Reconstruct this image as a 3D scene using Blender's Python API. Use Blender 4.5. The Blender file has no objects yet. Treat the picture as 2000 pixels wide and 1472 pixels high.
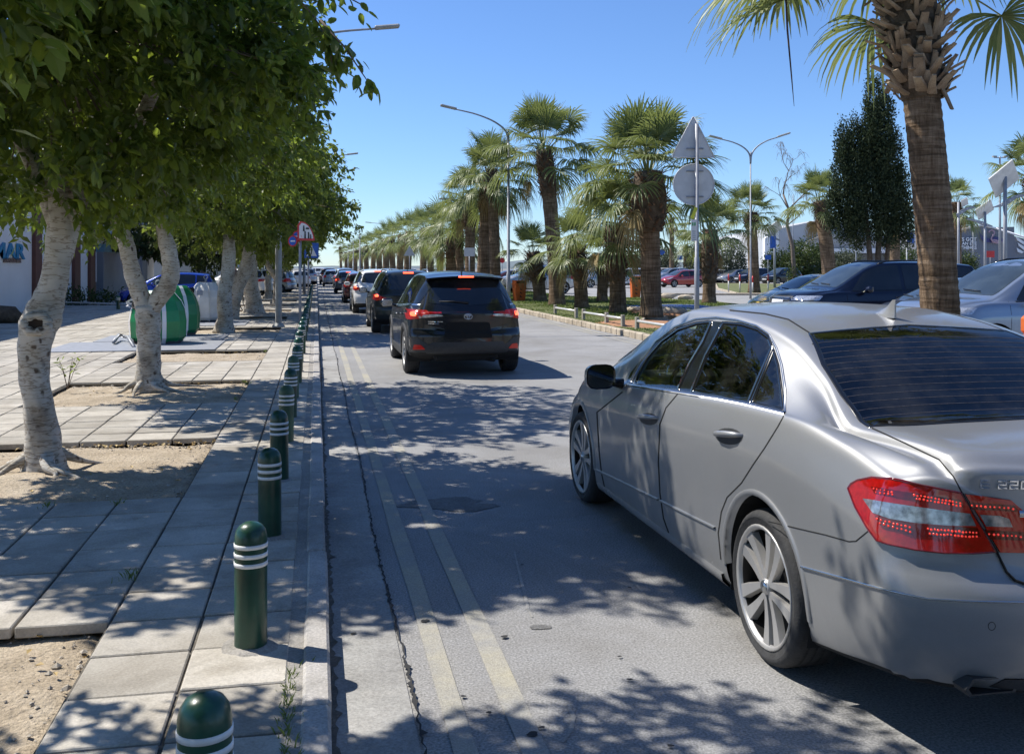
import bpy, bmesh, math, random
import numpy as np
from mathutils import Vector, Matrix
from mathutils.bvhtree import BVHTree
from mathutils.geometry import delaunay_2d_cdt

PI = math.pi
R = math.radians
rng = random.Random(7)
nrng = np.random.RandomState(11)
scene = bpy.context.scene
COL = scene.collection

# ------------------------------------------------------------------ camera, sky, sun, exposure
CAM_H = 1.68
YAW = R(11.37)
cam_data = bpy.data.cameras.new('camera')
cam_data.lens = 34.2
cam_data.sensor_width = 36
cam_data.shift_y = -0.107
cam_data.clip_end = 4000
cam_data.clip_start = 0.05
cam = bpy.data.objects.new('camera', cam_data)
cam.location = (0, 0, CAM_H)
cam.rotation_euler = (R(90), 0, -YAW)
COL.objects.link(cam)
scene.camera = cam

SUN_DIR = Vector((-0.64, 0.43, 1.0)).normalized()      # towards the sun
SUN_EL = math.asin(SUN_DIR.z)
SUN_AZ = math.atan2(SUN_DIR.x, SUN_DIR.y)               # clockwise from +Y
world = bpy.data.worlds.new('World')
scene.world = world
world.use_nodes = True
wn = world.node_tree
for n in list(wn.nodes): wn.nodes.remove(n)
wo = wn.nodes.new('ShaderNodeOutputWorld')
bg = wn.nodes.new('ShaderNodeBackground')
sk = wn.nodes.new('ShaderNodeTexSky')
sk.sky_type = 'NISHITA'
sk.sun_disc = False
sk.sun_elevation = SUN_EL
sk.sun_rotation = SUN_AZ
sk.altitude = 10
sk.air_density = 1.0
sk.dust_density = 0.0
sk.ozone_density = 3.0
bg.inputs['Strength'].default_value = 0.103
hue = wn.nodes.new('ShaderNodeMix'); hue.data_type = 'RGBA'; hue.blend_type = 'MULTIPLY'
hue.inputs[0].default_value = 1.0; hue.inputs[7].default_value = (.69, .88, 1.19, 1)   # a clear, dry sky
wn.links.new(sk.outputs[0], hue.inputs[6]); wn.links.new(hue.outputs[2], bg.inputs[0])
wn.links.new(bg.outputs[0], wo.inputs[0])

sun_data = bpy.data.lights.new('sun', 'SUN')
sun_data.energy = 5.0
sun_data.angle = R(0.53)
sun_data.color = (1.0, 0.955, 0.88)
sun = bpy.data.objects.new('sun', sun_data)
sun.rotation_euler = SUN_DIR.to_track_quat('Z', 'Y').to_euler()
sun.location = (-10, 10, 20)
COL.objects.link(sun)

scene.view_settings.view_transform = 'Standard'
scene.view_settings.look = 'None'
scene.view_settings.exposure = 0.42
scene.view_settings.gamma = 1.0
scene.view_settings.use_curve_mapping = False
scene.render.engine = 'CYCLES'
cy = scene.cycles
cy.max_bounces = 6
cy.diffuse_bounces = 3
cy.glossy_bounces = 3
cy.transmission_bounces = 4
cy.transparent_max_bounces = 8
cy.use_denoising = True

# ------------------------------------------------------------------ helpers
F_PX = 1900.0
CS, SN = math.cos(YAW), math.sin(YAW)
def at(px, py, Z):
    """point of the place seen at photo position (px,py) and depth Z"""
    X = (px - 1000) / F_PX * Z
    return Vector((X * CS + Z * SN, -X * SN + Z * CS, CAM_H - (py - 522) / F_PX * Z))
def gp(px, py, z=0.0):
    return at(px, py, (CAM_H - z) * F_PX / (py - 522))

def pchip(pts, x):
    xs = [p[0] for p in pts]; ys = [p[1] for p in pts]
    n = len(xs)
    h = [xs[i+1] - xs[i] for i in range(n-1)]
    d = [(ys[i+1] - ys[i]) / h[i] for i in range(n-1)]
    m = [0.0] * n
    m[0] = d[0]; m[-1] = d[-1]
    for i in range(1, n-1):
        if d[i-1] * d[i] <= 0: m[i] = 0
        else:
            w1 = 2*h[i] + h[i-1]; w2 = h[i] + 2*h[i-1]
            m[i] = (w1 + w2) / (w1/d[i-1] + w2/d[i])
    x = min(max(x, xs[0]), xs[-1])
    i = 0
    while i < n-2 and x > xs[i+1]: i += 1
    t = (x - xs[i]) / h[i]
    return ((2*t**3 - 3*t**2 + 1)*ys[i] + (t**3 - 2*t**2 + t)*h[i]*m[i]
            + (-2*t**3 + 3*t**2)*ys[i+1] + (t**3 - t**2)*h[i]*m[i+1])

def catmull(P, k):
    """P list of 2/3-tuples -> dense list passing through them (centripetal)"""
    P = [np.array(p, float) for p in P]
    P = [2*P[0] - P[1]] + P + [2*P[-1] - P[-2]]
    out = []
    for i in range(1, len(P)-2):
        p0, p1, p2, p3 = P[i-1], P[i], P[i+1], P[i+2]
        def tj(ti, a, b): return ti + max(1e-4, np.linalg.norm(b-a))**0.5
        t0 = 0; t1 = tj(t0, p0, p1); t2 = tj(t1, p1, p2); t3 = tj(t2, p2, p3)
        for j in range(k):
            t = t1 + (t2 - t1) * j / k
            A1 = (t1-t)/(t1-t0)*p0 + (t-t0)/(t1-t0)*p1
            A2 = (t2-t)/(t2-t1)*p1 + (t-t1)/(t2-t1)*p2
            A3 = (t3-t)/(t3-t2)*p2 + (t-t2)/(t3-t2)*p3
            B1 = (t2-t)/(t2-t0)*A1 + (t-t0)/(t2-t0)*A2
            B2 = (t3-t)/(t3-t1)*A2 + (t-t1)/(t3-t1)*A3
            out.append((t2-t)/(t2-t1)*B1 + (t-t1)/(t2-t1)*B2)
    out.append(P[-2])
    return out

class MB:
    """collects shapes; build() links them as ONE mesh object"""
    def __init__(s): s.v = []; s.f = []; s.m = []; s.sm = []
    def add(s, vs, fs, mi=0, smooth=False, mtx=None):
        o = len(s.v)
        if mtx is not None: vs = [mtx @ Vector(v) for v in vs]
        s.v += [tuple(v) for v in vs]
        for f in fs:
            s.f.append(tuple(i + o for i in f)); s.m.append(mi); s.sm.append(smooth)
        return s
    def box(s, c, d, mi=0, rot=None, bev=0.0):
        x, y, z = d[0]/2, d[1]/2, d[2]/2
        M = Matrix.Translation(Vector(c))
        if rot is not None:
            M = M @ (rot if isinstance(rot, Matrix) else Matrix.Rotation(rot, 4, 'Z'))
        if bev <= 0:
            vs = [(a*x, b*y, e*z) for e in (-1, 1) for b in (-1, 1) for a in (-1, 1)]
            fs = [(0,2,3,1), (4,5,7,6), (0,1,5,4), (2,6,7,3), (0,4,6,2), (1,3,7,5)]
            return s.add(vs, fs, mi, False, M)
        b = min(bev, x*.9, y*.9, z*.9)
        vs = []
        for zz, i in ((-z, b), (-z+b, 0), (z-b, 0), (z, b)):
            for (a, e) in ((-x+i, -y+i+ (b if not i else 0)), (-x+i+(b if not i else 0), -y+i), (x-i-(b if not i else 0), -y+i), (x-i, -y+i+(b if not i else 0)),
                           (x-i, y-i-(b if not i else 0)), (x-i-(b if not i else 0), y-i), (-x+i+(b if not i else 0), y-i), (-x+i, y-i-(b if not i else 0))):
                vs.append((a, e, zz))
        fs = []
        for k in range(3):
            for j in range(8):
                a = k*8 + j; c2 = k*8 + (j+1) % 8
                fs.append((a, c2, c2+8, a+8))
        fs.append(tuple(range(7, -1, -1))); fs.append(tuple(range(24, 32)))
        return s.add(vs, fs, mi, False, M)
    def tube(s, pts, rad, seg=8, mi=0, smooth=True, caps=True, noise=None, squash=None):
        pts = [Vector(p) for p in pts]
        if not hasattr(rad, '__len__'): rad = [rad] * len(pts)
        vs = []; n = len(pts); up = None
        for i, p in enumerate(pts):
            t = (pts[min(i+1, n-1)] - pts[max(i-1, 0)]).normalized()
            if up is None:
                a = Vector((0, 0, 1)) if abs(t.z) < .9 else Vector((1, 0, 0))
                up = (a - t * a.dot(t)).normalized()
            else: up = (up - t * up.dot(t)).normalized()
            si = t.cross(up)
            for j in range(seg):
                an = 2 * PI * j / seg
                r = rad[i] * (noise(i, j) if noise else 1)
                vs.append(p + (up * math.cos(an) + si * math.sin(an)) * r)
        fs = []
        for i in range(n-1):
            for j in range(seg):
                a = i*seg + j; b = i*seg + (j+1) % seg
                fs.append((a, b, b+seg, a+seg))
        if caps:
            fs.append(tuple(range(seg-1, -1, -1))); fs.append(tuple(range((n-1)*seg, n*seg)))
        return s.add(vs, fs, mi, smooth)
    def cyl(s, a, b, r, seg=12, mi=0, r2=None, smooth=True):
        return s.tube([a, b], [r, r if r2 is None else r2], seg, mi, smooth)
    def lathe(s, prof, seg=20, mi=0, M=None, smooth=True, closed=False):
        vs = []
        for r, z in prof:
            for j in range(seg):
                a = 2*PI*j/seg; vs.append((r*math.cos(a), r*math.sin(a), z))
        fs = []; n = len(prof)
        for i in range(n if closed else n-1):
            for j in range(seg):
                a = i*seg+j; b = i*seg+(j+1) % seg
                k = (i+1) % n
                fs.append((a, b, k*seg+(j+1) % seg, k*seg+j))
        return s.add(vs, fs, mi, smooth, M)
    def prism(s, poly, d, mi=0, M=None, smooth=False):
        """poly in local xy, extruded 0..d along z"""
        n = len(poly)
        vs = [(x, y, 0) for x, y in poly] + [(x, y, d) for x, y in poly]
        fs = [tuple(range(n-1, -1, -1)), tuple(range(n, 2*n))] + [(i, (i+1) % n, n+(i+1) % n, n+i) for i in range(n)]
        return s.add(vs, fs, mi, smooth, M)
    def mesh(s, name, mats):
        me = bpy.data.meshes.new(name)
        me.from_pydata(s.v, [], s.f)
        for m in (mats if isinstance(mats, (list, tuple)) else [mats]): me.materials.append(m)
        me.polygons.foreach_set('material_index', s.m)
        me.polygons.foreach_set('use_smooth', s.sm)
        me.update()
        return me
    def build(s, name, mats, parent=None, loc=None, angle=None):
        me = s.mesh(name, mats)
        if angle: smooth_angle(me, angle)
        return link(name, me, parent, loc)

def smooth_angle(me, deg):
    bm = bmesh.new(); bm.from_mesh(me)
    bmesh.ops.recalc_face_normals(bm, faces=bm.faces)
    for e in bm.edges:
        if len(e.link_faces) == 2: e.smooth = e.calc_face_angle(0) < R(deg)
    for f in bm.faces: f.smooth = True
    bm.to_mesh(me); bm.free()

def link(name, me, parent=None, loc=None, rz=0.0):
    o = bpy.data.objects.new(name, me)
    COL.objects.link(o)
    if parent is not None: o.parent = parent
    if loc is not None: o.location = loc
    if rz: o.rotation_euler = (0, 0, rz)
    return o

def tag(o, label=None, cat=None, group=None, kind=None):
    if label: o['label'] = label
    if cat: o['category'] = cat
    if group: o['group'] = group
    if kind: o['kind'] = kind
    return o

def thing(name, label, cat, loc=(0, 0, 0), rz=0.0, group=None):
    o = bpy.data.objects.new(name, None)
    COL.objects.link(o)
    o.empty_display_size = 0.3
    o.location = loc; o.rotation_euler = (0, 0, rz)
    return tag(o, label, cat, group)

def dup(root, loc, rz=0.0, label=None, group=None, scale=None):
    r = root.copy(); COL.objects.link(r)
    r.location = loc; r.rotation_euler = (0, 0, rz)
    if scale: r.scale = scale if hasattr(scale, '__len__') else (scale,)*3
    if label: r['label'] = label
    if group: r['group'] = group
    for ch in root.children:
        c = ch.copy(); COL.objects.link(c); c.parent = r
        for g in ch.children:
            d = g.copy(); COL.objects.link(d); d.parent = c
    return r

def npmesh(name, verts, faces, mats, cols=None, smooth=False):
    """faces: int array (n,3) or (n,4)"""
    me = bpy.data.meshes.new(name)
    nv = len(verts); nf, k = faces.shape
    me.vertices.add(nv); me.vertices.foreach_set('co', np.asarray(verts, np.float32).ravel())
    me.loops.add(nf*k); me.loops.foreach_set('vertex_index', faces.astype(np.int32).ravel())
    me.polygons.add(nf)
    me.polygons.foreach_set('loop_start', np.arange(0, nf*k, k, dtype=np.int32))
    me.polygons.foreach_set('use_smooth', np.full(nf, smooth, bool))
    if cols is not None:
        ca = me.color_attributes.new('tint', 'FLOAT_COLOR', 'POINT')
        c4 = np.ones((nv, 4), np.float32); c4[:, :3] = cols
        ca.data.foreach_set('color', c4.ravel())
    for m in (mats if isinstance(mats, (list, tuple)) else [mats]): me.materials.append(m)
    me.update(calc_edges=True)
    return me

# ------------------------------------------------------------------ materials
def newmat(name):
    m = bpy.data.materials.new(name); m.use_nodes = True
    nt = m.node_tree
    b = nt.nodes['Principled BSDF']
    return m, nt, b
def rgba(c): return (c[0], c[1], c[2], 1)
def node(nt, t, **kw):
    n = nt.nodes.new(t)
    for k, v in kw.items():
        if hasattr(n, k): setattr(n, k, v)
        else: n.inputs[k].default_value = v
    return n
def tc(nt, scale=(1, 1, 1), kind='Object'):
    t = nt.nodes.new('ShaderNodeTexCoord'); mp = nt.nodes.new('ShaderNodeMapping')
    mp.inputs['Scale'].default_value = scale
    nt.links.new(t.outputs[kind], mp.inputs[0])
    return mp.outputs[0]
def noise(nt, vec, scale, detail=4, rough=.55, dist=0):
    n = node(nt, 'ShaderNodeTexNoise', Scale=scale, Detail=detail, Roughness=rough, Distortion=dist)
    nt.links.new(vec, n.inputs['Vector'])
    return n.outputs['Fac']
def ramp(nt, fac, stops):
    r = nt.nodes.new('ShaderNodeValToRGB')
    e = r.color_ramp.elements
    while len(e) < len(stops): e.new(.5)
    for el, (p, c) in zip(e, stops):
        el.position = p; el.color = c if len(c) == 4 else rgba(c)
    nt.links.new(fac, r.inputs[0])
    return r.outputs[0]
def mixc(nt, fac, a, b, mode='MIX'):
    m = nt.nodes.new('ShaderNodeMix'); m.data_type = 'RGBA'; m.blend_type = mode
    for i, x in ((0, fac), (6, a), (7, b)):
        if hasattr(x, 'is_linked'): nt.links.new(x, m.inputs[i])
        else: m.inputs[i].default_value = x if i == 0 else rgba(x)
    return m.outputs[2]
def bump(nt, b, h, strength=.3, dist=.01):
    n = node(nt, 'ShaderNodeBump', Strength=strength, Distance=dist)
    nt.links.new(h, n.inputs['Height']); nt.links.new(n.outputs[0], b.inputs['Normal'])
    return n

def simple(name, c, rough=.6, metal=0.0, var=.18, scale=6, bmp=0.0, bscale=60, coat=0.0, spec=None):
    m, nt, b = newmat(name)
    b.inputs['Roughness'].default_value = rough
    b.inputs['Metallic'].default_value = metal
    if coat: b.inputs['Coat Weight'].default_value = coat; b.inputs['Coat Roughness'].default_value = .04
    if spec is not None: b.inputs['Specular IOR Level'].default_value = spec
    v = tc(nt)
    f = noise(nt, v, scale, 5)
    lo = tuple(x*(1-var) for x in c); hi = tuple(min(1, x*(1+var)) for x in c)
    nt.links.new(ramp(nt, f, [(.3, lo), (.7, hi)]), b.inputs['Base Color'])
    if bmp: bump(nt, b, noise(nt, v, bscale, 3), bmp, .01)
    return m

def paint(name, c, metal=.0, rough=.3, dirt=.08):
    m, nt, b = newmat(name)
    v = tc(nt)
    f = noise(nt, v, 1.7, 6, .6)
    col = mixc(nt, ramp(nt, f, [(.45, (0,0,0)), (.75, (dirt*2,)*3)]), c, (.36, .33, .28))
    nt.links.new(col, b.inputs['Base Color'])
    b.inputs['Metallic'].default_value = metal
    b.inputs['Roughness'].default_value = rough
    b.inputs['Coat Weight'].default_value = .3 if max(c) < .06 else 1.0
    b.inputs['Coat Roughness'].default_value = .03
    return m

def emis(name, c, strength, base=None):
    m, nt, b = newmat(name)
    b.inputs['Base Color'].default_value = rgba(base or c)
    b.inputs['Emission Color'].default_value = rgba(c)
    b.inputs['Emission Strength'].default_value = strength
    b.inputs['Roughness'].default_value = .2
    return m

def leafmat(name, a, b_, trans, tmul=.35, rough=.45, spec=.4):
    """two-tone by the per-leaf 'tint' attribute, with light passing through"""
    m, nt, b = newmat(name)
    at_ = node(nt, 'ShaderNodeAttribute', attribute_name='tint')
    sep = nt.nodes.new('ShaderNodeSeparateColor'); nt.links.new(at_.outputs['Color'], sep.inputs[0])
    col = mixc(nt, sep.outputs[0], a, b_)
    nt.links.new(col, b.inputs['Base Color'])
    b.inputs['Roughness'].default_value = rough
    b.inputs['Specular IOR Level'].default_value = spec
    tr = nt.nodes.new('ShaderNodeBsdfTranslucent')
    tcol = mixc(nt, .55, col, trans)
    nt.links.new(tcol, tr.inputs[0])
    mx = nt.nodes.new('ShaderNodeMixShader'); mx.inputs[0].default_value = tmul
    nt.links.new(b.outputs[0], mx.inputs[1]); nt.links.new(tr.outputs[0], mx.inputs[2])
    nt.links.new(mx.outputs[0], nt.nodes['Material Output'].inputs[0])
    return m

def tex2(name, stops, scale, rough=.85, bmp=.4, bscale=40, bdist=.01, sc=(1,1,1), fine=(.75, 1.2), fscale=90, detail=6, stains=0.0):
    """stone / concrete / bark like surface: ramp of coarse noise times fine grain"""
    m, nt, b = newmat(name)
    v = tc(nt, sc)
    if stains:
        gp_ = nt.nodes.new('ShaderNodeNewGeometry'); v = gp_.outputs['Position']      # so that no two pieces wear alike
    f = noise(nt, v, scale, detail, .6, .3)
    g = noise(nt, v, fscale, 3, .6)
    c1 = ramp(nt, f, stops)
    c2 = ramp(nt, g, [(.3, (fine[0],)*3), (.7, (fine[1],)*3)])
    cc = mixc(nt, 1.0, c1, c2, 'MULTIPLY')
    if stains:
        s1 = ramp(nt, noise(nt, v, .9, 7, .7, .8), [(.36, (1-stains, 1-stains*1.08, 1-stains*1.2)), (.56, (1, 1, 1))])
        s2 = ramp(nt, noise(nt, v, 5.5, 5, .7, .5), [(.30, (1-stains*.8,)*3), (.42, (1, 1, 1))])
        cc = mixc(nt, 1.0, mixc(nt, 1.0, cc, s1, 'MULTIPLY'), s2, 'MULTIPLY')
    nt.links.new(cc, b.inputs['Base Color'])
    b.inputs['Roughness'].default_value = rough
    b.inputs['Specular IOR Level'].default_value = .25
    bump(nt, b, noise(nt, v, bscale, 5, .65), bmp, bdist)
    return m

M = {}
M['asphalt'] = tex2('asphalt', [(.3, (0.245,0.239,0.228)), (.5, (0.283,0.280,0.275)), (.72, (0.348,0.337,0.318))], .35, .85, .5, 160, .006, fine=(.55, 1.42), fscale=95, stains=.16)
M['asphalt_far'] = tex2('asphalt_far', [(.3, (0.247,0.247,0.240)), (.7, (0.338,0.332,0.319))], .3, .9, .3, 60, .006)
M['asphalt_patch'] = tex2('asphalt_patch', [(.3, (.14,.138,.133)), (.7, (.20,.197,.19))], 5, .8, .8, 90, .01, fine=(.6,1.3))
M['gutter'] = tex2('gutter', [(.3, (0.264,0.258,0.246)), (.55, (0.348,0.342,0.324)), (.75, (0.408,0.396,0.372))], 2.2, .9, .5, 70, .006, stains=0.18)
M['slab'] = tex2('slab', [(.25, (0.360,0.336,0.300)), (.5, (0.480,0.450,0.402)), (.75, (0.564,0.528,0.480))], 1.6, .9, .35, 90, .004, fine=(.85,1.12))
def slab_variants():
    out = []
    for i, k in enumerate((.86, .95, 1.0, 1.08)):
        out.append(tex2('slab_tone', [(.25, (.33*k,.303*k,.258*k)), (.5, (.455*k,.42*k,.36*k)), (.78, (.56*k,.52*k,.455*k))], 2.3+.3*i, .9, .4, 80, .004, fine=(.82,1.13), stains=.26))
    return out
M['slabs'] = slab_variants()
M['kerb'] = tex2('kerb', [(.3, (0.333,0.322,0.299)), (.55, (0.437,0.414,0.385)), (.8, (0.517,0.494,0.460))], 3, .9, .5, 60, .006, stains=0.25)
M['kerb_tan'] = tex2('kerb_tan', [(.3, (.38,.32,.24)), (.55, (.50,.43,.33)), (.8, (.58,.51,.41))], 4, .9, .5, 50, .008, stains=0.2)
M['mortar'] = tex2('mortar', [(.3, (0.275,0.259,0.231)), (.7, (0.418,0.391,0.352))], 6, .95, .8, 50, .01, stains=0.2)
M['joint'] = tex2('joint', [(.3, (.10,.09,.075)), (.7, (.19,.17,.14))], 9, .95, .8, 60, .01)
M['dirt'] = tex2('dirt', [(.25, (.30,.24,.165)), (.5, (.44,.36,.26)), (.75, (.54,.46,.35))], 3.5, .95, .9, 35, .025, fine=(.7,1.2), fscale=60)
M['red_dirt'] = tex2('red_dirt', [(.3, (.30,.15,.08)), (.7, (.42,.24,.14))], 4, .95, .7, 40, .02)
M['pebble'] = tex2('pebble', [(.3, (.33,.28,.22)), (.7, (.55,.50,.42))], 8, .9, .3, 40)
M['dryleaf'] = simple('dryleaf', (.42,.30,.12), .7)
M['crackdark'] = simple('crackdark', (.03,.03,.03), .95)
M['turf'] = tex2('turf', [(.3, (.10,.12,.045)), (.55, (.155,.17,.07)), (.8, (.28,.26,.13))], 2.5, .95, .8, 60, .03, fine=(.6,1.3), fscale=50)
M['ground'] = tex2('ground', [(.3, (.20,.195,.185)), (.7, (.27,.26,.24))], .05, .95, .2, 10)
def road_paint(name, c, thr):
    m, nt, b = newmat(name)
    v = tc(nt)
    f = noise(nt, v, 26, 6, .75)
    g = noise(nt, v, 3.0, 3)
    mm = nt.nodes.new('ShaderNodeMath'); mm.operation = 'ADD'
    nt.links.new(f, mm.inputs[0]); nt.links.new(g, mm.inputs[1])
    fac = ramp(nt, mm.outputs[0], [(thr-.08, (0,0,0)), (thr+.1, (1,1,1))])
    fac = mixc(nt, 1.0, fac, ramp(nt, noise(nt, v, 1.1, 6, .7), [(.40, (.12,.12,.12)), (.62, (.95,.95,.95))]), 'MULTIPLY')
    grain = ramp(nt, noise(nt, v, 130, 3), [(.3, (.75,)*3), (.7, (1.2,)*3)])
    col = mixc(nt, 1.0, mixc(nt, fac, (.28,.277,.27), c), grain, 'MULTIPLY')
    nt.links.new(col, b.inputs['Base Color']); b.inputs['Roughness'].default_value = .85
    bump(nt, b, noise(nt, v, 160, 4), .5, .006)
    return m
M['yellow_line'] = road_paint('yellow_line', (.40,.365,.27), .58)
M['white_line'] = road_paint('white_line', (.6,.6,.57), .46)
M['blue_paint'] = road_paint('blue_paint', (.03,.13,.42), .40)

def bark_ficus():
    m, nt, b = newmat('bark_ficus')
    v = tc(nt)
    f = noise(nt, v, 3.2, 6, .6)
    base = ramp(nt, f, [(.30, (.22,.185,.14)), (.45, (.43,.39,.32)), (.7, (.60,.565,.50))])
    vo = node(nt, 'ShaderNodeTexVoronoi', Scale=13.0); vo.feature = 'F1'
    mp = tc(nt, (1, 1, .8)); nn = node(nt, 'ShaderNodeTexNoise', Scale=7.0)
    nt.links.new(mp, nn.inputs['Vector'])
    mv = nt.nodes.new('ShaderNodeMix'); mv.data_type = 'VECTOR'; mv.inputs[0].default_value = .12
    nt.links.new(mp, mv.inputs[4]); nt.links.new(nn.outputs['Color'], mv.inputs[5])
    nt.links.new(mv.outputs[1], vo.inputs['Vector'])
    sp = ramp(nt, vo.outputs['Distance'], [(.16, (.95,.95,.95)), (.28, (0,0,0))])
    big = ramp(nt, noise(nt, v, 5, 2), [(.42, (0,0,0)), (.52, (1,1,1))])
    fac = mixc(nt, 1.0, sp, big, 'MULTIPLY')
    col = mixc(nt, fac, base, (.10,.07,.05))
    wr = nt.nodes.new('ShaderNodeTexNoise'); wr.inputs['Scale'].default_value = 9; wr.inputs['Detail'].default_value = 8
    nt.links.new(tc(nt, (.6, .6, 3.2)), wr.inputs['Vector'])
    lines = ramp(nt, wr.outputs['Fac'], [(.46, (1,1,1)), (.5, (.42,.36,.30)), (.54, (1,1,1))])
    col = mixc(nt, .9, col, mixc(nt, 1.0, col, lines, 'MULTIPLY'))
    nt.links.new(col, b.inputs['Base Color']); b.inputs['Roughness'].default_value = .9
    bump(nt, b, wr.outputs['Fac'], .55, .012)
    return m
M['bark'] = bark_ficus()
M['bark_dark'] = tex2('bark_dark', [(.3, (.06,.045,.03)), (.7, (.16,.12,.085))], 6, .95, .9, 30, .02)
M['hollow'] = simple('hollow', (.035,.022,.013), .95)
def palm_bark():
    m, nt, b = newmat('palm_bark')
    v1 = tc(nt, (1, 1, 14)); v2 = tc(nt, (9, 9, 1.2))
    f = noise(nt, v1, 1.6, 6, .7, .5); g = noise(nt, v2, 2.2, 5, .7)
    h = noise(nt, tc(nt), 1.3, 3)
    c = ramp(nt, f, [(.3, (.09,.065,.042)), (.5, (.22,.165,.115)), (.72, (.38,.30,.22))])
    d = ramp(nt, g, [(.35, (.55,.5,.45)), (.65, (1.15,1.12,1.1))])
    e = ramp(nt, h, [(.35, (.75,.7,.65)), (.7, (1.12,1.1,1.05))])
    nt.links.new(mixc(nt, 1, mixc(nt, 1.0, c, d, 'MULTIPLY'), e, 'MULTIPLY'), b.inputs['Base Color'])
    b.inputs['Roughness'].default_value = .95; b.inputs['Specular IOR Level'].default_value = .15
    mm = nt.nodes.new('ShaderNodeMath'); mm.operation = 'ADD'
    nt.links.new(f, mm.inputs[0]); nt.links.new(g, mm.inputs[1])
    bump(nt, b, mm.outputs[0], .9, .03)
    return m
M['palm_bark'] = palm_bark()
M['boot'] = tex2('boot', [(.3, (.12,.08,.045)), (.5, (.26,.185,.12)), (.75, (.42,.33,.23))], 3, .9, .6, 14, .01, sc=(1,1,1))
M['boot_dark'] = tex2('boot_dark', [(.3, (.05,.028,.016)), (.55, (.13,.075,.045)), (.8, (.26,.17,.11))], 3, .9, .6, 14, .01)
M['fic_leaf'] = leafmat('fic_leaf', (.026,.052,.015), (.125,.170,.036), (.46,.60,.06), .44, .42, .4)
M['fic_leaf_far'] = leafmat('fic_leaf_far', (.038,.064,.017), (.150,.185,.048), (.44,.55,.06), .40, .5, .3)
M['frond'] = leafmat('frond', (.085,.125,.038), (.27,.295,.12), (.38,.44,.10), .30, .42, .4)
M['frond_dead'] = leafmat('frond_dead', (.30,.22,.10), (.42,.34,.18), (.4,.3,.12), .2, .7, .3)
M['cypress'] = leafmat('cypress', (.022,.036,.018), (.075,.095,.042), (.08,.12,.04), .10, .7, .2)
M['bush'] = leafmat('bush', (.03,.055,.015), (.085,.11,.035), (.14,.2,.03), .2, .6, .3)
M['olive'] = leafmat('olive', (.07,.085,.05), (.15,.165,.11), (.16,.2,.08), .15, .6, .3)
M['twig'] = simple('twig', (.17,.13,.10), .9)
M['grassblade'] = leafmat('grassblade', (.09,.14,.035), (.24,.27,.09), (.2,.28,.04), .3, .6, .3)

M['bollard_green'] = simple('bollard_green', (.010,.060,.034), .34, 0, .45, 5, .2, 22, coat=.12)
M['bollard_worn'] = simple('bollard_worn', (.055,.115,.06), .5, 0, .4, 5, .15, 30)
M['band_white'] = simple('band_white', (.74,.74,.72), .5, 0, .12, 20)
M['galv'] = simple('galv', (.30,.31,.33), .55, .25, .15, 8)
M['alu'] = simple('alu', (.60,.60,.60), .5, .08, .1, 5)
M['pole_grey'] = simple('pole_grey', (.33,.34,.33), .6, .2, .18, 5, .1)
M['rail_metal'] = simple('rail_metal', (.62,.61,.58), .4, .4, .1, 5)
M['postwood'] = simple('postwood', (.33,.30,.25), .7, .1, .2, 5)
M['white_plastic'] = simple('white_plastic', (.70,.70,.70), .45, 0, .08, 3)
M['dirty_white'] = simple('dirty_white', (.62,.61,.58), .6, 0, .15, 3)
M['igloo_green'] = simple('igloo_green', (.012,.20,.065), .38, 0, .25, 2)
M['orange'] = simple('orange', (.62,.13,.02), .5, 0, .2, 4)
M['mirror_glass'] = simple('mirror_glass', (.10,.11,.12), .05, 1.0, .05)
M['black'] = simple('black', (.012,.012,.013), .5)
M['rubber'] = simple('rubber', (.028,.028,.029), .8, 0, .3, 20, .3, 90)
M['tread'] = simple('tread', (.022,.022,.023), .9, 0, .3, 30, .8, 60)
M['black_gloss'] = simple('black_gloss', (.008,.008,.009), .12, 0, .1, 4)
M['plastic_dark'] = simple('plastic_dark', (.03,.031,.033), .55, 0, .2, 20, .15, 200)
M['chrome'] = simple('chrome', (.78,.79,.80), .12, 1.0, .03)
M['satin_alu'] = simple('satin_alu', (.42,.425,.43), .22, .95, .05)
M['rim'] = simple('rim', (.44,.43,.415), .40, .55, .12, 5)
M['rim_dark'] = simple('rim_dark', (.018,.018,.018), .5, .4, .2, 5)
M['underbody'] = simple('underbody', (.012,.012,.012), .9)
M['fabric'] = simple('fabric', (.035,.034,.033), .9, 0, .2, 30)
M['brown_metal'] = simple('brown_metal', (.13,.05,.035), .6, 0, .15, 3)
M['wall_white'] = tex2('wall_white', [(.3, (.76,.76,.77)), (.7, (.84,.84,.85))], .7, .9, .1, 30)
M['wall_grey'] = tex2('wall_grey', [(.3, (.33,.34,.37)), (.7, (.40,.41,.44))], .7, .9, .1, 30)
M['sign_blue'] = simple('sign_blue', (.015,.10,.45), .4)
M['sign_red'] = simple('sign_red', (.55,.03,.03), .4)
M['skin'] = simple('skin', (.42,.25,.17), .6)
M['cloth_brown'] = simple('cloth_brown', (.17,.13,.10), .9)
M['cloth_dark'] = simple('cloth_dark', (.018,.022,.035), .9)
M['hair'] = simple('hair', (.02,.015,.012), .8)
M['hills'] = simple('hills', (.12,.15,.16), .95, 0, .15, .02)

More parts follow.
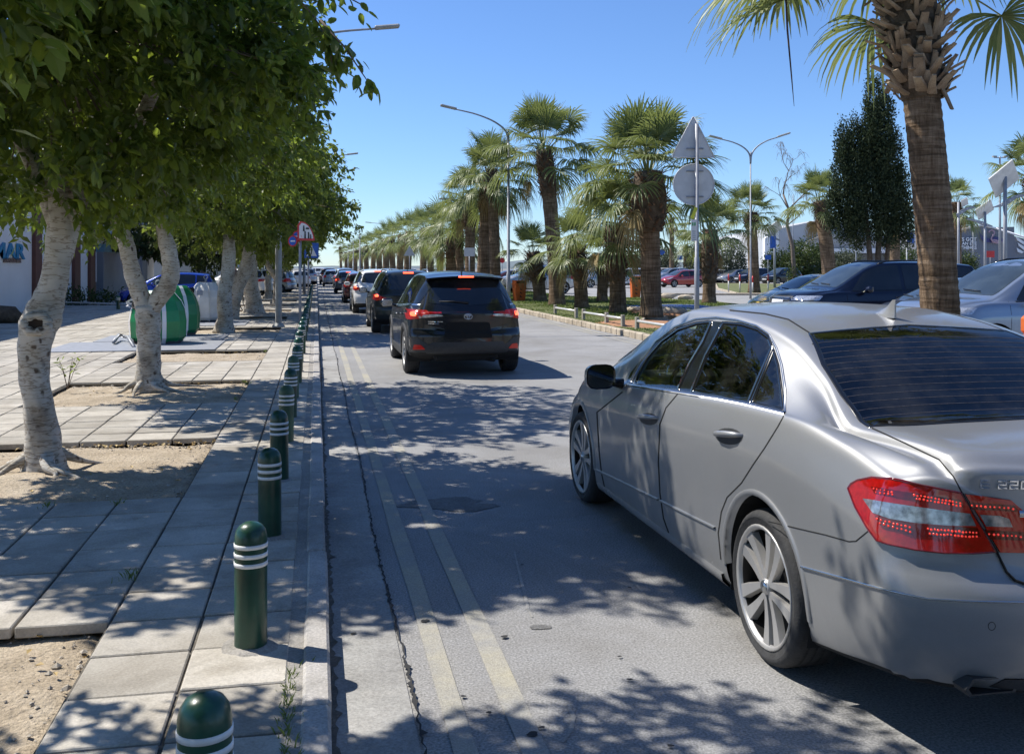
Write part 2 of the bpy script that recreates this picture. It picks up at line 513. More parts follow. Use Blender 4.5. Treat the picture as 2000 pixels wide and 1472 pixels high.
def glass_dark(name, tint=(.01,.012,.014), rough=.02):
    m, nt, b = newmat(name)
    f = noise(nt, tc(nt), 2.5, 5)
    nt.links.new(ramp(nt, f, [(.4, tint), (.8, tuple(t*1.8+.004 for t in tint))]), b.inputs['Base Color'])
    b.inputs['Roughness'].default_value = rough
    b.inputs['Specular IOR Level'].default_value = .75
    return m
M['glass_dark'] = glass_dark('glass_dark')
M['glass_car'] = glass_dark('glass_car', (.03,.04,.045))
def glass_thin(name, tint, dust=.03):
    m, nt, b = newmat(name)
    out = nt.nodes['Material Output']
    tr = nt.nodes.new('ShaderNodeBsdfTransparent'); tr.inputs[0].default_value = rgba(tint)
    gl = nt.nodes.new('ShaderNodeBsdfGlossy'); gl.inputs['Roughness'].default_value = .01
    fr = node(nt, 'ShaderNodeFresnel', IOR=1.6)
    mx = nt.nodes.new('ShaderNodeMixShader')
    nt.links.new(fr.outputs[0], mx.inputs[0]); nt.links.new(tr.outputs[0], mx.inputs[1]); nt.links.new(gl.outputs[0], mx.inputs[2])
    di = nt.nodes.new('ShaderNodeBsdfDiffuse'); di.inputs[0].default_value = (.5,.48,.42,1)
    mx2 = nt.nodes.new('ShaderNodeMixShader')
    nt.links.new(ramp(nt, noise(nt, tc(nt), 3.5, 6, .7), [(.45, (0,0,0)), (.8, (dust,)*3)]), mx2.inputs[0])
    nt.links.new(mx.outputs[0], mx2.inputs[1]); nt.links.new(di.outputs[0], mx2.inputs[2])
    nt.links.new(mx2.outputs[0], out.inputs[0])
    return m
M['glass_front'] = glass_thin('glass_front', (.72,.84,.74), .05)
M['glass_tint'] = glass_thin('glass_tint', (.13,.14,.14), .04)
M['glass_rear'] = glass_thin('glass_rear', (.07,.08,.09), .045)
M['glass_wind'] = glass_thin('glass_wind', (.72,.80,.76), .03)
# ------------------------------------------------------------------ car builder
def inpoly(p, poly):
    x, y = p; c = False; n = len(poly); j = n-1
    for i in range(n):
        xi, yi = poly[i]; xj, yj = poly[j]
        if (yi > y) != (yj > y) and x < (xj-xi)*(y-yi)/(yj-yi)+xi: c = not c
        j = i
    return c
def resample(poly, step, closed=True):
    out = []; n = len(poly)
    for i in range(n if closed else n-1):
        a = poly[i]; b = poly[(i+1) % n]
        L = math.hypot(b[0]-a[0], b[1]-a[1]); k = max(1, int(math.ceil(L/step)))
        for j in range(k): out.append((a[0]+(b[0]-a[0])*j/k, a[1]+(b[1]-a[1])*j/k))
    if not closed: out.append(tuple(poly[-1]))
    return out
def rounded(poly, r, k=3):
    """round the corners of a closed 2D polygon"""
    out = []; n = len(poly)
    for i in range(n):
        p = Vector(poly[i]); a = Vector(poly[i-1]); b = Vector(poly[(i+1) % n])
        rr = min(r, (a-p).length*.45, (b-p).length*.45)
        s = p + (a-p).normalized()*rr; e = p + (b-p).normalized()*rr
        for j in range(k+1):
            t = j/k
            out.append(tuple(s*(1-t)**2 + p*2*t*(1-t) + e*t*t))
    return out

class Car:
    """loft of a car body; y=0 rear axle, +y forward, x=0 centre, z=0 road"""
    def __init__(s, P, dense=1.0):
        s.P = P; s.dense = dense
        s.build_body()
    def section(s, y):
        P = s.P
        W = P['W'] * pchip(P['plan'], y)
        zb = pchip(P['bot'], y); zt = pchip(P['top'], y); be = pchip(P['belt'], y)
        Wb = W * P.get('wbelt', .945)
        Wr = pchip(P['rail'], y); cr = pchip(P['crown'], y)
        zr = zt - cr
        zr = max(zr, be + .012)
        be = min(be, zr - .01)
        sh = P.get('shoulder', .17)
        if Wr > Wb - .05: Wr = Wb - .05
        b0 = Wb - .028
        bow = P.get('bow', .018) * min(1, max(0, (zr-be)/.3))
        mid = (b0*.5 + Wr*.5 + bow, be*.5 + zr*.5)
        q = [(0, zb), (W*.80, zb), (W*.945, zb+.02), (W*.982, zb+.10), (W, max(zb+.2, be-.42)),
             (W*1.0, be-sh-.05), (W*P.get('crease', .992), be-sh), (W*.972, be-sh*.45), (Wb, be), (b0, be+.012),
             mid, (Wr+.022, zr-.035), (Wr-.012, zr+.002), (Wr*.62, zr+cr*.66), (0, zt)]
        return q
    def build_body(s):
        P = s.P; yr, yf = P['ends']
        ns = int(150*s.dense)
        ys = []
        for i in range(ns+1):
            t = i/ns
            t = t - .09*math.sin(2*PI*t)/1.0*.9      # denser near both ends
            ys.append(yr + (yf-yr)*t)
        ks = max(2, int(4*s.dense))
        rings = []
        for y in ys:
            half = catmull(s.section(y), ks)
            rings.append([(p[0], y, p[1]) for p in half] + [(-p[0], y, p[1]) for p in half[-2:0:-1]])
        m = len(rings[0])
        def cap(ring, y, sg):
            out = []
            zm = P.get('capz', .62)
            for sc, dy in ((.995, .012), (.975, .028), (.93, .036), (.8, .04), (.6, .042), (.35, .043), (.002, .043)):
                out.append([(p[0]*sc, y+sg*dy, zm+(p[2]-zm)*sc) for p in ring])
            return out
        rings = cap(rings[0], ys[0], -1)[::-1] + rings + cap(rings[-1], ys[-1], 1)
        V = np.array(rings)                                     # (n, m, 3)
        # bend the two ends: plan corner sweep and the upright profile of tail and nose
        Wd = P['W']
        for sg, y0, A, pw, prof, ramp_ in ((-1, ys[0], *P['tail']), (1, ys[-1], *P['nose'])):
            d = (V[:, :, 1]-y0)*(-sg)                        # distance inwards from that end
            w = np.clip(1 - d/ramp_, 0, 1); w = w*w*(3-2*w)
            zz = V[:, :, 2]
            B = np.interp(zz, [q[0] for q in prof], [q[1] for q in prof])
            cx = np.minimum(np.abs(V[:, :, 0])/Wd, 1.0)
            V[:, :, 1] += -sg * w * (A*cx**pw + B)
        n = V.shape[0]
        s.n, s.m = n, m
        verts = V.reshape(-1, 3)
        # wheel arches: drop cells inside, snap the rim of the hole to the circle
        ra = P['arch']; keep = np.ones((n-1, m), bool)
        for yc in (0.0, P['wb']):
            dy = V[:, :, 1]-yc; dz = V[:, :, 2]-P['wheel']-.01
            rr = np.hypot(dy, dz)
            side = (np.abs(V[:, :, 0]) > Wd*.55) & (V[:, :, 2] < P['wheel']+ra+.15)
            inside = (rr < ra) & side
            i2 = np.roll(inside, -1, axis=1)
            allin = inside[:-1] & inside[1:] & i2[:-1] & i2[1:]
            keep &= ~allin
            # snap the inside vertices that still belong to a kept face
            K = np.zeros((n, m), bool)
            kf = ~allin
            K[:-1] |= kf; K[1:] |= kf; kr = np.roll(kf, 1, axis=1); K[:-1] |= kr; K[1:] |= kr
            sn = inside & K
            f = np.where(sn, ra/np.maximum(rr, 1e-4), 1.0)
            V[:, :, 1] = yc + dy*f; V[:, :, 2] = P['wheel']+.01 + dz*f
        zbot = np.array([pchip(P['bot'], float(np.clip(v, ys[0], ys[-1]))) for v in V[:, 0, 1]])
        V[:, :, 2] = np.maximum(V[:, :, 2], np.minimum(zbot[:, None], V[:, :, 2].min(axis=1, keepdims=True)+.5)-.0)
        verts = V.reshape(-1, 3)
        faces = []; fc = []
        full = []
        for i in range(n-1):
            for j in range(m):
                q = (i*m+j, i*m+(j+1) % m, (i+1)*m+(j+1) % m, (i+1)*m+j)
                full.append(q)
                if keep[i, j]: faces.append(q)
        faces.append(tuple(range(m))); faces.append(tuple(range((n-1)*m+m-1, (n-1)*m-1, -1)))
        s.verts = [tuple(v) for v in verts]; s.faces = faces
        nm = np.zeros((len(verts), 3))
        va = verts
        for q in full:
            a, b, c, d = (va[k] for k in q)
            nr = np.cross(c-a, d-b)
            for k in q: nm[k] += nr
        nm /= np.maximum(np.linalg.norm(nm, axis=1), 1e-9)[:, None]
        # outward
        if nm[(n//2)*m + m//4][0] < 0: nm = -nm; s.flip = True
        else: s.flip = False
        s.nrm = nm
        s.bvh = BVHTree.FromPolygons(s.verts, full)
        s.full = full
    def hit(s, o, d):
        loc, nr, idx, dist = s.bvh.ray_cast(Vector(o), Vector(d))
        if loc is None: return None
        q = s.full[idx]; N = Vector((0, 0, 0))
        for k in q:
            w = 1/((Vector(s.verts[k])-loc).length + 1e-4); N += Vector(s.nrm[k])*w
        N.normalize()
        if N.dot(Vector(d)) > 0 and abs(N.dot(Vector(d))) > .2: N = -N
        return loc, N
    # 2D -> ray
    def ray(s, kind, p, mir=1):
        if kind == 'side': return (mir*-3, p[0], p[1]), (mir, 0, 0)       # mir=1: the left (-x) side
        if kind == 'rear': return (mir*p[0], -5, p[1]), (0, 1, 0)
        if kind == 'front': return (mir*p[0], 8, p[1]), (0, -1, 0)
        if kind == 'top': return (mir*p[0], p[1], 4), (0, 0, -1)
        if kind == 'cam':                                                 # p = photo px
            w = at(p[0], p[1], 1.0) - Vector((0, 0, CAM_H))
            o = Vector((0, 0, CAM_H)) - Vector(s.world)
            w = w.normalized()
            return (mir*o.x, o.y, o.z), (mir*w.x, w.y, w.z)
    def patch(s, kind, outline, step=.03, off=.003, thick=.01, mir=1, hole=None):
        """a shell lying on the body inside the outline; returns MB-like (verts, faces, normals)"""
        ol = resample(outline, step)
        pts = [Vector(p) for p in ol]; n = len(pts)
        edges = [(i, (i+1) % n) for i in range(n)]
        xs = [p[0] for p in ol]; ys_ = [p[1] for p in ol]
        gx = min(xs)+step*.5
        while gx < max(xs):
            gy = min(ys_)+step*.5
            while gy < max(ys_):
                if inpoly((gx, gy), outline):
                    if min((gx-q[0])**2+(gy-q[1])**2 for q in ol) > (step*.45)**2: pts.append(Vector((gx, gy)))
                gy += step
            gx += step
        if not edges: return None
        r = delaunay_2d_cdt(pts, edges, [], 1, 1e-6)
        v2, tris = r[0], r[2]
        V = []; N = []; ok = {}
        for i, p in enumerate(v2):
            o, d = s.ray(kind, p, mir)
            h = s.hit(o, d)
            if h is None: continue
            ok[i] = len(V); V.append(h[0]+h[1]*off); N.append(h[1])
        F = []
        vd = Vector(s.ray(kind, v2[0], mir)[1])
        for t in tris:
            if all(i in ok for i in t):
                f = [ok[i] for i in t]
                a, b, c = (V[i] for i in f)
                if (b-a).cross(c-a).dot(N[f[0]]) < 0: f = f[::-1]
                F.append(tuple(f))
        # rim
        bound = {}
        for f in F:
            for i in range(len(f)):
                e = (f[i], f[(i+1) % len(f)])
                if (e[1], e[0]) in bound: del bound[(e[1], e[0])]
                else: bound[e] = 1
        if thick:
            for a, b in bound:
                k = len(V)
                A, B = V[a], V[b]
                C, D = A-N[a]*thick, B-N[b]*thick
                rn = (B-A).cross(D-A)
                rn = rn.normalized() if rn.length > 1e-9 else N[a]
                V += [A.copy(), B.copy(), D, C]; N += [rn]*4
                F.append((k+3, k+2, k+1, k))
        return V, F, N
    def part(s, name, mat, parent, pieces, joined=False):
        """one object per piece; joined only for what is too small to pick apart"""
        pieces = [p for p in pieces if p is not None]
        groups = [pieces] if joined else [[p] for p in pieces]
        o_ = None
        for g in groups:
            V = []; F = []; N = []
            for pc in g:
                o = len(V); V += pc[0]; N += pc[2]; F += [tuple(i+o for i in f) for f in pc[1]]
            if not F: continue
            me = bpy.data.meshes.new(name)
            me.from_pydata([tuple(v) for v in V], [], F)
            for m in (mat if isinstance(mat, (list, tuple)) else [mat]): me.materials.append(m)
            me.polygons.foreach_set('use_smooth', [True]*len(F))
            me.update()
            me.normals_split_custom_set_from_vertices([tuple(x) for x in N])
            q = link(name, me, parent)
            if joined: q['kind'] = 'stuff'
            if o_ is None: o_ = q
        return o_
    def ribbon(s, kind, line, width, off=.004, thick=.008, mir=1, closed=False, step=.03, shift=0.0):
        """a raised strip along a 2D line on the body"""
        ln = resample(line, step, closed); n = len(ln)
        rows = []
        for i, p in enumerate(ln):
            a = ln[(i-1) % n] if (closed or i > 0) else ln[i]
            b = ln[(i+1) % n] if (closed or i < n-1) else ln[i]
            t = Vector((b[0]-a[0], b[1]-a[1]))
            if t.length < 1e-9: t = Vector((1, 0))
            t.normalize(); q = Vector((-t.y, t.x))
            row = []
            for e in (-.5, 0, .5):
                pp = Vector(p) + q*(width*e + shift)
                h = s.hit(*s.ray(kind, pp, mir))
                if h is None: row = None; break
                row.append(h)
            rows.append(row)
        V = []; N = []; F = []
        idx = []
        for row in rows:
            if row is None: idx.append(None); continue
            k = len(V); idx.append(k)
            (l0, n0), (l1, n1), (l2, n2) = row
            w = (l2-l0).normalized() if (l2-l0).length > 1e-9 else Vector((0, 0, 1))
            V += [l0-n0*thick, l0+n0*off, l1+n1*off*1.3, l2+n2*off, l2-n2*thick]
            N += [(n0-w).normalized(), (n0-w*.6).normalized(), n1, (n2+w*.6).normalized(), (n2+w).normalized()]
        cnt = n if closed else n-1
        for i in range(cnt):
            a, b = idx[i], idx[(i+1) % n]
            if a is None or b is None: continue
            if (V[a+2]-V[b+2]).length > step*6: continue
            for k in range(4):
                f = (a+k, b+k, b+k+1, a+k+1)
                A, B, C = V[f[0]], V[f[1]], V[f[2]]
                if (B-A).cross(C-A).dot(N[a+k]) < 0: f = f[::-1]
                F.append(f)
        return (V, F, N) if F else None
    def both(s, fn, *a, **k):
        return [fn(*a, mir=1, **k), fn(*a, mir=-1, **k)]
    def body_obj(s, name, mats, parent, cuts=(), dark_below=None):
        """cuts: list of (kind, polygon) whose faces are removed"""
        F = []; nv = s.verts
        mi = []
        for q in s.faces:
            if len(q) == 4 and cuts:
                c = sum((Vector(nv[k]) for k in q), Vector())/4
                N = Vector(s.nrm[q[0]])
                drop = False
                for kind, poly in cuts:
                    if kind == 'side' and abs(N.x) > .45 and inpoly((c.y, c.z), poly): drop = True
                    if kind == 'rear' and N.y < -.15 and inpoly((c.x, c.z), poly): drop = True
                    if kind == 'top' and N.z > .15 and c.z > 1.0 and inpoly((c.x, c.y), poly): drop = True
                    if kind == 'front' and N.y > .15 and inpoly((c.x, c.z), poly): drop = True
                if drop: continue
            F.append(q[::-1] if not s.flip else q)
        me = bpy.data.meshes.new(name)
        me.from_pydata(nv, [], F)
        for m in mats: me.materials.append(m)
        me.polygons.foreach_set('use_smooth', [True]*len(F))
        # fix orientation: outward normals
        me.update()
        me.normals_split_custom_set_from_vertices([tuple(x) for x in s.nrm])
        bm = bmesh.new(); bm.from_mesh(me)
        f = max(bm.faces, key=lambda g: g.calc_center_median().x if len(g.verts) == 4 else -9)
        if f.normal.x < 0:
            bmesh.ops.reverse_faces(bm, faces=bm.faces); bm.to_mesh(me)
            me.normals_split_custom_set_from_vertices([tuple(x) for x in s.nrm])
        bm.free()
        if len(mats) > 1:
            zb = dark_below
            for p in me.polygons:
                if p.center.z < zb and p.normal.z < -.5: p.material_index = 1
        o = link(name, me, parent)
        return o

def wheel_meshes(r, w, rr, style, mats, seg=40):
    """tyre, rim meshes; axis along x, outer face towards -x"""
    X = Matrix.Rotation(-PI/2, 4, 'Y')
    t = MB()
    hw = w/2
    prof = [(rr-.012, -hw+.02), (rr+.004, -hw+.004), (rr+.03, -hw), (r-.035, -hw-.004), (r-.012, -hw+.012), (r-.002, -hw+.035), (r, 0), (r-.002, hw-.035), (r-.012, hw-.012), (r-.035, hw+.004), (rr+.02, hw), (rr, hw-.02)]
    t.lathe([(a, -b) for a, b in prof], seg, 0, X)
    for k, (ra, rb) in enumerate(((r-.006, -.055), (r-.005, -.018), (r-.005, .018), (r-.006, .055))):
        t.lathe([(r+.0015, -rb-.004), (r+.0025, -rb+.004)], seg, 1, X)
    tyre = t.mesh('tyre', [mats['rubber'], mats['tread']])
    q = MB()
    of = hw                                      # outer face at +z before rotation -> -x
    q.lathe([(rr-.004, of-.012), (rr+.004, of-.004), (rr-.002, of+.002), (rr-.014, of-.004), (rr-.020, of-.02)], seg, 0, X)
    q.lathe([(rr-.020, of-.02), (rr-.03, of-.10), (rr-.03, -hw)], seg, 1, X)
    q.lathe([(rr-.03, of-.115), (.05, of-.115), (.0, of-.115)], seg, 1, X)
    q.lathe([(.0, of-.010), (.028, of-.010), (.034, of-.016), (.036, of-.05)], 20, 0, X)
    if style == 'twin':
        ns, dbl = 5, True
    elif style == 'turbine': ns, dbl = 10, False
    else: ns, dbl = 5, False
    for i in range(ns):
        a = 2*PI*i/ns
        Rz = X @ Matrix.Rotation(a, 4, 'Z')
        def spoke(c0, c1, w0, w1, z0, z1):
            # c: tangential centre at hub/rim ; curved in 6 steps
            vs = []; fs = []
            K = 6
            for k in range(K+1):
                u = k/K; rad = .026 + (rr-.018-.026)*u
                c = c0 + (c1-c0)*u; ww = w0+(w1-w0)*u**1.5
                z = z0+(z1-z0)*u - .006*math.sin(PI*u)
                vs += [(rad, c-ww, z-.03), (rad, c-ww*.8, z), (rad, c+ww*.8, z), (rad, c+ww, z-.03)]
            for k in range(K):
                b = k*4
                fs += [(b, b+4, b+5, b+1), (b+1, b+5, b+6, b+2), (b+2, b+6, b+7, b+3), (b+3, b+7, b+4, b)]
            q.add(vs, fs, 0, False, Rz)
        if dbl:
            for sg in (-1, 1): spoke(sg*.019, sg*.052, .015, .036, of-.018, of-.010)
        else:
            spoke(0, 0, .022 if ns == 5 else .012, .05 if ns == 5 else .018, of-.018, of-.014)
    rim = q.mesh('rim', [mats['rim'], mats['rim_dark']])
    return tyre, rim

def add_wheels(P, parent, style, rimmat=None):
    mats = dict(rubber=M['rubber'], tread=M['tread'], rim=rimmat or M['rim'], rim_dark=M['rim_dark'])
    tyre, rim = wheel_meshes(P['wheel'], P.get('tw', .235), P.get('rimr', P['wheel']-.085), style, mats)
    hub = MB().lathe([(.0, .004), (.024, .002), (.028, -.004)], 16, 0, Matrix.Rotation(-PI/2, 4, 'Y')).mesh('hub_cap', [M['satin_alu']])
    tx = P['W'] - P.get('tw', .235)/2 - P.get('inset', .02)
    for yc in (0, P['wb']):
        for sg in (-1, 1):
            w = bpy.data.objects.new('wheel', tyre); COL.objects.link(w); w.parent = parent
            w.location = (sg*tx, yc, P['wheel']); w.rotation_euler = (rng.uniform(0, 3), 0, 0 if sg < 0 else PI)
            w.name = 'tyre'
            o = link('rim', rim, w); h = link('hub_cap', hub, w, (-(P.get('tw', .235)/2) + .006, 0, 0))
    # wheel wells
    mb = MB()
    for yc in (0, P['wb']):
        for sg in (-1, 1):
            K = 16; ra = P['arch']+.004
            vs = []; fs = []
            x0 = sg*(P['W']-.03); x1 = sg*(P['W']-.40)
            for k in range(K+1):
                a = PI*(-.12 + 1.24*k/K)
                yy = yc+math.cos(a)*ra; zz = P['wheel']+.01+math.sin(a)*ra
                vs += [(x0, yy, zz), (x1, yy, zz)]
            for k in range(K): fs.append((2*k, 2*k+1, 2*k+3, 2*k+2))
            mb.add(vs, fs)
            mb.add([v for v in vs if v[0] == x1], [tuple(range(K+1))])
    mb.build('wheel_well', [M['underbody']], parent)

def offset_poly(poly, d):
    """inset a polygon by d (towards its centre, simple)"""
    n = len(poly); out = []
    ar = sum(poly[i-1][0]*poly[i][1]-poly[i][0]*poly[i-1][1] for i in range(n))
    sg = 1 if ar > 0 else -1
    for i in range(n):
        p = Vector(poly[i]); a = Vector(poly[i-1]); b = Vector(poly[(i+1) % n])
        t1 = (p-a); t2 = (b-p)
        if t1.length < 1e-9 or t2.length < 1e-9: out.append(tuple(p)); continue
        t1.normalize(); t2.normalize()
        n1 = Vector((-t1.y, t1.x))*sg; n2 = Vector((-t2.y, t2.x))*sg
        nn = n1+n2
        if nn.length < 1e-6: nn = n1
        nn.normalize(); k = max(.4, nn.dot(n1))
        out.append(tuple(p+nn*(d/k)))
    return out
# ------------------------------------------------------------------ the silver saloon in front
def Zf(l): return l
def hero_paint():
    m, nt, b = newmat('silver_paint')
    v = tc(nt)
    f = noise(nt, v, 1.6, 7, .65, .4)
    fl = noise(nt, v, 900, 2)
    base = ramp(nt, fl, [(.3, (.275,.278,.282)), (.7, (.355,.358,.362))])
    geo = nt.nodes.new('ShaderNodeNewGeometry')
    # patchy dirt, darker towards the bottom, where it also paints in shading
    sepz = nt.nodes.new('ShaderNodeSeparateXYZ'); nt.links.new(v, sepz.inputs[0])
    low = ramp(nt, sepz.outputs[2], [(.15, (.95,.95,.95)), (.62, (.30,.30,.30)), (1.0, (.12,.12,.12))])
    patches = ramp(nt, f, [(.38, (.25,.25,.25)), (.68, (1,1,1))])
    dirt = mixc(nt, 1.0, low, patches, 'MULTIPLY')
    nt.links.new(mixc(nt, dirt, base, (.17,.167,.16)), b.inputs['Base Color'])
    mt = nt.nodes.new('ShaderNodeMapRange'); nt.links.new(dirt, mt.inputs[0])
    mt.inputs[3].default_value = .62; mt.inputs[4].default_value = .10
    nt.links.new(mt.outputs[0], b.inputs['Metallic'])
    mr = nt.nodes.new('ShaderNodeMapRange'); nt.links.new(dirt, mr.inputs[0])
    mr.inputs[3].default_value = .43; mr.inputs[4].default_value = .6
    nt.links.new(mr.outputs[0], b.inputs['Roughness'])
    mc = nt.nodes.new('ShaderNodeMapRange'); nt.links.new(dirt, mc.inputs[0])
    mc.inputs[3].default_value = .08; mc.inputs[4].default_value = .35
    b.inputs['Coat Weight'].default_value = .6
    nt.links.new(mc.outputs[0], b.inputs['Coat Roughness'])
    di = nt.nodes.new('ShaderNodeBsdfDiffuse'); di.inputs[0].default_value = (.03,.03,.03,1)
    mx = nt.nodes.new('ShaderNodeMixShader')
    nt.links.new(geo.outputs['Backfacing'], mx.inputs[0])
    nt.links.new(b.outputs[0], mx.inputs[1]); nt.links.new(di.outputs[0], mx.inputs[2])
    nt.links.new(mx.outputs[0], nt.nodes['Material Output'].inputs[0])
    return m
M['hero_paint'] = hero_paint()
def lamp_red(name, base, em):
    m, nt, b = newmat(name)
    f = noise(nt, tc(nt, (60, 60, 60)), 1, 2)
    nt.links.new(ramp(nt, f, [(.35, tuple(c*.7 for c in base)), (.65, base)]), b.inputs['Base Color'])
    b.inputs['Roughness'].default_value = .08; b.inputs['Coat Weight'].default_value = 1
    b.inputs['Emission Color'].default_value = (1, .05, .02, 1); b.inputs['Emission Strength'].default_value = em
    return m
M['lamp_red'] = lamp_red('lamp_red', (.38, .006, .006), .02)
M['lamp_deep'] = lamp_red('lamp_deep', (.16, .004, .004), .0)
M['led_red'] = lamp_red('led_red', (.8, .05, .03), .45)  # slight emission stands in for the sparkle of unlit diodes
M['brake_lit'] = emis('brake_lit', (1.0, .10, .04), 3.2, (.6, .02, .01))
M['brake_glow'] = emis('brake_glow', (1.0, .04, .015), .07, (.25, .006, .006))
M['lamp_clear'] = simple('lamp_clear', (.33, .335, .35), .10, .6, .5, 45)
M['lamp_smoke'] = simple('lamp_smoke', (.10, .09, .09), .12, .2, .3, 60)
M['gap'] = simple('gap', (.006,.006,.006), .9)
M['seal'] = simple('seal', (.008,.008,.008), .14)
M['headlamp'] = simple('headlamp', (.55,.57,.60), .08, .6, .35, 30)
M['amber'] = simple('amber', (.6,.22,.02), .15)

HERO = dict(W=.927, wb=2.90, wheel=.325, arch=.372, ends=(-1.10, 3.78), capz=.60, rimr=.255, tw=.235, inset=.012,
    plan=[(-1.1,.955),(-.6,.985),(0,1.0),(2.6,1.0),(3.2,.985),(3.78,.93)],
    bot=[(-1.1,.27),(-.8,.22),(-.4,.19),(3.2,.17),(3.78,.20)],
    top=[(-1.1,1.02),(-1.04,1.055),(-.75,1.078),(-.46,1.085),(-.28,1.150),(0,1.275),(.30,1.392),(.65,1.455),(1.1,1.485),(1.5,1.478),(1.82,1.425),(2.1,1.335),(2.5,1.155),(2.80,1.02),(3.0,.985),(3.4,.905),(3.65,.83),(3.78,.74)],
    belt=[(-1.1,.945),(-.75,1.015),(-.16,1.060),(.3,1.048),(1.03,1.008),(1.97,.950),(2.5,.915),(3.2,.85),(3.78,.68)],
    rail=[(-1.1,.66),(-.6,.70),(-.4,.715),(-.05,.655),(.3,.625),(.8,.62),(1.3,.62),(1.8,.615),(2.3,.65),(2.75,.72),(3.3,.66),(3.78,.5)],
    crown=[(-1.1,.012),(-.8,.02),(-.46,.03),(.0,.045),(.3,.05),(1.2,.052),(1.8,.052),(2.6,.05),(3.78,.04)],
    tail=(.30, 3.6, [(.2,.13),(.3,.07),(.42,.02),(.55,0),(.63,.008),(.66,.045),(.8,.075),(.93,.095),(1.0,.085),(1.06,.08)], 1.15),
    nose=(.42, 2.4, [(.2,.10),(.35,.02),(.5,0),(.65,.02),(.8,.10),(.9,.2)], .95),
    crease=.995, shoulder=.165, wbelt=.935)
HERO_POS = (2.77, 3.84, 0)
def build_hero():
    t = thing('saloon_car', 'silver grey saloon with red tail lamps, largest car, close at the right', 'car', HERO_POS)
    c = Car(HERO, 1.25); c.world = HERO_POS
    P = HERO
    w1 = [(1239,752),(1246,732),(1264,700),(1292,667),(1324,644),(1361,632),(1390,629),(1374,667),(1347,713),(1324,762),(1278,757)]
    w2 = [(1413,631),(1448,634),(1480,644),(1501,660),(1508,679),(1462,787),(1402,775),(1351,766),(1379,695)]
    w3 = [(1510,684),(1519,713),(1526,764),(1529,800),(1494,794),(1467,788)]
    def yz(poly): 
        out = []
        for p in resample(poly, 12):
            h = c.hit(*c.ray('cam', p))
            if h: out.append((h[0].y, h[0].z))
        return out
    cuts = [('side', offset_poly(yz(w), .012)) for w in (w1, w2, w3)]
    # rear window outline in (x,z)
    le = []
    for p in [(1583,652),(1609,712),(1646,771),(1676,812),(1701,833)]:
        h = c.hit(*c.ray('cam', p))
        if h: le.append((h[0].x, h[0].z))
    zt, zb_ = le[0][1], le[-1][1]
    rt_ = []
    for p in [(2120,630),(2000,631),(1900,632),(1816,634),(1740,638),(1678,643),(1630,647),(1583,652),(1609,712),(1646,771),(1676,812),(1701,833),(1760,831),(1816,828),(1900,823),(2000,817),(2080,812)]:
        h = c.hit(*c.ray('cam', p))
        if h and h[0].x < -.06: rt_.append((h[0].x, h[0].y))
    rwt = rt_ + [(0, rt_[-1][1]-.004)] + [(-x, y) for x, y in rt_[::-1]] + [(0, rt_[0][1]+.004)]
    ws = [(-.70,1.035),(-.60,1.25),(-.545,1.365),(0,1.42),(.545,1.365),(.60,1.25),(.70,1.035),(0,1.055)]
    cuts += [('top', offset_poly(rwt, .012)), ('front', offset_poly(ws, .01))]
    c.body_obj('body', [M['hero_paint'], M['underbody']], t, cuts, .30)
    # glass
    for poly, nm, gm in ((w1, 'front_side_window', 'glass_front'), (w2, 'rear_side_window', 'glass_tint'), (w3, 'quarter_window', 'glass_tint')):
        for mir in (1, -1):
            c.part(nm, M[gm], t, [c.patch('cam', poly, 9, .001, 0, mir)])
    rg = c.part('rear_window', M['glass_rear'], t, [c.patch('top', rwt, .035, .002, 0)])
    c.part('windscreen', M['glass_wind'], t, [c.patch('front', ws, .05, .002, 0)])
    # heater lines in the glass
    pcs = []
    for k in range(13):
        y = -.36+.60*k/13
        xe = .66-.10*k/13
        pcs.append(c.ribbon('top', [(-xe, y+.02), (0, y), (xe, y+.02)], .002, .003, 0, step=.06))
    c.part('heater_line', M['lamp_smoke'], rg, pcs, True)
    # black frames and seals
    pcs = []
    for mir in (1, -1):
        for poly in (w1, w2, w3):
            pcs.append(c.ribbon('cam', poly, 7, .003, .012, mir, True, 6))
        pcs.append(c.patch('cam', [(1388,627),(1415,629),(1381,697),(1352,768),(1322,764),(1349,712),(1376,666)], 8, .002, 0, mir))
        pcs.append(c.patch('cam', [(1236,753),(1244,728),(1262,696),(1254,700),(1232,728),(1222,751)], 8, .002, 0, mir))
        pcs.append(c.patch('cam', [(1508,676),(1514,684),(1470,790),(1460,788)], 8, .003, 0, mir))
    c.part('window_frame', M['seal'], t, pcs)
    c.part('rear_window_seal', M['seal'], t, [c.ribbon('top', rwt, .022, .003, .004, 1, True, .03), c.ribbon('front', ws, .035, .003, .006, 1, True, .04)])
    # chrome round the side windows
    dlo = [(1226,753),(1278,760),(1330,768),(1430,783),(1532,807),(1534,760),(1527,712),(1517,680),(1503,655),(1478,638),(1440,627),(1400,622),(1360,625),(1318,640),(1282,668),(1250,712)]
    belt = [(1224,752),(1278,759),(1330,767),(1402,778),(1467,791),(1532,807)]
    c.part('belt_trim', M['satin_alu'], t, c.both(c.ribbon, 'cam', belt, 6.5, .006, .01, step=7))
    top = [(1533,806),(1534,760),(1527,712),(1517,680),(1503,654),(1478,637),(1440,626),(1400,621),(1360,624),(1318,639),(1282,667),(1250,711),(1230,748)]
    c.part('window_trim', M['satin_alu'], t, c.both(c.ribbon, 'cam', top, 4.0, .005, .01, step=6))
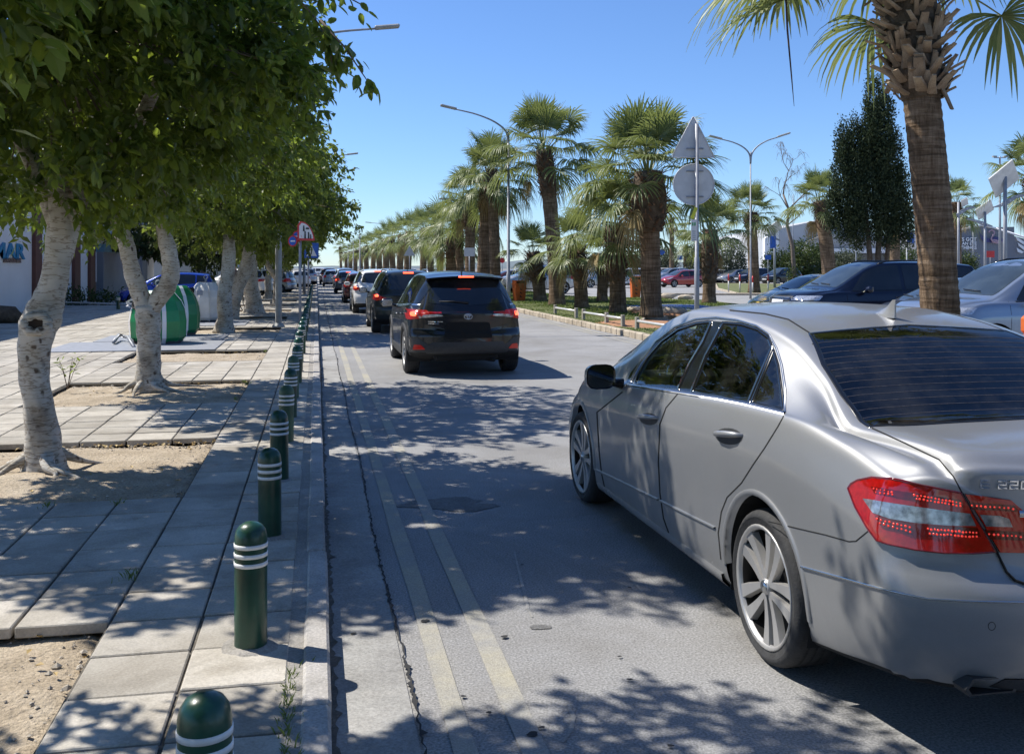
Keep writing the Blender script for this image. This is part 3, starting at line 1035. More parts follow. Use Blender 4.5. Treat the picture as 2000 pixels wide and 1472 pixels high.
    # shut lines
    lines = [
        [(1531,812),(1520,832),(1494,874),(1471,907),(1448,943),(1420,971),(1409,999),(1403,1040),(1408,1092)],
        [(1324,769),(1301,796),(1289,828),(1286,902),(1289,962),(1296,1012),(1306,1040)],
        [(1216,765),(1166,805),(1170,879),(1175,925),(1182,957)],
        [(1501,1018),(1560,1032),(1612,1044),(1658,1057),(1672,1056),(1699,1034)]]
    pcs = []
    for l in lines: pcs += c.both(c.ribbon, 'cam', l, 2.2, .0012, 0, step=7)
    seam = [(1703,836),(1765,864),(1834,897),(1862,930),(1879,962)]
    seam2 = [(1879,962),(1900,1003),(1944,1073),(1965,1117),(1982,1134),(2010,1144),(2080,1152)]
    pcs += c.both(c.ribbon, 'cam', seam, 2.6, .0012, 0, step=7)
    pcs += c.both(c.ribbon, 'cam', seam2, 3.0, .0112, 0, step=7)
    pcs += c.both(c.ribbon, 'cam', [(1425,606),(1494,613),(1540,624),(1581,650)], 2.4, .0014, 0, step=7)
    c.part('panel_gap', M['gap'], t, pcs)
    # bright strips
    pcs = []
    for l in ([(1163,916),(1230,948),(1286,975)], [(1290,977),(1350,1007),(1397,1030)]): pcs += c.both(c.ribbon, 'cam', l, 4.0, .007, .004, step=10)
    c.part('door_strip', M['hero_paint'], t, pcs)
    bs = [(1566,1106),(1640,1126),(1700,1143),(1760,1158),(1813,1169),(1900,1174),(2000,1175),(2100,1172)]
    c.part('bumper_strip', M['satin_alu'], t, c.both(c.ribbon, 'cam', bs, 3.6, .007, .006, step=12))
    # sill
    c.part('sill', M['hero_paint'], t, c.both(c.ribbon, 'side', [(.42,.225),(1.2,.215),(2.50,.20)], .055, .014, .02, step=.06))
    # arch lips
    pcs = []
    for yc in (0, P['wb']):
        arc = [(yc+math.cos(a)*(P['arch']+.012), P['wheel']+.01+math.sin(a)*(P['arch']+.012)) for a in [PI*(-.02+1.04*k/28) for k in range(29)]]
        pcs += c.both(c.ribbon, 'side', arc, .024, .006, .03, step=.05)
    c.part('arch_lip', M['hero_paint'], t, pcs)
    # tail lamps
    outer = [(1660,954),(1666,945),(1679,938),(1706,933),(1750,938),(1789,945),(1840,955),(1876,962),(1910,1017),(1943,1077),(1900,1080),(1842,1079),(1789,1073),(1736,1062),(1715,1055),(1697,1030),(1674,990)]
    inner = [(1884,964),(1925,969),(1973,976),(2000,1000),(2035,1040),(2045,1078),(2000,1079),(1952,1078),(1918,1020)]
    white = [(1690,974),(1753,983),(1830,994),(1893,1002),(1905,1026),(1850,1025),(1789,1020),(1740,1012),(1709,1001)]
    whiteI = [(1912,1004),(1950,1006),(1968,1012),(1975,1028),(1924,1027)]
    for mir in (1, -1):
        lp = c.part('tail_lamp', M['lamp_red'], t, [c.patch('cam', outer, 12, .010, .03, mir), c.patch('cam', inner, 12, .010, .03, mir)])
        c.part('reversing_lamp', M['lamp_clear'], lp, [c.patch('cam', white, 10, .0125, .004, mir), c.patch('cam', whiteI, 10, .0125, .004, mir)])
        # darker cells behind the rows of diodes
        cells = [[(1706,951),(1770,960),(1876,976),(1881,990),(1790,976),(1712,964)], [(1712,1006),(1788,1024),(1908,1030),(1914,1047),(1795,1047),(1725,1030)],
                 [(1892,980),(1980,986),(1984,998),(1898,994)], [(1922,1034),(2030,1040),(2034,1056),(1930,1052)]]
        c.part('lamp_cell', M['lamp_deep'], lp, [c.patch('cam', q, 10, .0118, .003, mir) for q in cells], True)
        mb = MB()
        rows = [((1712,956),(1745,961),6), ((1786,966),(1874,981),14), ((1716,1013),(1778,1029),9), ((1812,1032),(1906,1040),15), ((1897,986),(1975,992),10), ((1930,1042),(2025,1049),12),
                ((1716,962),(1745,966),5), ((1790,973),(1874,987),13), ((1722,1022),(1778,1037),8), ((1816,1041),(1906,1047),14)]
        for a, b, n in rows:
            for k in range(n):
                p = (a[0]+(b[0]-a[0])*k/(n-1)+rng.uniform(-.7,.7), a[1]+(b[1]-a[1])*k/(n-1)+rng.uniform(-.9,.9))
                h = c.hit(*c.ray('cam', p, mir))
                if h:
                    q = h[1].to_track_quat('Z', 'Y').to_matrix().to_4x4(); q.translation = h[0]+h[1]*.0125
                    rr = rng.uniform(.003,.0045)
                    mb.lathe([(rr, 0), (rr*.75, .0016), (0, .0024)], 6, 0, q)
        tag(mb.build('diode', [M['led_red']], lp), kind='stuff')
        c.part('lamp_rim', M['lamp_deep'], lp, [c.ribbon('cam', outer, 3.0, .011, .02, mir, True, 8)])
    # door handles: scoop and grip
    for mir in (1, -1):
        for cx, cy_, wd, hh in ((1267, 816, 36, 19), (1424, 850, 54, 26)):
            el = [(cx+wd/2*math.cos(a)*1.0, cy_+2+hh/2*1.25*math.sin(a)+wd*.04*math.cos(a)) for a in [2*PI*k/20 for k in range(20)]]
            sc = c.part('handle_recess', M['plastic_dark'], t, [c.patch('cam', el, 6, .0008, 0, mir)])
            a = c.hit(*c.ray('cam', (cx-wd*.47, cy_-2), mir)); b = c.hit(*c.ray('cam', (cx+wd*.50, cy_+0), mir))
            if a and b:
                mid = (a[0]+b[0])/2 + a[1]*.034
                mb = MB().tube([a[0]-a[1]*.004, a[0]*.8+b[0]*.2+a[1]*.028, mid, a[0]*.2+b[0]*.8+a[1]*.028, b[0]-b[1]*.004], [.008, .013, .0155, .013, .008], 12)
                mb.build('door_handle', [M['hero_paint']], t)
    # door mirrors
    for mir in (1, -1):
        h = c.hit((-3*mir, 2.05, .955), (mir, 0, 0))
        mb = MB()
        cen = Vector((-1.035*mir, 2.02, 1.0))
        nx, nz = 10, 18
        vs = []; fs = []
        for i in range(nx+1):
            u = i/nx
            sc = (1-(abs(u-.0)*.98)**3.0)**.5 if i else 1.0
            y = -.045 + .15*u
            for j in range(nz):
                a = 2*PI*j/nz
                ca, sa = math.cos(a), math.sin(a)
                ex = .098*(abs(ca)**.62)*(1 if ca > 0 else -1); ez = .078*(abs(sa)**.62)*(1 if sa > 0 else -1)
                vs.append((cen.x+ex*sc, cen.y+y+ex*mir*.12, cen.z+ez*sc-.01*u))
        for i in range(nx):
            for j in range(nz): fs.append((i*nz+j, i*nz+(j+1) % nz, (i+1)*nz+(j+1) % nz, (i+1)*nz+j))
        fs.append(tuple(range(nx*nz, (nx+1)*nz)))
        mb.add(vs, fs, 0, True)
        mm = mb.build('door_mirror', [M['hero_paint'], M['black']], t)
        smooth_angle(mm.data, 60)
        fr = MB().add([((v[0]-cen.x)*.985+cen.x, v[1]-.002, (v[2]-cen.z)*.985+cen.z) for v in vs[:nz]] + [((v[0]-cen.x)*.88+cen.x, v[1]-.001+.01, (v[2]-cen.z)*.88+cen.z) for v in vs[:nz]],
                      [(j, (j+1) % nz, nz+(j+1) % nz, nz+j) for j in range(nz)], 0)
        fr.build('mirror_frame', [M['seal']], mm)
        MB().add([((v[0]-cen.x)*.89+cen.x, v[1]+.007, (v[2]-cen.z)*.89+cen.z) for v in vs[:nz]], [tuple(range(nz))]).build('mirror_glass', [M['mirror_glass']], mm)
        MB().tube([(-.875*mir, 2.04, .945), (-.93*mir, 2.045, .955), (-.97*mir, 2.05, .975)], [.035, .026, .028], 10).build('mirror_arm', [M['seal']], mm)
    # roof fin
    h = c.hit(*c.ray('cam', (1822, 628)))
    p = h[0] if h else Vector((0, .45, 1.40))
    p = Vector((0, .52, 0)); p.z = c.hit((0, .52, 4), (0, 0, -1))[0].z
    mb = MB()
    secs = [(-.075, .006, .085, .004), (-.05, .018, .082, .005), (.0, .026, .045, .010), (.06, .024, .022, .012), (.11, .012, .008, .006)]
    vs = []; fs = []
    for y, w, hh, tw in secs:
        vs += [(-w, y, -.006), (-w*.75, y, .010), (-tw, y, hh*.6), (0, y, hh), (tw, y, hh*.6), (w*.75, y, .010), (w, y, -.006)]
    for i in range(4):
        for j in range(6): fs.append((i*7+j, i*7+j+1, i*7+j+8, i*7+j+7))
    fs.append(tuple(range(7))); fs.append(tuple(range(34, 27, -1)))
    mb.add(vs, fs, 0, True, Matrix.Translation(p))
    fin = mb.build('roof_fin', [M['hero_paint']], t); smooth_angle(fin.data, 50)
    # boot: badge lettering, plate recess, chrome bar
    segs = {'E': 'afged', '2': 'abged', '0': 'abcdef', 'a': ''}
    def glyph(ch, x0, z0, w, h):
        th = h*.15; mb = MB()
        S = {'a': ((x0, z0+h-th), (x0+w, z0+h)), 'g': ((x0, z0+h/2-th/2), (x0+w, z0+h/2+th/2)), 'd': ((x0, z0), (x0+w, z0+th)),
             'f': ((x0, z0+h/2), (x0+th, z0+h)), 'e': ((x0, z0), (x0+th, z0+h/2)), 'b': ((x0+w-th, z0+h/2), (x0+w, z0+h)), 'c': ((x0+w-th, z0), (x0+w, z0+h/2))}
        for sname in segs[ch]:
            (xa, za), (xb, zb) = S[sname]
            pc = c.patch('rear', [(xa, za), (xb, za), (xb, zb), (xa, zb)], .02, .006, .006)
            if pc: mb.add(pc[0], pc[1])
        tag(mb.build('badge_letter', [M['chrome']], t), kind='stuff')
    # find the badge height at its photo position
    hb = c.hit(*c.ray('cam', (1905, 943)))
    bx, bz = -.60, .905
    if hb: bx, bz = hb[0].x, hb[0].z-.012
    for ch, dx in (('E', 0), ('2', .052), ('2', .087), ('0', .122)): glyph(ch, bx+.012+dx, bz-.004, .027, .028)
    c.part('boot_strip', M['satin_alu'], t, [c.ribbon('rear', [(-.50, .868), (.50, .868)], .022, .012, .006, step=.05)])
    c.part('number_plate', M['black'], t, [c.patch('rear', [(-.26,.70),(.26,.70),(.26,.81),(-.26,.81)], .06, .01, .01)])
    # star badge of the boot: ring with three arms
    mb = MB()
    h = c.hit((0, -5, .93), (0, 1, 0))
    cz, cyy = .93, h[0].y-.012
    mb.tube([(math.cos(a)*.04, cyy, cz+math.sin(a)*.04) for a in [2*PI*k/24 for k in range(25)]], .004, 6)
    for k in range(3):
        a = PI/2+2*PI*k/3
        mb.tube([(0, cyy, cz), (math.cos(a)*.038, cyy, cz+math.sin(a)*.038)], [.007, .0015], 6)
    mb.build('boot_emblem', [M['chrome']], t)
    # bumper: lower valance, exhaust tips, sensors
    c.part('valance', M['plastic_dark'], t, [c.patch('rear', [(-.62,.27),(.62,.27),(.56,.335),(-.56,.335)], .05, .004, .01)])
    for sg in (-1, 1):
        mb = MB()
        poly = [(-.085,-.022),(.085,-.022),(.098,.0),(.07,.034),(-.07,.034),(-.105,.0)]
        Y = -1.035
        o_ = [(sg*.60+sg*x, Y+abs(x)*.1, .305+z) for x, z in poly]; i_ = [(sg*.60+sg*x*.88, Y-.001+abs(x)*.1, .306+z*.78) for x, z in poly]
        bk = [(sg*.60+sg*x*.8, Y+.12, .306+z*.7) for x, z in poly]; bo = [(sg*.60+sg*x, Y+.12, .305+z) for x, z in poly]
        n = 6
        mb.add(o_+i_+bk+bo, [(j, (j+1) % n, n+(j+1) % n, n+j) for j in range(n)] + [(3*n+j, 3*n+(j+1) % n, (j+1) % n, j) for j in range(n)], 0)
        mb.add(i_+bk, [(j, (j+1) % n, n+(j+1) % n, n+j) for j in range(n)] + [tuple(range(n, 2*n))], 1)
        mb.build('exhaust_tip', [M['plastic_dark'], M['gap']], t)
    for mir in (1, -1):
        for px_, py_ in ((1937, 1222), (1500+310, 1215)):
            ring = [(px_+7*math.cos(a), py_+8*math.sin(a)) for a in [2*PI*k/14 for k in range(14)]]
            c.part('parking_sensor', M['gap'], t, [c.ribbon('cam', ring, 1.1, .0008, 0, mir, True, 5)])
            break
    # front: lamps and grille so that the car is whole from elsewhere too
    for mir in (1, -1):
        c.part('headlamp', M['headlamp'], t, [c.patch('front', rounded([(.50,.66),(.84,.70),(.86,.80),(.54,.76)], .03), .04, .008, .02, mir)])
    c.part('grille', M['plastic_dark'], t, [c.patch('front', rounded([(-.38,.52),(.38,.52),(.44,.76),(-.44,.76)], .03), .05, .008, .02)])
    add_wheels(P, t, 'twin')
    # inside
    ins = MB()
    ins.box((0, 1.2, .28), (1.6, 3.0, .06), 0)
    ins.box((0, -.05, .96), (1.36, .62, .05), 0)                 # parcel shelf
    ins.box((0, .36, .62), (1.36, .16, .62), 0, Matrix.Rotation(R(14), 4, 'X'), .04)
    ins.box((0, .62, .45), (1.36, .5, .18), 0, None, .04)
    ins.box((0, 2.35, .86), (1.5, .55, .22), 0, None, .06)       # dashboard
    ins.build('cabin_floor', [M['fabric']], t)
    for x in (-.38, .38):
        sm_ = MB()
        sm_.box((x, 1.22, .74), (.50, .15, .66), 0, Matrix.Rotation(R(14), 4, 'X'), .05)
        sm_.box((x, 1.50, .46), (.50, .52, .16), 0, None, .05)
        s_ = sm_.build('front_seat', [M['fabric']], t)
        hr = MB().box((x, 1.12, 1.17), (.26, .09, .17), 0, None, .035)
        for e in (-.06, .06): hr.cyl((x+e, 1.14, 1.0), (x+e, 1.125, 1.12), .006, 6)
        hr.build('head_restraint', [M['fabric']], s_)
    for x in (-.40, 0, .40):
        MB().box((x, .22, 1.06), (.25, .08, .13), 0, None, .03).build('rear_head_restraint', [M['fabric']], t)
    mb = MB(); cc = Vector((-.38, 2.0, .90))
    q = Matrix.Translation(cc) @ Matrix.Rotation(R(65), 4, 'X')
    mb.tube([q @ Vector((math.cos(a)*.185, math.sin(a)*.185, 0)) for a in [2*PI*k/28 for k in range(29)]], .014, 8)
    mb.box((-.38, 2.02, .90), (.30, .03, .05)); mb.tube([cc, (-.38, 2.3, .80)], .03, 8)
    mb.build('steering_wheel', [M['seal']], t)
    MB().box((0, 1.98, 1.30), (.24, .03, .065), 0, None, .02).build('inside_mirror', [M['seal']], t)
    return t
hero = build_hero()
# ------------------------------------------------------------------ other cars
SUV = dict(W=.912, wb=2.64, wheel=.345, arch=.385, ends=(-.86, 3.52), capz=.65, rimr=.23, tw=.225, inset=.01,
    plan=[(-.86,.95),(-.3,.99),(0,1.0),(2.5,1.0),(3.1,.98),(3.52,.93)],
    bot=[(-.86,.36),(-.5,.25),(0,.21),(2.8,.20),(3.52,.27)],
    top=[(-.86,1.0),(-.80,1.09),(-.68,1.26),(-.55,1.42),(-.44,1.535),(-.34,1.575),(0,1.61),(.8,1.625),(1.4,1.605),(1.72,1.545),(2.05,1.37),(2.40,1.16),(2.60,1.075),(3.0,1.035),(3.3,.98),(3.52,.84)],
    belt=[(-.86,.96),(-.5,1.085),(0,1.075),(1,1.03),(2,.99),(2.6,.98),(3.3,.88),(3.52,.78)],
    rail=[(-.86,.68),(-.70,.61),(-.5,.565),(.5,.58),(1.5,.59),(2.05,.66),(2.55,.74),(3.3,.68),(3.52,.6)],
    crown=[(-.86,.03),(-.6,.055),(.5,.06),(1.8,.06),(2.6,.04),(3.52,.03)],
    tail=(.34, 3.0, [(.2,.12),(.34,.04),(.45,0),(.66,0),(.72,.05),(.9,.04),(1.0,.03),(1.1,.02),(1.6,.0)], .9),
    nose=(.38, 2.6, [(.2,.10),(.35,.02),(.5,0),(.75,.03),(.9,.10),(1.0,.2)], .8), crease=.99, shoulder=.17)
BIG = dict(SUV, W=.985, wb=2.92, wheel=.385, arch=.42, ends=(-1.0, 3.80), rimr=.28, capz=.7,
    plan=[(-1.0,.95),(-.3,.99),(0,1.0),(2.8,1.0),(3.4,.985),(3.8,.94)],
    bot=[(-1.0,.42),(-.5,.30),(0,.26),(3.1,.26),(3.8,.34)],
    top=[(-1.0,1.12),(-.95,1.20),(-.86,1.45),(-.78,1.68),(-.70,1.76),(0,1.81),(1.0,1.84),(1.6,1.82),(1.95,1.73),(2.3,1.53),(2.7,1.29),(2.9,1.20),(3.3,1.17),(3.65,1.12),(3.8,1.0)],
    belt=[(-1.0,1.08),(-.5,1.17),(0,1.17),(1,1.15),(2,1.13),(2.8,1.12),(3.5,1.05),(3.8,.95)],
    rail=[(-1.0,.78),(-.8,.70),(-.5,.66),(.5,.65),(1.6,.65),(2.3,.72),(2.85,.80),(3.5,.78),(3.8,.7)],
    tail=(.24, 4.0, [(.2,.12),(.4,.03),(.55,0),(.75,.0),(.82,.04),(1.1,.03),(1.8,.0)], .8),
    nose=(.34, 2.8, [(.2,.12),(.4,.03),(.6,0),(.9,.02),(1.05,.06),(1.15,.12)], .8))
HATCH = dict(SUV, W=.865, wb=2.55, wheel=.31, arch=.345, ends=(-.70, 3.32), rimr=.205, tw=.2, capz=.58,
    plan=[(-.7,.94),(-.2,.985),(.3,1.0),(2.3,1.0),(2.9,.98),(3.32,.9)],
    bot=[(-.7,.30),(-.4,.21),(0,.18),(2.7,.17),(3.32,.22)],
    top=[(-.7,.90),(-.66,.99),(-.58,1.17),(-.48,1.32),(-.38,1.395),(0,1.44),(.6,1.48),(1.2,1.475),(1.55,1.42),(1.95,1.24),(2.35,1.03),(2.6,.955),(2.9,.90),(3.15,.83),(3.32,.70)],
    belt=[(-.7,.86),(-.4,.985),(0,.975),(1,.93),(2,.895),(2.5,.875),(3.1,.77),(3.32,.64)],
    rail=[(-.7,.66),(-.5,.61),(-.3,.575),(.5,.56),(1.3,.555),(1.95,.62),(2.5,.70),(3.1,.6),(3.32,.5)],
    tail=(.28, 3.6, [(.2,.12),(.3,.04),(.4,0),(.6,0),(.66,.05),(.8,.05),(1.4,.0)], .65),
    nose=(.40, 2.4, [(.2,.10),(.3,.02),(.45,0),(.6,.02),(.75,.10),(.85,.2)], .8))
SEDAN = dict(HERO, nose=HERO['nose'])

def auto_window(c, y0, y1, lo=.035, hi=.05, k=10, f0=0.0, f1=0.0):
    """side window outline between two pillars, following waist and roof rail"""
    P = c.P; bot = []; top = []
    for i in range(k+1):
        u = i/k
        yb = y0+(y1-y0)*u; yt = (y0+f0)+((y1+f1)-(y0+f0))*u
        zb = pchip(P['belt'], yb)+lo; zt = pchip(P['top'], yt)-pchip(P['crown'], yt)-hi
        if zt > zb+.03: bot.append((yb, zb)); top.append((yt, zt))
    if len(bot) < 3: return None
    return rounded(bot+top[::-1], .03, 2)

def make_car(name, P, label, cat, loc, rz, paintmat, kind, group=None, brake=False, detail=1, rimstyle='five', opts=()):
    t = thing(name, label, cat, loc, rz, group)
    c = Car(P, .62 if detail < 2 else 1.0); c.world = loc
    yr, yf = P['ends']; wb = P['wb']; W = P['W']
    mats = [paintmat, M['underbody']]
    c.body_obj('body', mats, t, (), .40)
    # windows
    if kind == 'sedan': segs = [(-.05,.40,-.0,.25),(.46,1.12,.22,.0),(1.2,2.25,0,-.35)]
    elif kind == 'suv': segs = [(-.52,.12,.0,.0),(.18,.98,0,0),(1.06,2.22,0,-.25)]
    elif kind == 'big': segs = [(-.68,.20,.06,.0),(.28,1.15,0,0),(1.24,2.48,0,-.35)]
    else: segs = [(-.36,.10,.12,0),(.16,.92,0,0),(1.0,2.12,0,-.3)]
    st = .06 if detail < 2 else .04
    polys = []
    for s in segs:
        w = auto_window(c, s[0], s[1], f0=s[2], f1=s[3])
        if not w: continue
        polys.append(w)
        for mir in (1, -1): c.part('side_window', M['glass_dark' if s[1] < 1.15 or kind == 'big' else 'glass_car'], t, [c.patch('side', w, st, .004, .004, mir)])
    if detail >= 1:
        ya, yb = segs[0][0]-.03, segs[-1][1]+.02
        line = [(ya+(yb-ya)*k/10, pchip(P['belt'], ya+(yb-ya)*k/10)+.018) for k in range(11)]
        c.part('belt_trim', M['chrome' if 'chrome' in opts else 'seal'], t, c.both(c.ribbon, 'side', line, .018, .005, .005, step=.08))
        z0 = pchip(P['belt'], 1.0)
        for ys in (segs[0][1]+.03, segs[1][1]+.04, segs[2][1]+.15):
            ln = [(ys, z0-.0), (ys+.01, .75), (ys, .5), (ys, .36)] if ys > .5 else [(ys+.1, z0+.02), (ys+.14, .80), (ys+.30, .62), (ys+.36, .40)]
            c.part('panel_gap', M['gap'], t, c.both(c.ribbon, 'side', ln, .007, .001, 0, step=.08))
        for ys in (segs[1][0]+.18, segs[2][0]+.12):
            for mir in (1, -1):
                zz = pchip(P['belt'], ys)-.13
                a = c.hit((-3*mir, ys-.09, zz), (mir, 0, 0)); b = c.hit((-3*mir, ys+.09, zz), (mir, 0, 0))
                if a and b: MB().tube([a[0], a[0]*.8+b[0]*.2+a[1]*.03, a[0]*.2+b[0]*.8+a[1]*.03, b[0]], [.009, .013, .013, .009], 8).build('door_handle', [paintmat], t)
    # windscreen and rear window
    zc = {'sedan': (1.04, 1.37), 'suv': (1.10, 1.52), 'big': (1.23, 1.74), 'hatch': (.98, 1.40)}[kind]
    r0, r1 = pchip(P['rail'], 2.5)-.03, pchip(P['rail'], 1.6)-.05
    ws = rounded([(-r0, zc[0]), (-r1, zc[1]), (0, zc[1]+.05), (r1, zc[1]), (r0, zc[0]), (0, zc[0]+.02)], .04, 2)
    wsc = c.part('windscreen', M['glass_car'], t, [c.patch('front', ws, .07, .004, .004)])
    if wsc and detail >= 1:
        for x in (-.35, .15):
            h1 = c.hit((x, 8, zc[0]+.05), (0, -1, 0)); h2 = c.hit((x+.45, 8, zc[0]+.07), (0, -1, 0))
            if h1 and h2: MB().tube([h1[0]+h1[1]*.02, h2[0]+h2[1]*.02], .008, 6).build('wiper', [M['black']], t)
    if kind == 'sedan': rw = [(-.66,1.10),(-.55,1.36),(0,1.42),(.55,1.36),(.66,1.10),(0,1.10)]
    elif kind == 'suv': rw = [(-.60,1.13),(-.56,1.30),(-.48,1.475),(0,1.495),(.48,1.475),(.56,1.30),(.60,1.13),(0,1.09)]
    elif kind == 'big': rw = [(-.72,1.22),(-.62,1.66),(0,1.68),(.62,1.66),(.72,1.22)]
    else: rw = [(-.60,1.02),(-.52,1.33),(0,1.35),(.52,1.33),(.60,1.02)]
    rwo = c.part('rear_window', M['glass_dark'], t, [c.patch('rear', rounded(rw, .05, 2), st, .005, .004)])
    # lamps
    top = zc[0]
    zl = {'sedan': .80, 'suv': .86, 'big': .98, 'hatch': .80}[kind]
    for mir in (1, -1):
        hl = rounded([(W*.50, zl-.06), (W*.93, zl-.02), (W*.95, zl+.08), (W*.62, zl+.03)], .02, 2)
        if kind == 'big': hl = rounded([(W*.52, zl-.03), (W*.95, zl-.04), (W*.95, zl+.07), (W*.54, zl+.06)], .02, 2)
        if kind == 'hatch': hl = rounded([(W*.48, zl-.12), (W*.86, zl-.10), (W*.94, zl+.06), (W*.78, zl+.04)], .03, 2)
        c.part('headlamp', M['headlamp'], t, [c.patch('front', hl, st, .008, .02, mir)])
    g = {'sedan': [(-.36,.54),(.36,.54),(.42,.74),(-.42,.74)], 'suv': [(-.46,.50),(.46,.50),(.40,.78),(-.40,.78)],
         'big': [(-.46,.86),(.46,.86),(.48,1.03),(-.48,1.03)], 'hatch': [(-.38,.30),(.38,.30),(.30,.50),(-.30,.50)]}[kind]
    gr = c.part('grille', M['plastic_dark'], t, [c.patch('front', rounded(g, .03, 2), st, .006, .02)])
    if detail >= 1:
        for k in range(3):
            z = g[0][1]+.035+(g[2][1]-g[0][1]-.07)*k/2
            c.part('grille_bar', M['satin_alu' if 'chrome' in opts or kind == 'big' else 'black_gloss'], gr, [c.ribbon('front', [(-abs(g[0][0])*.92, z), (abs(g[0][0])*.92, z)], .016, .016, .004, step=.08)])
        c.part('bumper_intake', M['plastic_dark'], t, [c.patch('front', rounded([(-.62,.27 if kind != 'big' else .42),(.62,.27 if kind != 'big' else .42),(.55,.38 if kind != 'big' else .58),(-.55,.38 if kind != 'big' else .58)], .03, 2), st, .006, .01)])
        c.part('number_plate', M['white_plastic'], t, [c.patch('front', [(-.26,g[0][1]-.02),(.26,g[0][1]-.02),(.26,g[0][1]+.09),(-.26,g[0][1]+.09)], .1, .02, .01)])
    red = M['brake_glow'] if brake else M['lamp_red']
    lampz = {'sedan': (.80,.94), 'suv': (.90,1.02), 'big': (.95,1.15), 'hatch': (.78,.98)}[kind]
    for mir in (1, -1):
        if 'rav' in opts: tl = [(W*.60,.90),(W*.90,.84),(W*.985,.88),(W*.985,1.0),(W*.90,.985)]
        else: tl = [(W*.62, lampz[0]+.03), (W*.97, lampz[0]-.03), (W*.985, lampz[1]+.01), (W*.66, lampz[1])]
        lo = c.part('tail_lamp', red, t, [c.patch('rear', rounded(tl, .02, 2), st*.7, .012, .03, mir)])
        if lo and brake:
            cxl = W*.88; zz = (lampz[0]+lampz[1])/2
            c.part('brake_lamp', M['brake_lit'], lo, [c.patch('rear', rounded([(cxl-.035, zz-.028), (cxl+.035, zz-.028), (cxl+.035, zz+.028), (cxl-.035, zz+.028)], .015, 2), .03, .016, .004, mir)])
    if brake and detail < 2 and kind in ('suv', 'big', 'hatch'):
        zt = {'suv': 1.535, 'big': 1.72, 'hatch': 1.372}[kind]
        c.part('high_brake_lamp', M['brake_lit'], t, [c.patch('rear', [(-.13, zt-.018), (.13, zt-.018), (.13, zt+.010), (-.13, zt+.010)], .05, .014, .01)])
    if detail < 2: c.part('number_plate', M['black' if detail > 1 else 'white_plastic'], t, [c.patch('rear', [(-.27, .66), (.27, .66), (.27, .78), (-.27, .78)], .1, .012, .01)])
    if kind in ('suv', 'big') and 'nocladding' not in opts:
        for yc in (0, wb):
            arc = [(yc+math.cos(a)*(P['arch']+.03), P['wheel']+.01+math.sin(a)*(P['arch']+.03)) for a in [PI*(-.02+1.04*k/20) for k in range(21)]]
            c.part('arch_cladding', M['plastic_dark'], t, c.both(c.ribbon, 'side', arc, .065, .012, .03, step=.08))
        c.part('sill_cladding', M['plastic_dark'], t, c.both(c.ribbon, 'side', [(.45, .31), (wb-.45, .30)], .13, .012, .02, step=.1))
    # mirrors
    zm = pchip(P['belt'], segs[2][1]-.25)+.06
    for mir in (1, -1):
        xx = W*1.13
        mb = MB()
        mb.box((-mir*xx, segs[2][1]-.27, zm), (.22, .12, .15), 0, None, .045)
        mm = mb.build('door_mirror', [paintmat], t); smooth_angle(mm.data, 50)
        MB().box((-mir*xx, segs[2][1]-.332, zm), (.17, .006, .11), 0, None, .002).build('mirror_glass', [M['chrome']], mm)
        MB().tube([(-mir*W*.93, segs[2][1]-.24, zm-.06), (-mir*W*1.04, segs[2][1]-.26, zm-.04)], .025, 8).build('mirror_arm', [M['seal']], mm)
    if kind in ('suv', 'big') and 'rails' in opts:
        for sg in (-1, 1):
            pts = []
            for k in range(9):
                y = -.3+2.0*k/8
                h = c.hit((sg*(pchip(P['rail'], y)-.035), y, 4), (0, 0, -1))
                if h: pts.append(h[0]+Vector((0, 0, .045 if 0 < k < 8 else .0)))
            MB().tube(pts, .017, 8).build('roof_rail', [M['seal'] if 'darkrails' in opts else M['satin_alu']], t)
    if 'fin' in opts:
        h = c.hit((0, -.15, 4), (0, 0, -1))
        MB().prism([(-.07, 0), (.06, 0), (-.05, .075), (-.07, .078)], .012, 0, Matrix.Translation(h[0]+Vector((-.006, 0, -.004))) @ Matrix.Rotation(R(90), 4, 'Z') @ Matrix.Rotation(R(90), 4, 'X')).build('roof_fin', [M['black']], t)
    add_wheels(P, t, rimstyle, M['rim'])
    return t, c

CAR_LABELS = {}
P_black = paint('black_paint', (.004, .005, .008), 0, .2, .008)
P_darkgreen = paint('dark_green_paint', (.018, .022, .019), .3, .28, .02)
P_white = paint('white_paint', (.82, .82, .82), 0, .3, .06)
P_silver = paint('silver_car_paint', (.42, .43, .45), .7, .35, .06)
P_grey = paint('grey_paint', (.12, .125, .135), .6, .32, .06)
P_navy = paint('navy_paint', (.006, .011, .030), .3, .2, .015)
P_blue = paint('blue_paint_car', (.008, .05, .42), .3, .22, .04)
P_red = paint('red_paint', (.36, .03, .03), .3, .25, .05)
P_darkred = paint('dark_red_paint', (.10, .02, .018), .3, .28, .05)
P_yellow = paint('yellow_paint', (.52, .36, .06), .0, .28, .06)
P_lightblue = paint('light_blue_grey_paint', (.24, .29, .37), .6, .34, .05)
P_orange = paint('orange_paint', (.45, .10, .03), .2, .3, .05)

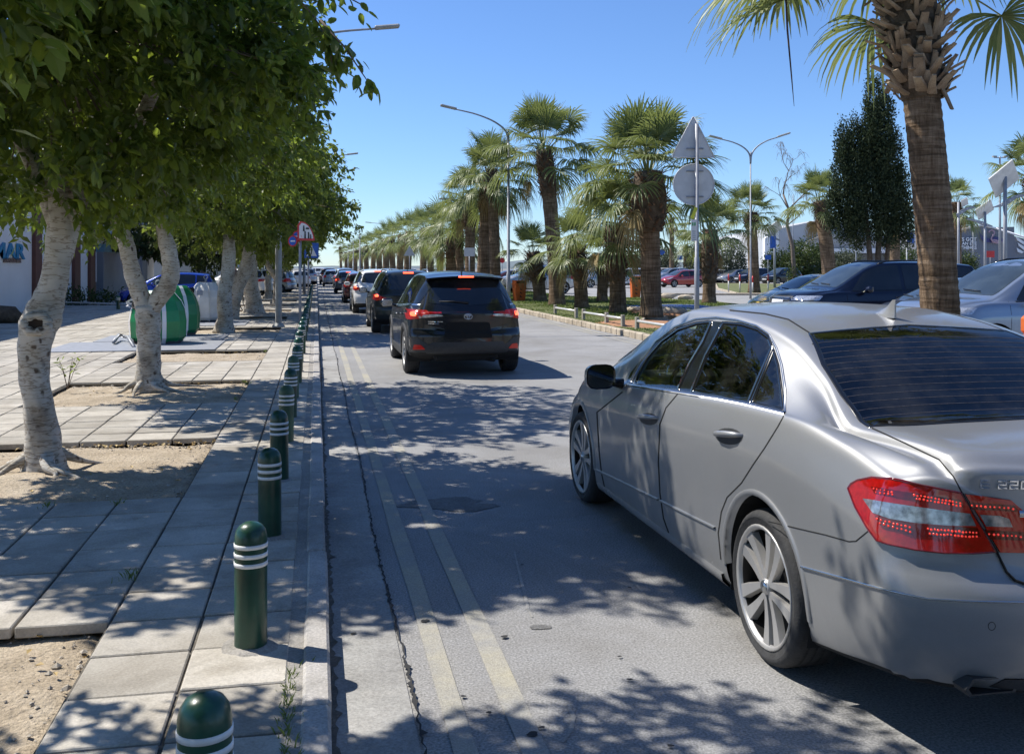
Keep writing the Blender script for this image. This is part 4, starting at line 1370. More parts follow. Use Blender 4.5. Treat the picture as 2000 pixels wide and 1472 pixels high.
# --- the black SUV with its brake lights on
def build_black_suv():
    t, c = make_car('suv_car', SUV, 'black suv braking in the lane, last in the queue of cars', 'car', (2.27, 15.55, 0), 0, P_black, 'suv', None, True, 2, 'five', ('fin', 'chrome'))
    # long lamp bars towards the middle with a clear strip under them
    for mir in (1, -1):
        lp = c.part('lamp_bar', M['lamp_red'], t, [c.patch('rear', [(.40,.975),(.62,.955),(.62,1.0),(.40,.99)], .03, .012, .02, mir)])
        c.part('clear_strip', M['lamp_clear'], t, [c.patch('rear', [(.38,.935),(.72,.905),(.74,.93),(.66,.952),(.40,.968)], .03, .013, .02, mir)])
        c.part('reflector', M['brake_glow'], t, [c.patch('rear', rounded([(.64,.43),(.82,.42),(.80,.50),(.70,.495)], .015), .03, .010, .01, mir)])
        c.part('bumper_corner', M['plastic_dark'], t, [c.patch('rear', [(.58,.40),(.9,.36),(.9,.60),(.74,.60),(.60,.50)], .04, .006, .01, mir)])
    c.part('lower_bumper', M['plastic_dark'], t, [c.patch('rear', [(-.62,.37),(.62,.37),(.66,.44),(.54,.545),(-.54,.545),(-.66,.44)], .05, .008, .01)])
    c.part('plate_recess', M['gap'], t, [c.patch('rear', rounded([(-.37,.60),(.37,.60),(.33,.84),(-.33,.84)], .03), .05, .022, .02)])
    # spoiler over the window
    mb = MB()
    n = 10; vs = []
    for k in range(n+1):
        x = -.60+1.2*k/n; bow = .05*(x/.6)**2
        vs += [(x, -.36+bow, 1.572-.03*(x/.6)**2), (x, -.66+bow*2.2, 1.545-.035*(x/.6)**2), (x, -.64+bow*2.2, 1.522-.035*(x/.6)**2), (x, -.42+bow, 1.505-.04*(x/.6)**2)]
    fs = []
    for k in range(n):
        for j in range(4): fs.append((4*k+j, 4*k+(j+1) % 4, 4*k+4+(j+1) % 4, 4*k+4+j))
    fs += [(0, 1, 2, 3), (4*n+3, 4*n+2, 4*n+1, 4*n)]
    mb.add(vs, fs, 0, True); sp = mb.build('spoiler', [P_black], t); smooth_angle(sp.data, 50)
    MB().box((0, -.665, 1.533), (.24, .012, .022), 0, None, .004).build('spoiler_lamp', [M['brake_lit']], t)
    # wiper on the glass
    a = c.hit((.02, -5, 1.125), (0, 1, 0)); b = c.hit((-.42, -5, 1.15), (0, 1, 0))
    mb = MB().tube([a[0]+a[1]*.02, a[0]*.5+b[0]*.5+a[1]*.035, b[0]+b[1]*.015], [.016, .009, .005], 6)
    mb.build('rear_wiper', [M['black']], t)
    # oval emblem of three rings
    mb = MB(); cz = .93
    h = c.hit((0, -5, cz), (0, 1, 0)); y = h[0].y-.014
    for a_, b_, zo in ((.062, .042, 0), (.044, .013, .017), (.017, .033, -.004)):
        mb.tube([(math.cos(a)*a_, y, cz+zo+math.sin(a)*b_) for a in [2*PI*k/24 for k in range(25)]], .0045, 5)
    mb.build('emblem', [M['chrome']], t)
    # two short rows of small chrome lettering at the left of the hatch
    for zz, ww in ((.845, .22), (.815, .16)):
        mb = MB()
        x = -.60
        while x < -.60+ww:
            w = rng.choice((.012, .018, .022))
            pc = c.patch('rear', [(x, zz), (x+w*.7, zz), (x+w*.7, zz+.014), (x, zz+.014)], .02, .008, .004)
            if pc: mb.add(pc[0], pc[1])
            x += w
        if mb.v: tag(mb.build('badge_lettering', [M['chrome']], t), kind='stuff')
    # exhaust and axle hanging under the tail
    mb = MB().box((0, -.45, .30), (1.0, .5, .12), 0, None, .04); mb.tube([(.25, .3, .26), (.35, -.3, .24), (.42, -.72, .25)], .035, 8)
    mb.build('silencer', [M['underbody']], t)
    return t
build_black_suv()

def queue_car(P, label, pos, mat, kind, opts=(), style='five'):
    return make_car({'suv': 'suv_car', 'hatch': 'hatchback_car', 'sedan': 'saloon_car', 'big': 'suv_car'}[kind], P, label, 'car', pos, 0, mat, kind, 'cars queueing in the lane', True, 1, style, opts)
queue_car(SUV, 'dark olive suv directly ahead of the black suv, second in the queue', (2.30, 25.3, 0), P_darkgreen, 'suv', ('fin', 'rails', 'rav'))
queue_car(SUV, 'white suv with lit brake lamps, third from the back of the queue', (2.20, 36.2, 0), P_white, 'suv', ('fin', 'rails', 'darkrails', 'rav'))
queue_car(HATCH, 'dark hatchback with an orange red glint, ahead of the white suv', (2.10, 46.6, 0), P_darkred, 'hatch')
q5, _ = queue_car(HATCH, 'grey hatchback with unlit lamps behind the far dark red car', (2.0, 63.5, 0), P_grey, 'hatch')
# ------------------------------------------------------------------ ground, road, pavement
def sheet(name, pts, z, mat, kind='structure', parent=None):
    mb = MB().add([(x, y, z) for x, y in pts], [tuple(range(len(pts)))])
    o = mb.build(name, [mat], parent)
    if kind: o['kind'] = kind
    if o.data.polygons[0].normal.z < 0:
        o.data.flip_normals()
    return o
def rect(x0, x1, y0, y1): return [(x0, y0), (x1, y0), (x1, y1), (x0, y1)]
KX = 0.055            # face of the left kerb
KR = 7.35             # face of the right kerb
sheet('ground', rect(-1500, 1500, -300, 3000), -.06, M['ground'])
road = sheet('road', rect(KX, KR, -30, 420), 0.0, M['asphalt'])
sheet('car_park', rect(KR+.1, 120, -30, 150), -.004, M['asphalt_far'])
sheet('concrete_gutter', rect(KX, .355, -30, 420), 0.005, M['gutter'])
# crack along the gutter, real depth-less sliver with broken edge
def crack(name, x0, y0, y1, w, amp, z, seed):
    r = random.Random(seed); L = []; Rr = []; y = y0; x = x0
    while y < y1:
        x = x0+amp*math.sin(y*1.3+seed)+r.uniform(-.008, .008)
        ww = w*r.uniform(.25, 1.5)
        if r.random() < .12: ww *= 2.2
        L.append((x-ww, y)); Rr.append((x+ww, y)); y += r.uniform(.015, .05) if y < 14 else r.uniform(.1, .3)
    n = len(L)
    mb = MB().add([(a, b, z) for a, b in L]+[(a, b, z) for a, b in Rr], [(i, i+n, i+n+1, i+1) for i in range(n-1)])
    o = mb.build(name, [M['crackdark']], road); o['kind'] = 'stuff'
    if o.data.polygons[0].normal.z < 0: o.data.flip_normals()
crack('gutter_crack', .362, 1.5, 60, .0055, .010, .010, 3)
crack('gutter_dirt', KX+.012, 1.5, 60, .012, .003, .0085, 7)
bpy.data.objects['gutter_dirt'].data.materials[0] = M['joint']
def linepaint(name, x0, x1, y0, y1, mat, z):
    n = 60; vs = []; r = random.Random(int(x0*100))
    for k in range(n+1):
        y = y0+(y1-y0)*(k/n)**2
        vs += [(x0+r.uniform(-.006, .006), y, z), (x1+r.uniform(-.006, .006), y, z)]
    mb = MB().add(vs, [(2*k, 2*k+1, 2*k+3, 2*k+2) for k in range(n)])
    o = mb.build(name, [mat], road)
linepaint('yellow_line', .462, .552, 1.5, 200, M['yellow_line'], .005)
linepaint('yellow_line', .70, .792, 1.5, 200, M['yellow_line'], .005)
linepaint('edge_line', KR-.33, KR-.24, 8, 200, M['yellow_line'], .005)
linepaint('edge_line', KR-.55, KR-.46, 8, 200, M['yellow_line'], .005)
# dark repair patches and oil spots in the asphalt
def blob(name, cx, cy_, rx, ry, mat, z, seed, parent=road, n=26, rough=.25):
    r = random.Random(seed); ph = [r.uniform(0, 6.28) for _ in range(4)]
    pts = []
    for k in range(n):
        a = 2*PI*k/n; q = 1+rough*(math.sin(2*a+ph[0])*.5+math.sin(3*a+ph[1])*.35+math.sin(7*a+ph[2])*.2)+r.uniform(-.06, .06)
        pts.append((cx+math.cos(a)*rx*q, cy_+math.sin(a)*ry*q))
    return sheet(name, pts, z, mat, None, parent)
p = gp(875, 985); blob('repair_patch', p.x, p.y, .34, .17, M['asphalt_patch'], .004, 5, n=60, rough=.5)
for i, (px_, py_, s) in enumerate([(1040,1437,.022),(1058,1424,.012),(830,1215,.022),(985,1246,.018),(955,1395,.012),(1230,1330,.012),(1020,1105,.010),(1230,1150,.012),(1210,1285,.01),(905,1363,.012),(1310,1460,.012),(690,1240,.014),(600+1075/1.907,700+1.0,.01)]):
    if py_ < 900: continue
    q = gp(px_, py_); blob('oil_spot', q.x, q.y, s, s*.8, M['crackdark'], .0095, 20+i, n=12)
q = gp(1055, 1225); blob('repair_patch', q.x, q.y, .05, .03, M['asphalt_patch'], .0035, 9)

def scuff(x0, y0, pts, w):
    vs = []; n = len(pts)
    for i, (px_, py_) in enumerate(pts):
        q = gp(px_, py_); ww = w*(.3+.7*math.sin(PI*(i+.5)/n)); vs += [(q.x-ww, q.y, .004), (q.x+ww, q.y, .004)]
    sheet_ = MB().add(vs, [(2*i, 2*i+1, 2*i+3, 2*i+2) for i in range(n-1)]).build('scuff_mark', [M['gutter']], road)
scuff(0, 0, [(1226,1124),(1240,1140),(1256,1158),(1268,1172)], .006)
scuff(0, 0, [(1005,1078),(1012,1110),(1022,1150),(1032,1190),(1040,1206)], .008)
scuff(0, 0, [(1108,1375),(1120,1400),(1116,1425),(1100,1450)], .010)
scuff(0, 0, [(950,980),(1010,975),(1060,973),(1090,970)], .010)
# pavement: bedding sheet below, slabs as separate pieces above
sheet('pavement_far', rect(-16, KX-.10, 160, 420), .055, M['slab'])
PITS = [(2.35, 4.78), (6.95, 9.42), (11.9, 14.15), (17.2, 19.2), (24.2, 26.4), (29.9, 32.1), (35.2, 37.4), (40.6, 42.6), (46, 48), (51.4, 53.4), (57, 59)]
PX0, PX1 = -3.3, -.90
pvs = [rect(PX1-.01, KX-.10, -6, 160), rect(-16, PX0+.01, -6, 160)]
py0 = -6
for a_, b_ in PITS+[(160, 161)]:
    pvs.append(rect(PX0+.01, PX1-.01, py0, a_-.0)); py0 = b_
mbp = MB()
for q_ in pvs: mbp.add([(x_, y_, .088) for x_, y_ in q_], [(0, 1, 2, 3)])
pave = mbp.build('pavement', [M['joint']]); pave['kind'] = 'structure'
def in_pit(x, y, pad=0):
    if not (PX0-.02 < x < PX1-.0): return False
    return any(a < y < b for a, b in PITS)
slab_mb = MB().box((0, 0, 0), (.386, .386, .05), 0, None, .005)
slab_meshes = [slab_mb.mesh('paving_slab', [m]) for m in M['slabs']]
mb_far = MB(); slabs = []
TS = .4
yy = .4
iy = 0
while yy < 70:
    x = -.105-TS/2; ix = 0
    while x > -15.8:
        if not in_pit(x, yy):
            slabs.append((x, yy, math.hypot(x*.8+.0, yy)))
        x -= TS; ix += 1
    yy += TS; iy += 1
def in_view(x, y):
    Z = x*SN+y*CS
    if Z < .5: return False
    px_ = 1000+F_PX*(x*CS-y*SN)/Z
    py_ = 522+F_PX*1.58/Z
    return -60 < px_ < 2050 and py_ < 1560
vis = sorted([s for s in slabs if in_view(s[0], s[1])], key=lambda s: s[2])
near = set((s[0], s[1]) for s in vis[:300])
r_ = random.Random(5)
for x, y, d in slabs:
    z = .077+r_.uniform(-.003, .003); tx, ty = r_.uniform(-.006, .006), r_.uniform(-.006, .006)
    if (x, y) in near:
        o = bpy.data.objects.new('paving_slab', slab_meshes[r_.randrange(4)]); COL.objects.link(o); o.parent = pave
        o.location = (x+r_.uniform(-.002, .002), y+r_.uniform(-.002, .002), z); o.rotation_euler = (tx, ty, r_.uniform(-.004, .004)+PI/2*r_.randrange(4))
    else:
        if y < 40: h = .194
        else: h = .196
        zt = z+.025
        mb_far.add([(x-h, y-h, zt+ty*.2), (x+h, y-h, zt-ty*.2), (x+h, y+h, zt+tx*.2), (x-h, y+h, zt), (x-h, y-h, .056), (x+h, y-h, .056), (x+h, y+h, .056), (x-h, y+h, .056)],
                   [(0, 1, 2, 3), (4, 5, 1, 0), (5, 6, 2, 1), (6, 7, 3, 2), (7, 4, 0, 3)], r_.randrange(4))
o = mb_far.build('paving_slab', M['slabs'], pave); o['kind'] = 'stuff'
# sand spilled in joints and cement round the posts is laid as thin uneven mounds
def mound(name, cx, cy_, rx, ry, h, mat, seed, z0, n=14, rings=5, parent=None, kind=None):
    r = random.Random(seed); vs = [(cx, cy_, z0+h)]; fs = []
    for k in range(1, rings+1):
        u = k/rings
        for j in range(n):
            a = 2*PI*j/n; q = 1+r.uniform(-.12, .12)*(u > .5)
            vs.append((cx+math.cos(a)*rx*u*q, cy_+math.sin(a)*ry*u*q, z0+h*(1-u*u)*r.uniform(.8, 1.2) if k < rings else z0-.012))
    for j in range(n): fs.append((0, 1+j, 1+(j+1) % n))
    for k in range(rings-1):
        for j in range(n): fs.append((1+k*n+j, 1+(k+1)*n+j, 1+(k+1)*n+(j+1) % n, 1+k*n+(j+1) % n))
    o = MB().add(vs, fs, 0, True).build(name, [mat], parent)
    if kind: o['kind'] = kind
    return o
# kerb stones, left
kerb = sheet('kerb', rect(KX-.16, KX-.002, -6, 420), .012, M['joint'])
r_ = random.Random(8); y = -.3; cnt = 0; kmb = MB()
km = [MB().box((0, 0, 0), (.105, L-.008, .14), 0, None, .012).mesh('kerb_stone', [M['kerb']]) for L in (1.0, .94, 1.05)]
while y < 160:
    L = r_.choice((0, 1, 2)); ln = (1.0, .94, 1.05)[L]
    if y < 60:
        o = link('kerb_stone', km[L], kerb, (KX-.054+r_.uniform(-.004, .004), y+ln/2, .040+r_.uniform(-.003, .003)))
        o.rotation_euler = (0, r_.uniform(-.01, .01), r_.uniform(-.003, .003))
    else: kmb.box((KX-.054, y+ln/2, .040), (.105, ln-.01, .14))
    y += ln
o = kmb.build('kerb_stone', [M['kerb']], kerb); o['kind'] = 'stuff'
sheet('mortar_strip', rect(KX-.17, KX-.098, -6, 160), .098, M['mortar'])
# tree pits: bare earth with clods and pebbles
import mathutils.noise as mn
def pit(y0, y1, det):
    nx = 46 if det else 10; ny = 46 if det else 8; vs = []; fs = []
    x0, x1 = PX0-.05, PX1+.03
    for j in range(ny+1):
        for i in range(nx+1):
            x = x0+(x1-x0)*i/nx; y = y0-.03+(y1-y0+.06)*j/ny
            e = min(i, nx-i, j, ny-j)/nx
            h = .030*mn.fractal(Vector((x*1.6, y*1.6, 0)), 1.0, 2.0, 4)+.008*mn.noise(Vector((x*14, y*14, 3)))
            h += .035*math.exp(-((x+2.15)**2+(y-(y0+y1)/2)**2)/.5)
            vs.append((x, y, .045+h - (.02 if e < .03 else 0)))
    for j in range(ny):
        for i in range(nx): fs.append((j*(nx+1)+i, j*(nx+1)+i+1, (j+1)*(nx+1)+i+1, (j+1)*(nx+1)+i))
    o = MB().add(vs, fs, 0, True).build('tree_pit', [M['dirt']]); o['kind'] = 'structure'
    if det:
        mb = MB(); r = random.Random(int(y0*10))
        for k in range(520 if det == 2 else 200):
            # most of the litter gathers along the slab edges
            if r.random() < .55:
                sd = r.random()
                if sd < .5: x, y = r.uniform(x0+.1, x1-.02), y1-abs(r.gauss(0, .12))-.02
                elif sd < .8: x, y = x1-abs(r.gauss(0, .15))-.02, r.uniform(y0, y1)
                else: x, y = r.uniform(x0+.1, x1), y0+abs(r.gauss(0, .08))
            else: x, y = r.uniform(x0+.1, x1-.04), r.uniform(y0, y1)
            s = r.uniform(.003, .014) if r.random() < .9 else r.uniform(.012, .026)
            z = .052+.03*mn.fractal(Vector((x*1.6, y*1.6, 0)), 1.0, 2.0, 4)
            q = Matrix.Translation((x, y, z)) @ Matrix.Rotation(r.uniform(0, 6), 4, 'Z') @ Matrix.Rotation(r.uniform(-.5, .5), 4, 'X')
            a, b, c_ = s, s*r.uniform(.6, 1), s*r.uniform(.4, .8)
            mb.add([(a, 0, 0), (0, b, 0), (-a, 0, 0), (0, -b, 0), (r.uniform(-.2, .2)*a, 0, c_), (0, 0, -c_)], [(0, 1, 4), (1, 2, 4), (2, 3, 4), (3, 0, 4), (1, 0, 5), (2, 1, 5), (3, 2, 5), (0, 3, 5)], 0, False, q)
        s_ = mb.build('pebble', [M['pebble']], o); s_['kind'] = 'stuff'
        mb = MB()
        for k in range(70 if det == 2 else 25):
            if r.random() < .7: x, y = r.uniform(x0+1.2, x1-.02), y1-abs(r.gauss(0, .08))-.02
            else: x, y = r.uniform(x0+.3, x1-.04), r.uniform(y0, y1)
            z = .068+.03*mn.fractal(Vector((x*1.6, y*1.6, 0)), 1.0, 2.0, 4)
            q = Matrix.Translation((x, y, z)) @ Matrix.Rotation(r.uniform(0, 6), 4, 'Z') @ Matrix.Rotation(r.uniform(-.6, .6), 4, 'X')
            l, w = r.uniform(.03, .055), r.uniform(.010, .018)
            mb.add([(0, -l/2, 0), (w, 0, .008), (0, l/2, .002), (-w, 0, .010), (0, 0, 0)], [(0, 1, 4), (1, 2, 4), (2, 3, 4), (3, 0, 4)], 0, False, q)
        s_ = mb.build('dry_leaf', [M['dryleaf']], o); s_['kind'] = 'stuff'
for i, (a, b) in enumerate(PITS): pit(a, b, 2 if i < 2 else (1 if i < 4 else 0))
# tufts of weeds in the joints
def tufts(name, spots, seed, h=(.02, .05), mat='grassblade', n=26, sp=.05):
    r = random.Random(seed); V = []; F = []; C = []
    for (x, y, z) in spots:
        for k in range(n):
            a = r.uniform(0, 6.28); rr = abs(r.gauss(0, sp)); px_, py_ = x+math.cos(a)*rr*.5, y+math.sin(a)*rr
            b = r.uniform(0, 6.28); hh = r.uniform(*h); w = r.uniform(.0015, .003)*(hh/.04+.5)
            dx, dy = math.cos(b), math.sin(b); o = len(V)
            le = hh*r.uniform(.2, .8)
            V += [(px_-dy*w, py_+dx*w, z), (px_+dy*w, py_-dx*w, z), (px_+dx*le*.4, py_+dy*le*.4, z+hh*.7), (px_+dx*le, py_+dy*le, z+hh)]
            F += [(o, o+1, o+2), (o+1, o+3, o+2)]; t = r.random(); C += [(t, t, t)]*4
    me = npmesh(name, np.array(V), np.array(F), M[mat], np.array(C))
    o = link(name, me); o['kind'] = 'stuff'
    return o
tufts('weed', [(-.10, 2.9+.12*k, .085) for k in range(9)]+[(-.93, 5.25, .1), (-1.3, 6.9, .09), (-1.75, 6.92, .09), (-.95, 12.1, .09), (-.98, 14.0, .08), (-.93, 13.6, .09), (-.95, 18.9, .09)], 3)
# metal plates under the containers
plate = MB()
for (x0, x1, y0, y1) in ((-5.0, -1.9, 19.3, 21.6), (-4.6, -2.0, 21.75, 23.6), (-4.6, -1.9, 27.2, 30.0)):
    MB().box(((x0+x1)/2, (y0+y1)/2, .112), (x1-x0, y1-y0, .02), 0, None, .004).build('base_plate', [M['galv']], pave)

# ------------------------------------------------------------------ right verge
verge = None
def ground_mesh(name, outline, z, mat, step, amp, kind='structure'):
    pts = [Vector(p) for p in resample(outline, step)]; n = len(pts)
    ed = [(i, (i+1) % n) for i in range(n)]
    xs = [p.x for p in pts]; ys = [p.y for p in pts]
    gx = min(xs)+step/2
    while gx < max(xs):
        gy = min(ys)+step/2
        while gy < max(ys):
            if inpoly((gx, gy), outline): pts.append(Vector((gx+rng.uniform(-.1, .1)*step, gy+rng.uniform(-.1, .1)*step)))
            gy += step
        gx += step
    r = delaunay_2d_cdt(pts, ed, [], 1, 1e-5)
    vs = [(p.x, p.y, z+amp*mn.fractal(Vector((p.x*.5, p.y*.5, 1)), 1, 2, 3)) for p in r[0]]
    o = MB().add(vs, r[2], 0, True).build(name, [mat]); o['kind'] = kind
    if o.data.polygons[0].normal.z < 0: o.data.flip_normals()
    return o
V1 = [(KR+.16, 6), (8.9, 6), (9.2, 27), (10.2, 29.5), (13, 30.6), (17.5, 38), (18.2, 44), (15, 49), (13.5, 52), (13.3, 300), (KR+.16, 300)]
grass_verge = ground_mesh('grass_verge', V1[:8]+[(13.5, 52), (13.4, 110), (KR+.16, 110)], .12, M['turf'], 1.1, .03)
sheet('grass_verge', rect(KR+.16, 13.3, 110, 420), .12, M['turf'])
A = [gp(1397, 553, .1), gp(1640, 556, .1), gp(1640, 575, .1), gp(1440, 572, .1), gp(1402, 563, .1)]
grass_island = sheet('grass_island', [(p.x, p.y) for p in A], .10, M['turf'])
mbk = MB()
def kerb_line(pts, w=.14, h=.16, z=.04, ln=1.0, mi=0):
    for i in range(len(pts)-1):
        a = Vector(pts[i]); b = Vector(pts[i+1]); d = (b-a); L = d.length; n = max(1, int(L/ln))
        for k in range(n):
            c_ = a+d*((k+.5)/n); mbk.box((c_.x, c_.y, z), (L/n-.015, w, h), mi, math.atan2(d.y, d.x), .015)
kerb_line([(p.x, p.y) for p in A]+[(A[0].x, A[0].y)], ln=2.0)
kerb_line([(13.4, 52), (15, 49), (18.2, 44), (17.5, 38), (13, 30.6), (10.2, 29.5), (9.25, 27), (9.0, 8)], ln=1.0)
kerb_line([(13.4, 52), (13.4, 110)], ln=2)
kerb_line([(20, 56), (30, 53), (45, 52)], ln=2.0)
o = mbk.build('island_kerb', [M['kerb_tan']]); o['kind'] = 'structure'
# tan kerb stones along the far side of the road, every stone by itself
rk = sheet('verge_kerb', rect(KR+.002, KR+.158, -6, 420), .012, M['joint'])
ktm = [MB().box((0, 0, 0), (.155, L-.022, .24), 0, None, .022).mesh('kerb_stone', [M['kerb_tan']]) for L in (.5, .46)]
r_ = random.Random(3); y = 9.0; far = MB()
while y < 200:
    L = r_.choice((0, 1)); ln = (.5, .46)[L]
    if y < 100:
        o = link('kerb_stone', ktm[L], rk, (KR+.08+r_.uniform(-.008, .008), y+ln/2, .035+r_.uniform(-.006, .006)))
        o.rotation_euler = (r_.uniform(-.01, .01), r_.uniform(-.03, .03), r_.uniform(-.012, .012))
    else: far.box((KR+.08, y+ln/2, .035), (.155, ln-.02, .24))
    y += ln
o = far.build('kerb_stone', [M['kerb_tan']], rk); o['kind'] = 'stuff'
# blades on the verge near the road
def grass_patch(name, outline, z, n, seed, h=(.03, .09), ymax=60):
    r = np.random.RandomState(seed)
    xs = [p[0] for p in outline]; ys = [p[1] for p in outline]
    P = []
    while len(P) < n:
        x = r.uniform(min(xs), max(xs)); y = min(ys)+(min(max(ys), ymax)-min(ys))*r.uniform(0, 1)**1.2
        if inpoly((x, y), outline): P.append((x, y))
    P = np.array(P); a = r.uniform(0, 6.28, n); hh = r.uniform(h[0], h[1], n)*(.5+.8*np.clip(np.sin(P[:, 0]*2.1)+np.sin(P[:, 1]*1.7), -.6, 1))
    hh = np.maximum(hh, .012)
    w = .006+P[:, 1]*.0004; dx, dy = np.cos(a), np.sin(a); le = hh*r.uniform(.1, .7, n)
    zz = np.full(n, z)
    V = np.stack([np.stack([P[:, 0]-dy*w, P[:, 1]+dx*w, zz], 1), np.stack([P[:, 0]+dy*w, P[:, 1]-dx*w, zz], 1), np.stack([P[:, 0]+dx*le, P[:, 1]+dy*le, zz+hh], 1)], 1).reshape(-1, 3)
    F = np.arange(n*3).reshape(-1, 3); t = np.repeat(r.uniform(0, 1, n), 3)
    o = link(name, npmesh(name, V, F, M['grassblade'], np.stack([t]*3, 1))); o['kind'] = 'stuff'
grass_patch('grass', [(KR+.2, 14), (8.9, 14), (9.15, 27), (10.2, 29.6), (13, 30.7), (17.4, 38), (18.1, 44), (15, 48.9), (13.4, 52), (13.3, 80), (KR+.2, 80)], .125, 60000, 4, ymax=80)
p = gp(1262, 632, .13); mound('bare_earth', p.x, p.y, 1.3, 2.0, .06, M['red_dirt'], 3, .13, kind='structure')
p = gp(1290, 612, .13); mound('bare_earth', p.x, p.y, .9, 1.6, .10, M['red_dirt'], 4, .13, kind='structure')
# blue painted bay and white lines in the car park
sheet('blue_paint_bay', rect(12.2, 15.2, 33.0, 38.0), .152, M['blue_paint'])
MB().box((13.7, 35.5, .10), (3.0, 5.0, .10)).build('bay_slab', [M['gutter']])['kind'] = 'structure'
for (a, b, c_, d) in ((19, 31, 47.0, 47.25), (20, 34, 50.2, 50.4), (16, 40, 55.8, 56.0)):
    sheet('painted_line', rect(a, b, c_, d), 0.0, M['white_line'])
for k in range(14):
    sheet('painted_line', rect(22+k*2.7, 22.1+k*2.7, 72, 76.5), 0.0, M['white_line'])

# ------------------------------------------------------------------ bollards
def bollard_parts():
    rb = .067
    prof = [(rb, -.02), (rb, .44), (rb*.985, .462), (rb*.90, .486), (rb*.70, .505), (rb*.40, .517), (0.0001, .521)]
    me = MB().lathe([(rb, 0.0), (rb, .15), (rb, .3)]+prof[1:], 28).mesh('post', [M['bollard_green']])
    me2 = me.copy(); me2.materials.clear(); me2.materials.append(M['bollard_worn'])
    band = MB().lathe([(rb-.002, -.009), (rb+.0022, -.0085), (rb+.0022, .0085), (rb-.002, .009)], 28).mesh('reflective_band', [M['band_white']])
    return me, me2, band
BM, BMW, BB = bollard_parts()
def bollard(x, y, label, worn=False, tilt=(0, 0), group='bollards along the kerb', z=.10, foot=True):
    o = link('bollard', BMW if worn else BM, None, (x, y, z)); tag(o, label, 'bollard', group)
    o.rotation_euler = (tilt[0], tilt[1], rng.uniform(0, 6))
    for zz in (.350, .388, .426): link('reflective_band', BB, o, (0, 0, zz))
    if foot and y < 20:
        q = mound('cement_footing', x, y, rng.uniform(.10, .15), rng.uniform(.10, .16), .018, M['mortar'], int(y*7), z, parent=pave)
    return o
BL = []
bt = [(416,1350,0), (482,1027,1), (524,885,2), (541,810,3), (550,757,4), (563,724,5)]
ys_ = [2.53, 4.19, 5.89, 7.43, 9.0, 10.45]
words = ['green bollard with three white rings cut off by the bottom edge', 'dark green bollard standing in dappled light, second from the camera', 'dark green bollard with a crossed white ring, third from the camera',
         'dark green bollard fourth from the camera along the kerb', 'paler worn green bollard, fifth from the camera', 'slim looking bollard sixth from the camera along the kerb']
for i, y in enumerate(ys_):
    bollard(-.268, y, words[i], i == 4, (rng.uniform(-.012, .012), rng.uniform(-.012, .012)))
nums = ['seventh', 'eighth', 'ninth', 'tenth', 'eleventh', 'twelfth', 'thirteenth', 'fourteenth', 'fifteenth', 'sixteenth']
y = 12.0; k = 0
while y < 62:
    bollard(-.268+rng.uniform(-.01, .01), y, '%s green bollard from the camera in the row on the kerb' % nums[k] if k < 10 else '%s green bollard counted from the camera, far along the kerb row' % ('seventeenth', 'eighteenth', 'nineteenth', 'twentieth', 'twenty-first', 'twenty-second', 'twenty-third', 'twenty-fourth', 'twenty-fifth', 'twenty-sixth', 'twenty-seventh', 'twenty-eighth', 'twenty-ninth', 'thirtieth', 'thirty-first', 'thirty-second', 'thirty-third', 'thirty-fourth', 'thirty-fifth', 'thirty-sixth')[min(19, k-10)], rng.random() < .15, (rng.uniform(-.015, .015), rng.uniform(-.015, .015)))
    y += 1.55 if y < 40 else 2.2; k += 1
p = gp(541, 602, .1); bollard(p.x, p.y, 'lone green bollard standing back from the kerb by the light pole', group=None)
p = gp(231, 604, .1); bollard(p.x, p.y, 'lone bollard before the grey wall by the dark doorway', group=None)
MB().tube([(p.x-2.6, p.y+2.5, .30), (p.x-.1, p.y+.1, .30), (p.x+1.2, p.y-1.0, .30)], .03, 8).build('low_barrier_rail', [M['rail_metal']])
tag(bpy.data.objects['low_barrier_rail'], 'low white rail beside the lone bollard before the dark doorway', 'rail')

# ------------------------------------------------------------------ low rail fence on the verge
def fence_section(pts, label):
    t = thing('rail_fence', label, 'fence', (pts[0][0], pts[0][1], .13), 0, 'low rail fences on the verge')
    o = Vector((pts[0][0], pts[0][1], .13))
    d = (Vector(pts[-1])-Vector(pts[0])); ang = math.atan2(d.y, d.x)
    for x, y in pts:
        mb = MB().box((x-o.x, y-o.y, .13), (.13, .085, .34), 0, ang, .008); mb.build('post', [M['postwood']], t)
    for i in range(len(pts)-1):
        a = Vector((pts[i][0], pts[i][1], .13+.20)); b = Vector((pts[i+1][0], pts[i+1][1], .13+.20))
        MB().tube([a-o, b-o], .036, 12).build('rail', [M['rail_metal']], t)
fence_section([(7.83, 31.6), (7.85, 29.0)], 'shortest low rail fence, farthest along the verge beyond the black suv')
fence_section([(7.86, 28.2), (7.88, 25.9), (7.90, 23.6+.9)], 'low rail fence with two rails, middle one on the verge')
fence_section([(7.92, 23.4), (7.95, 20.4), (7.97, 17.4), (8.0, 14.4)], 'low rail fence on the verge beside the bare earth, partly behind the silver saloon')
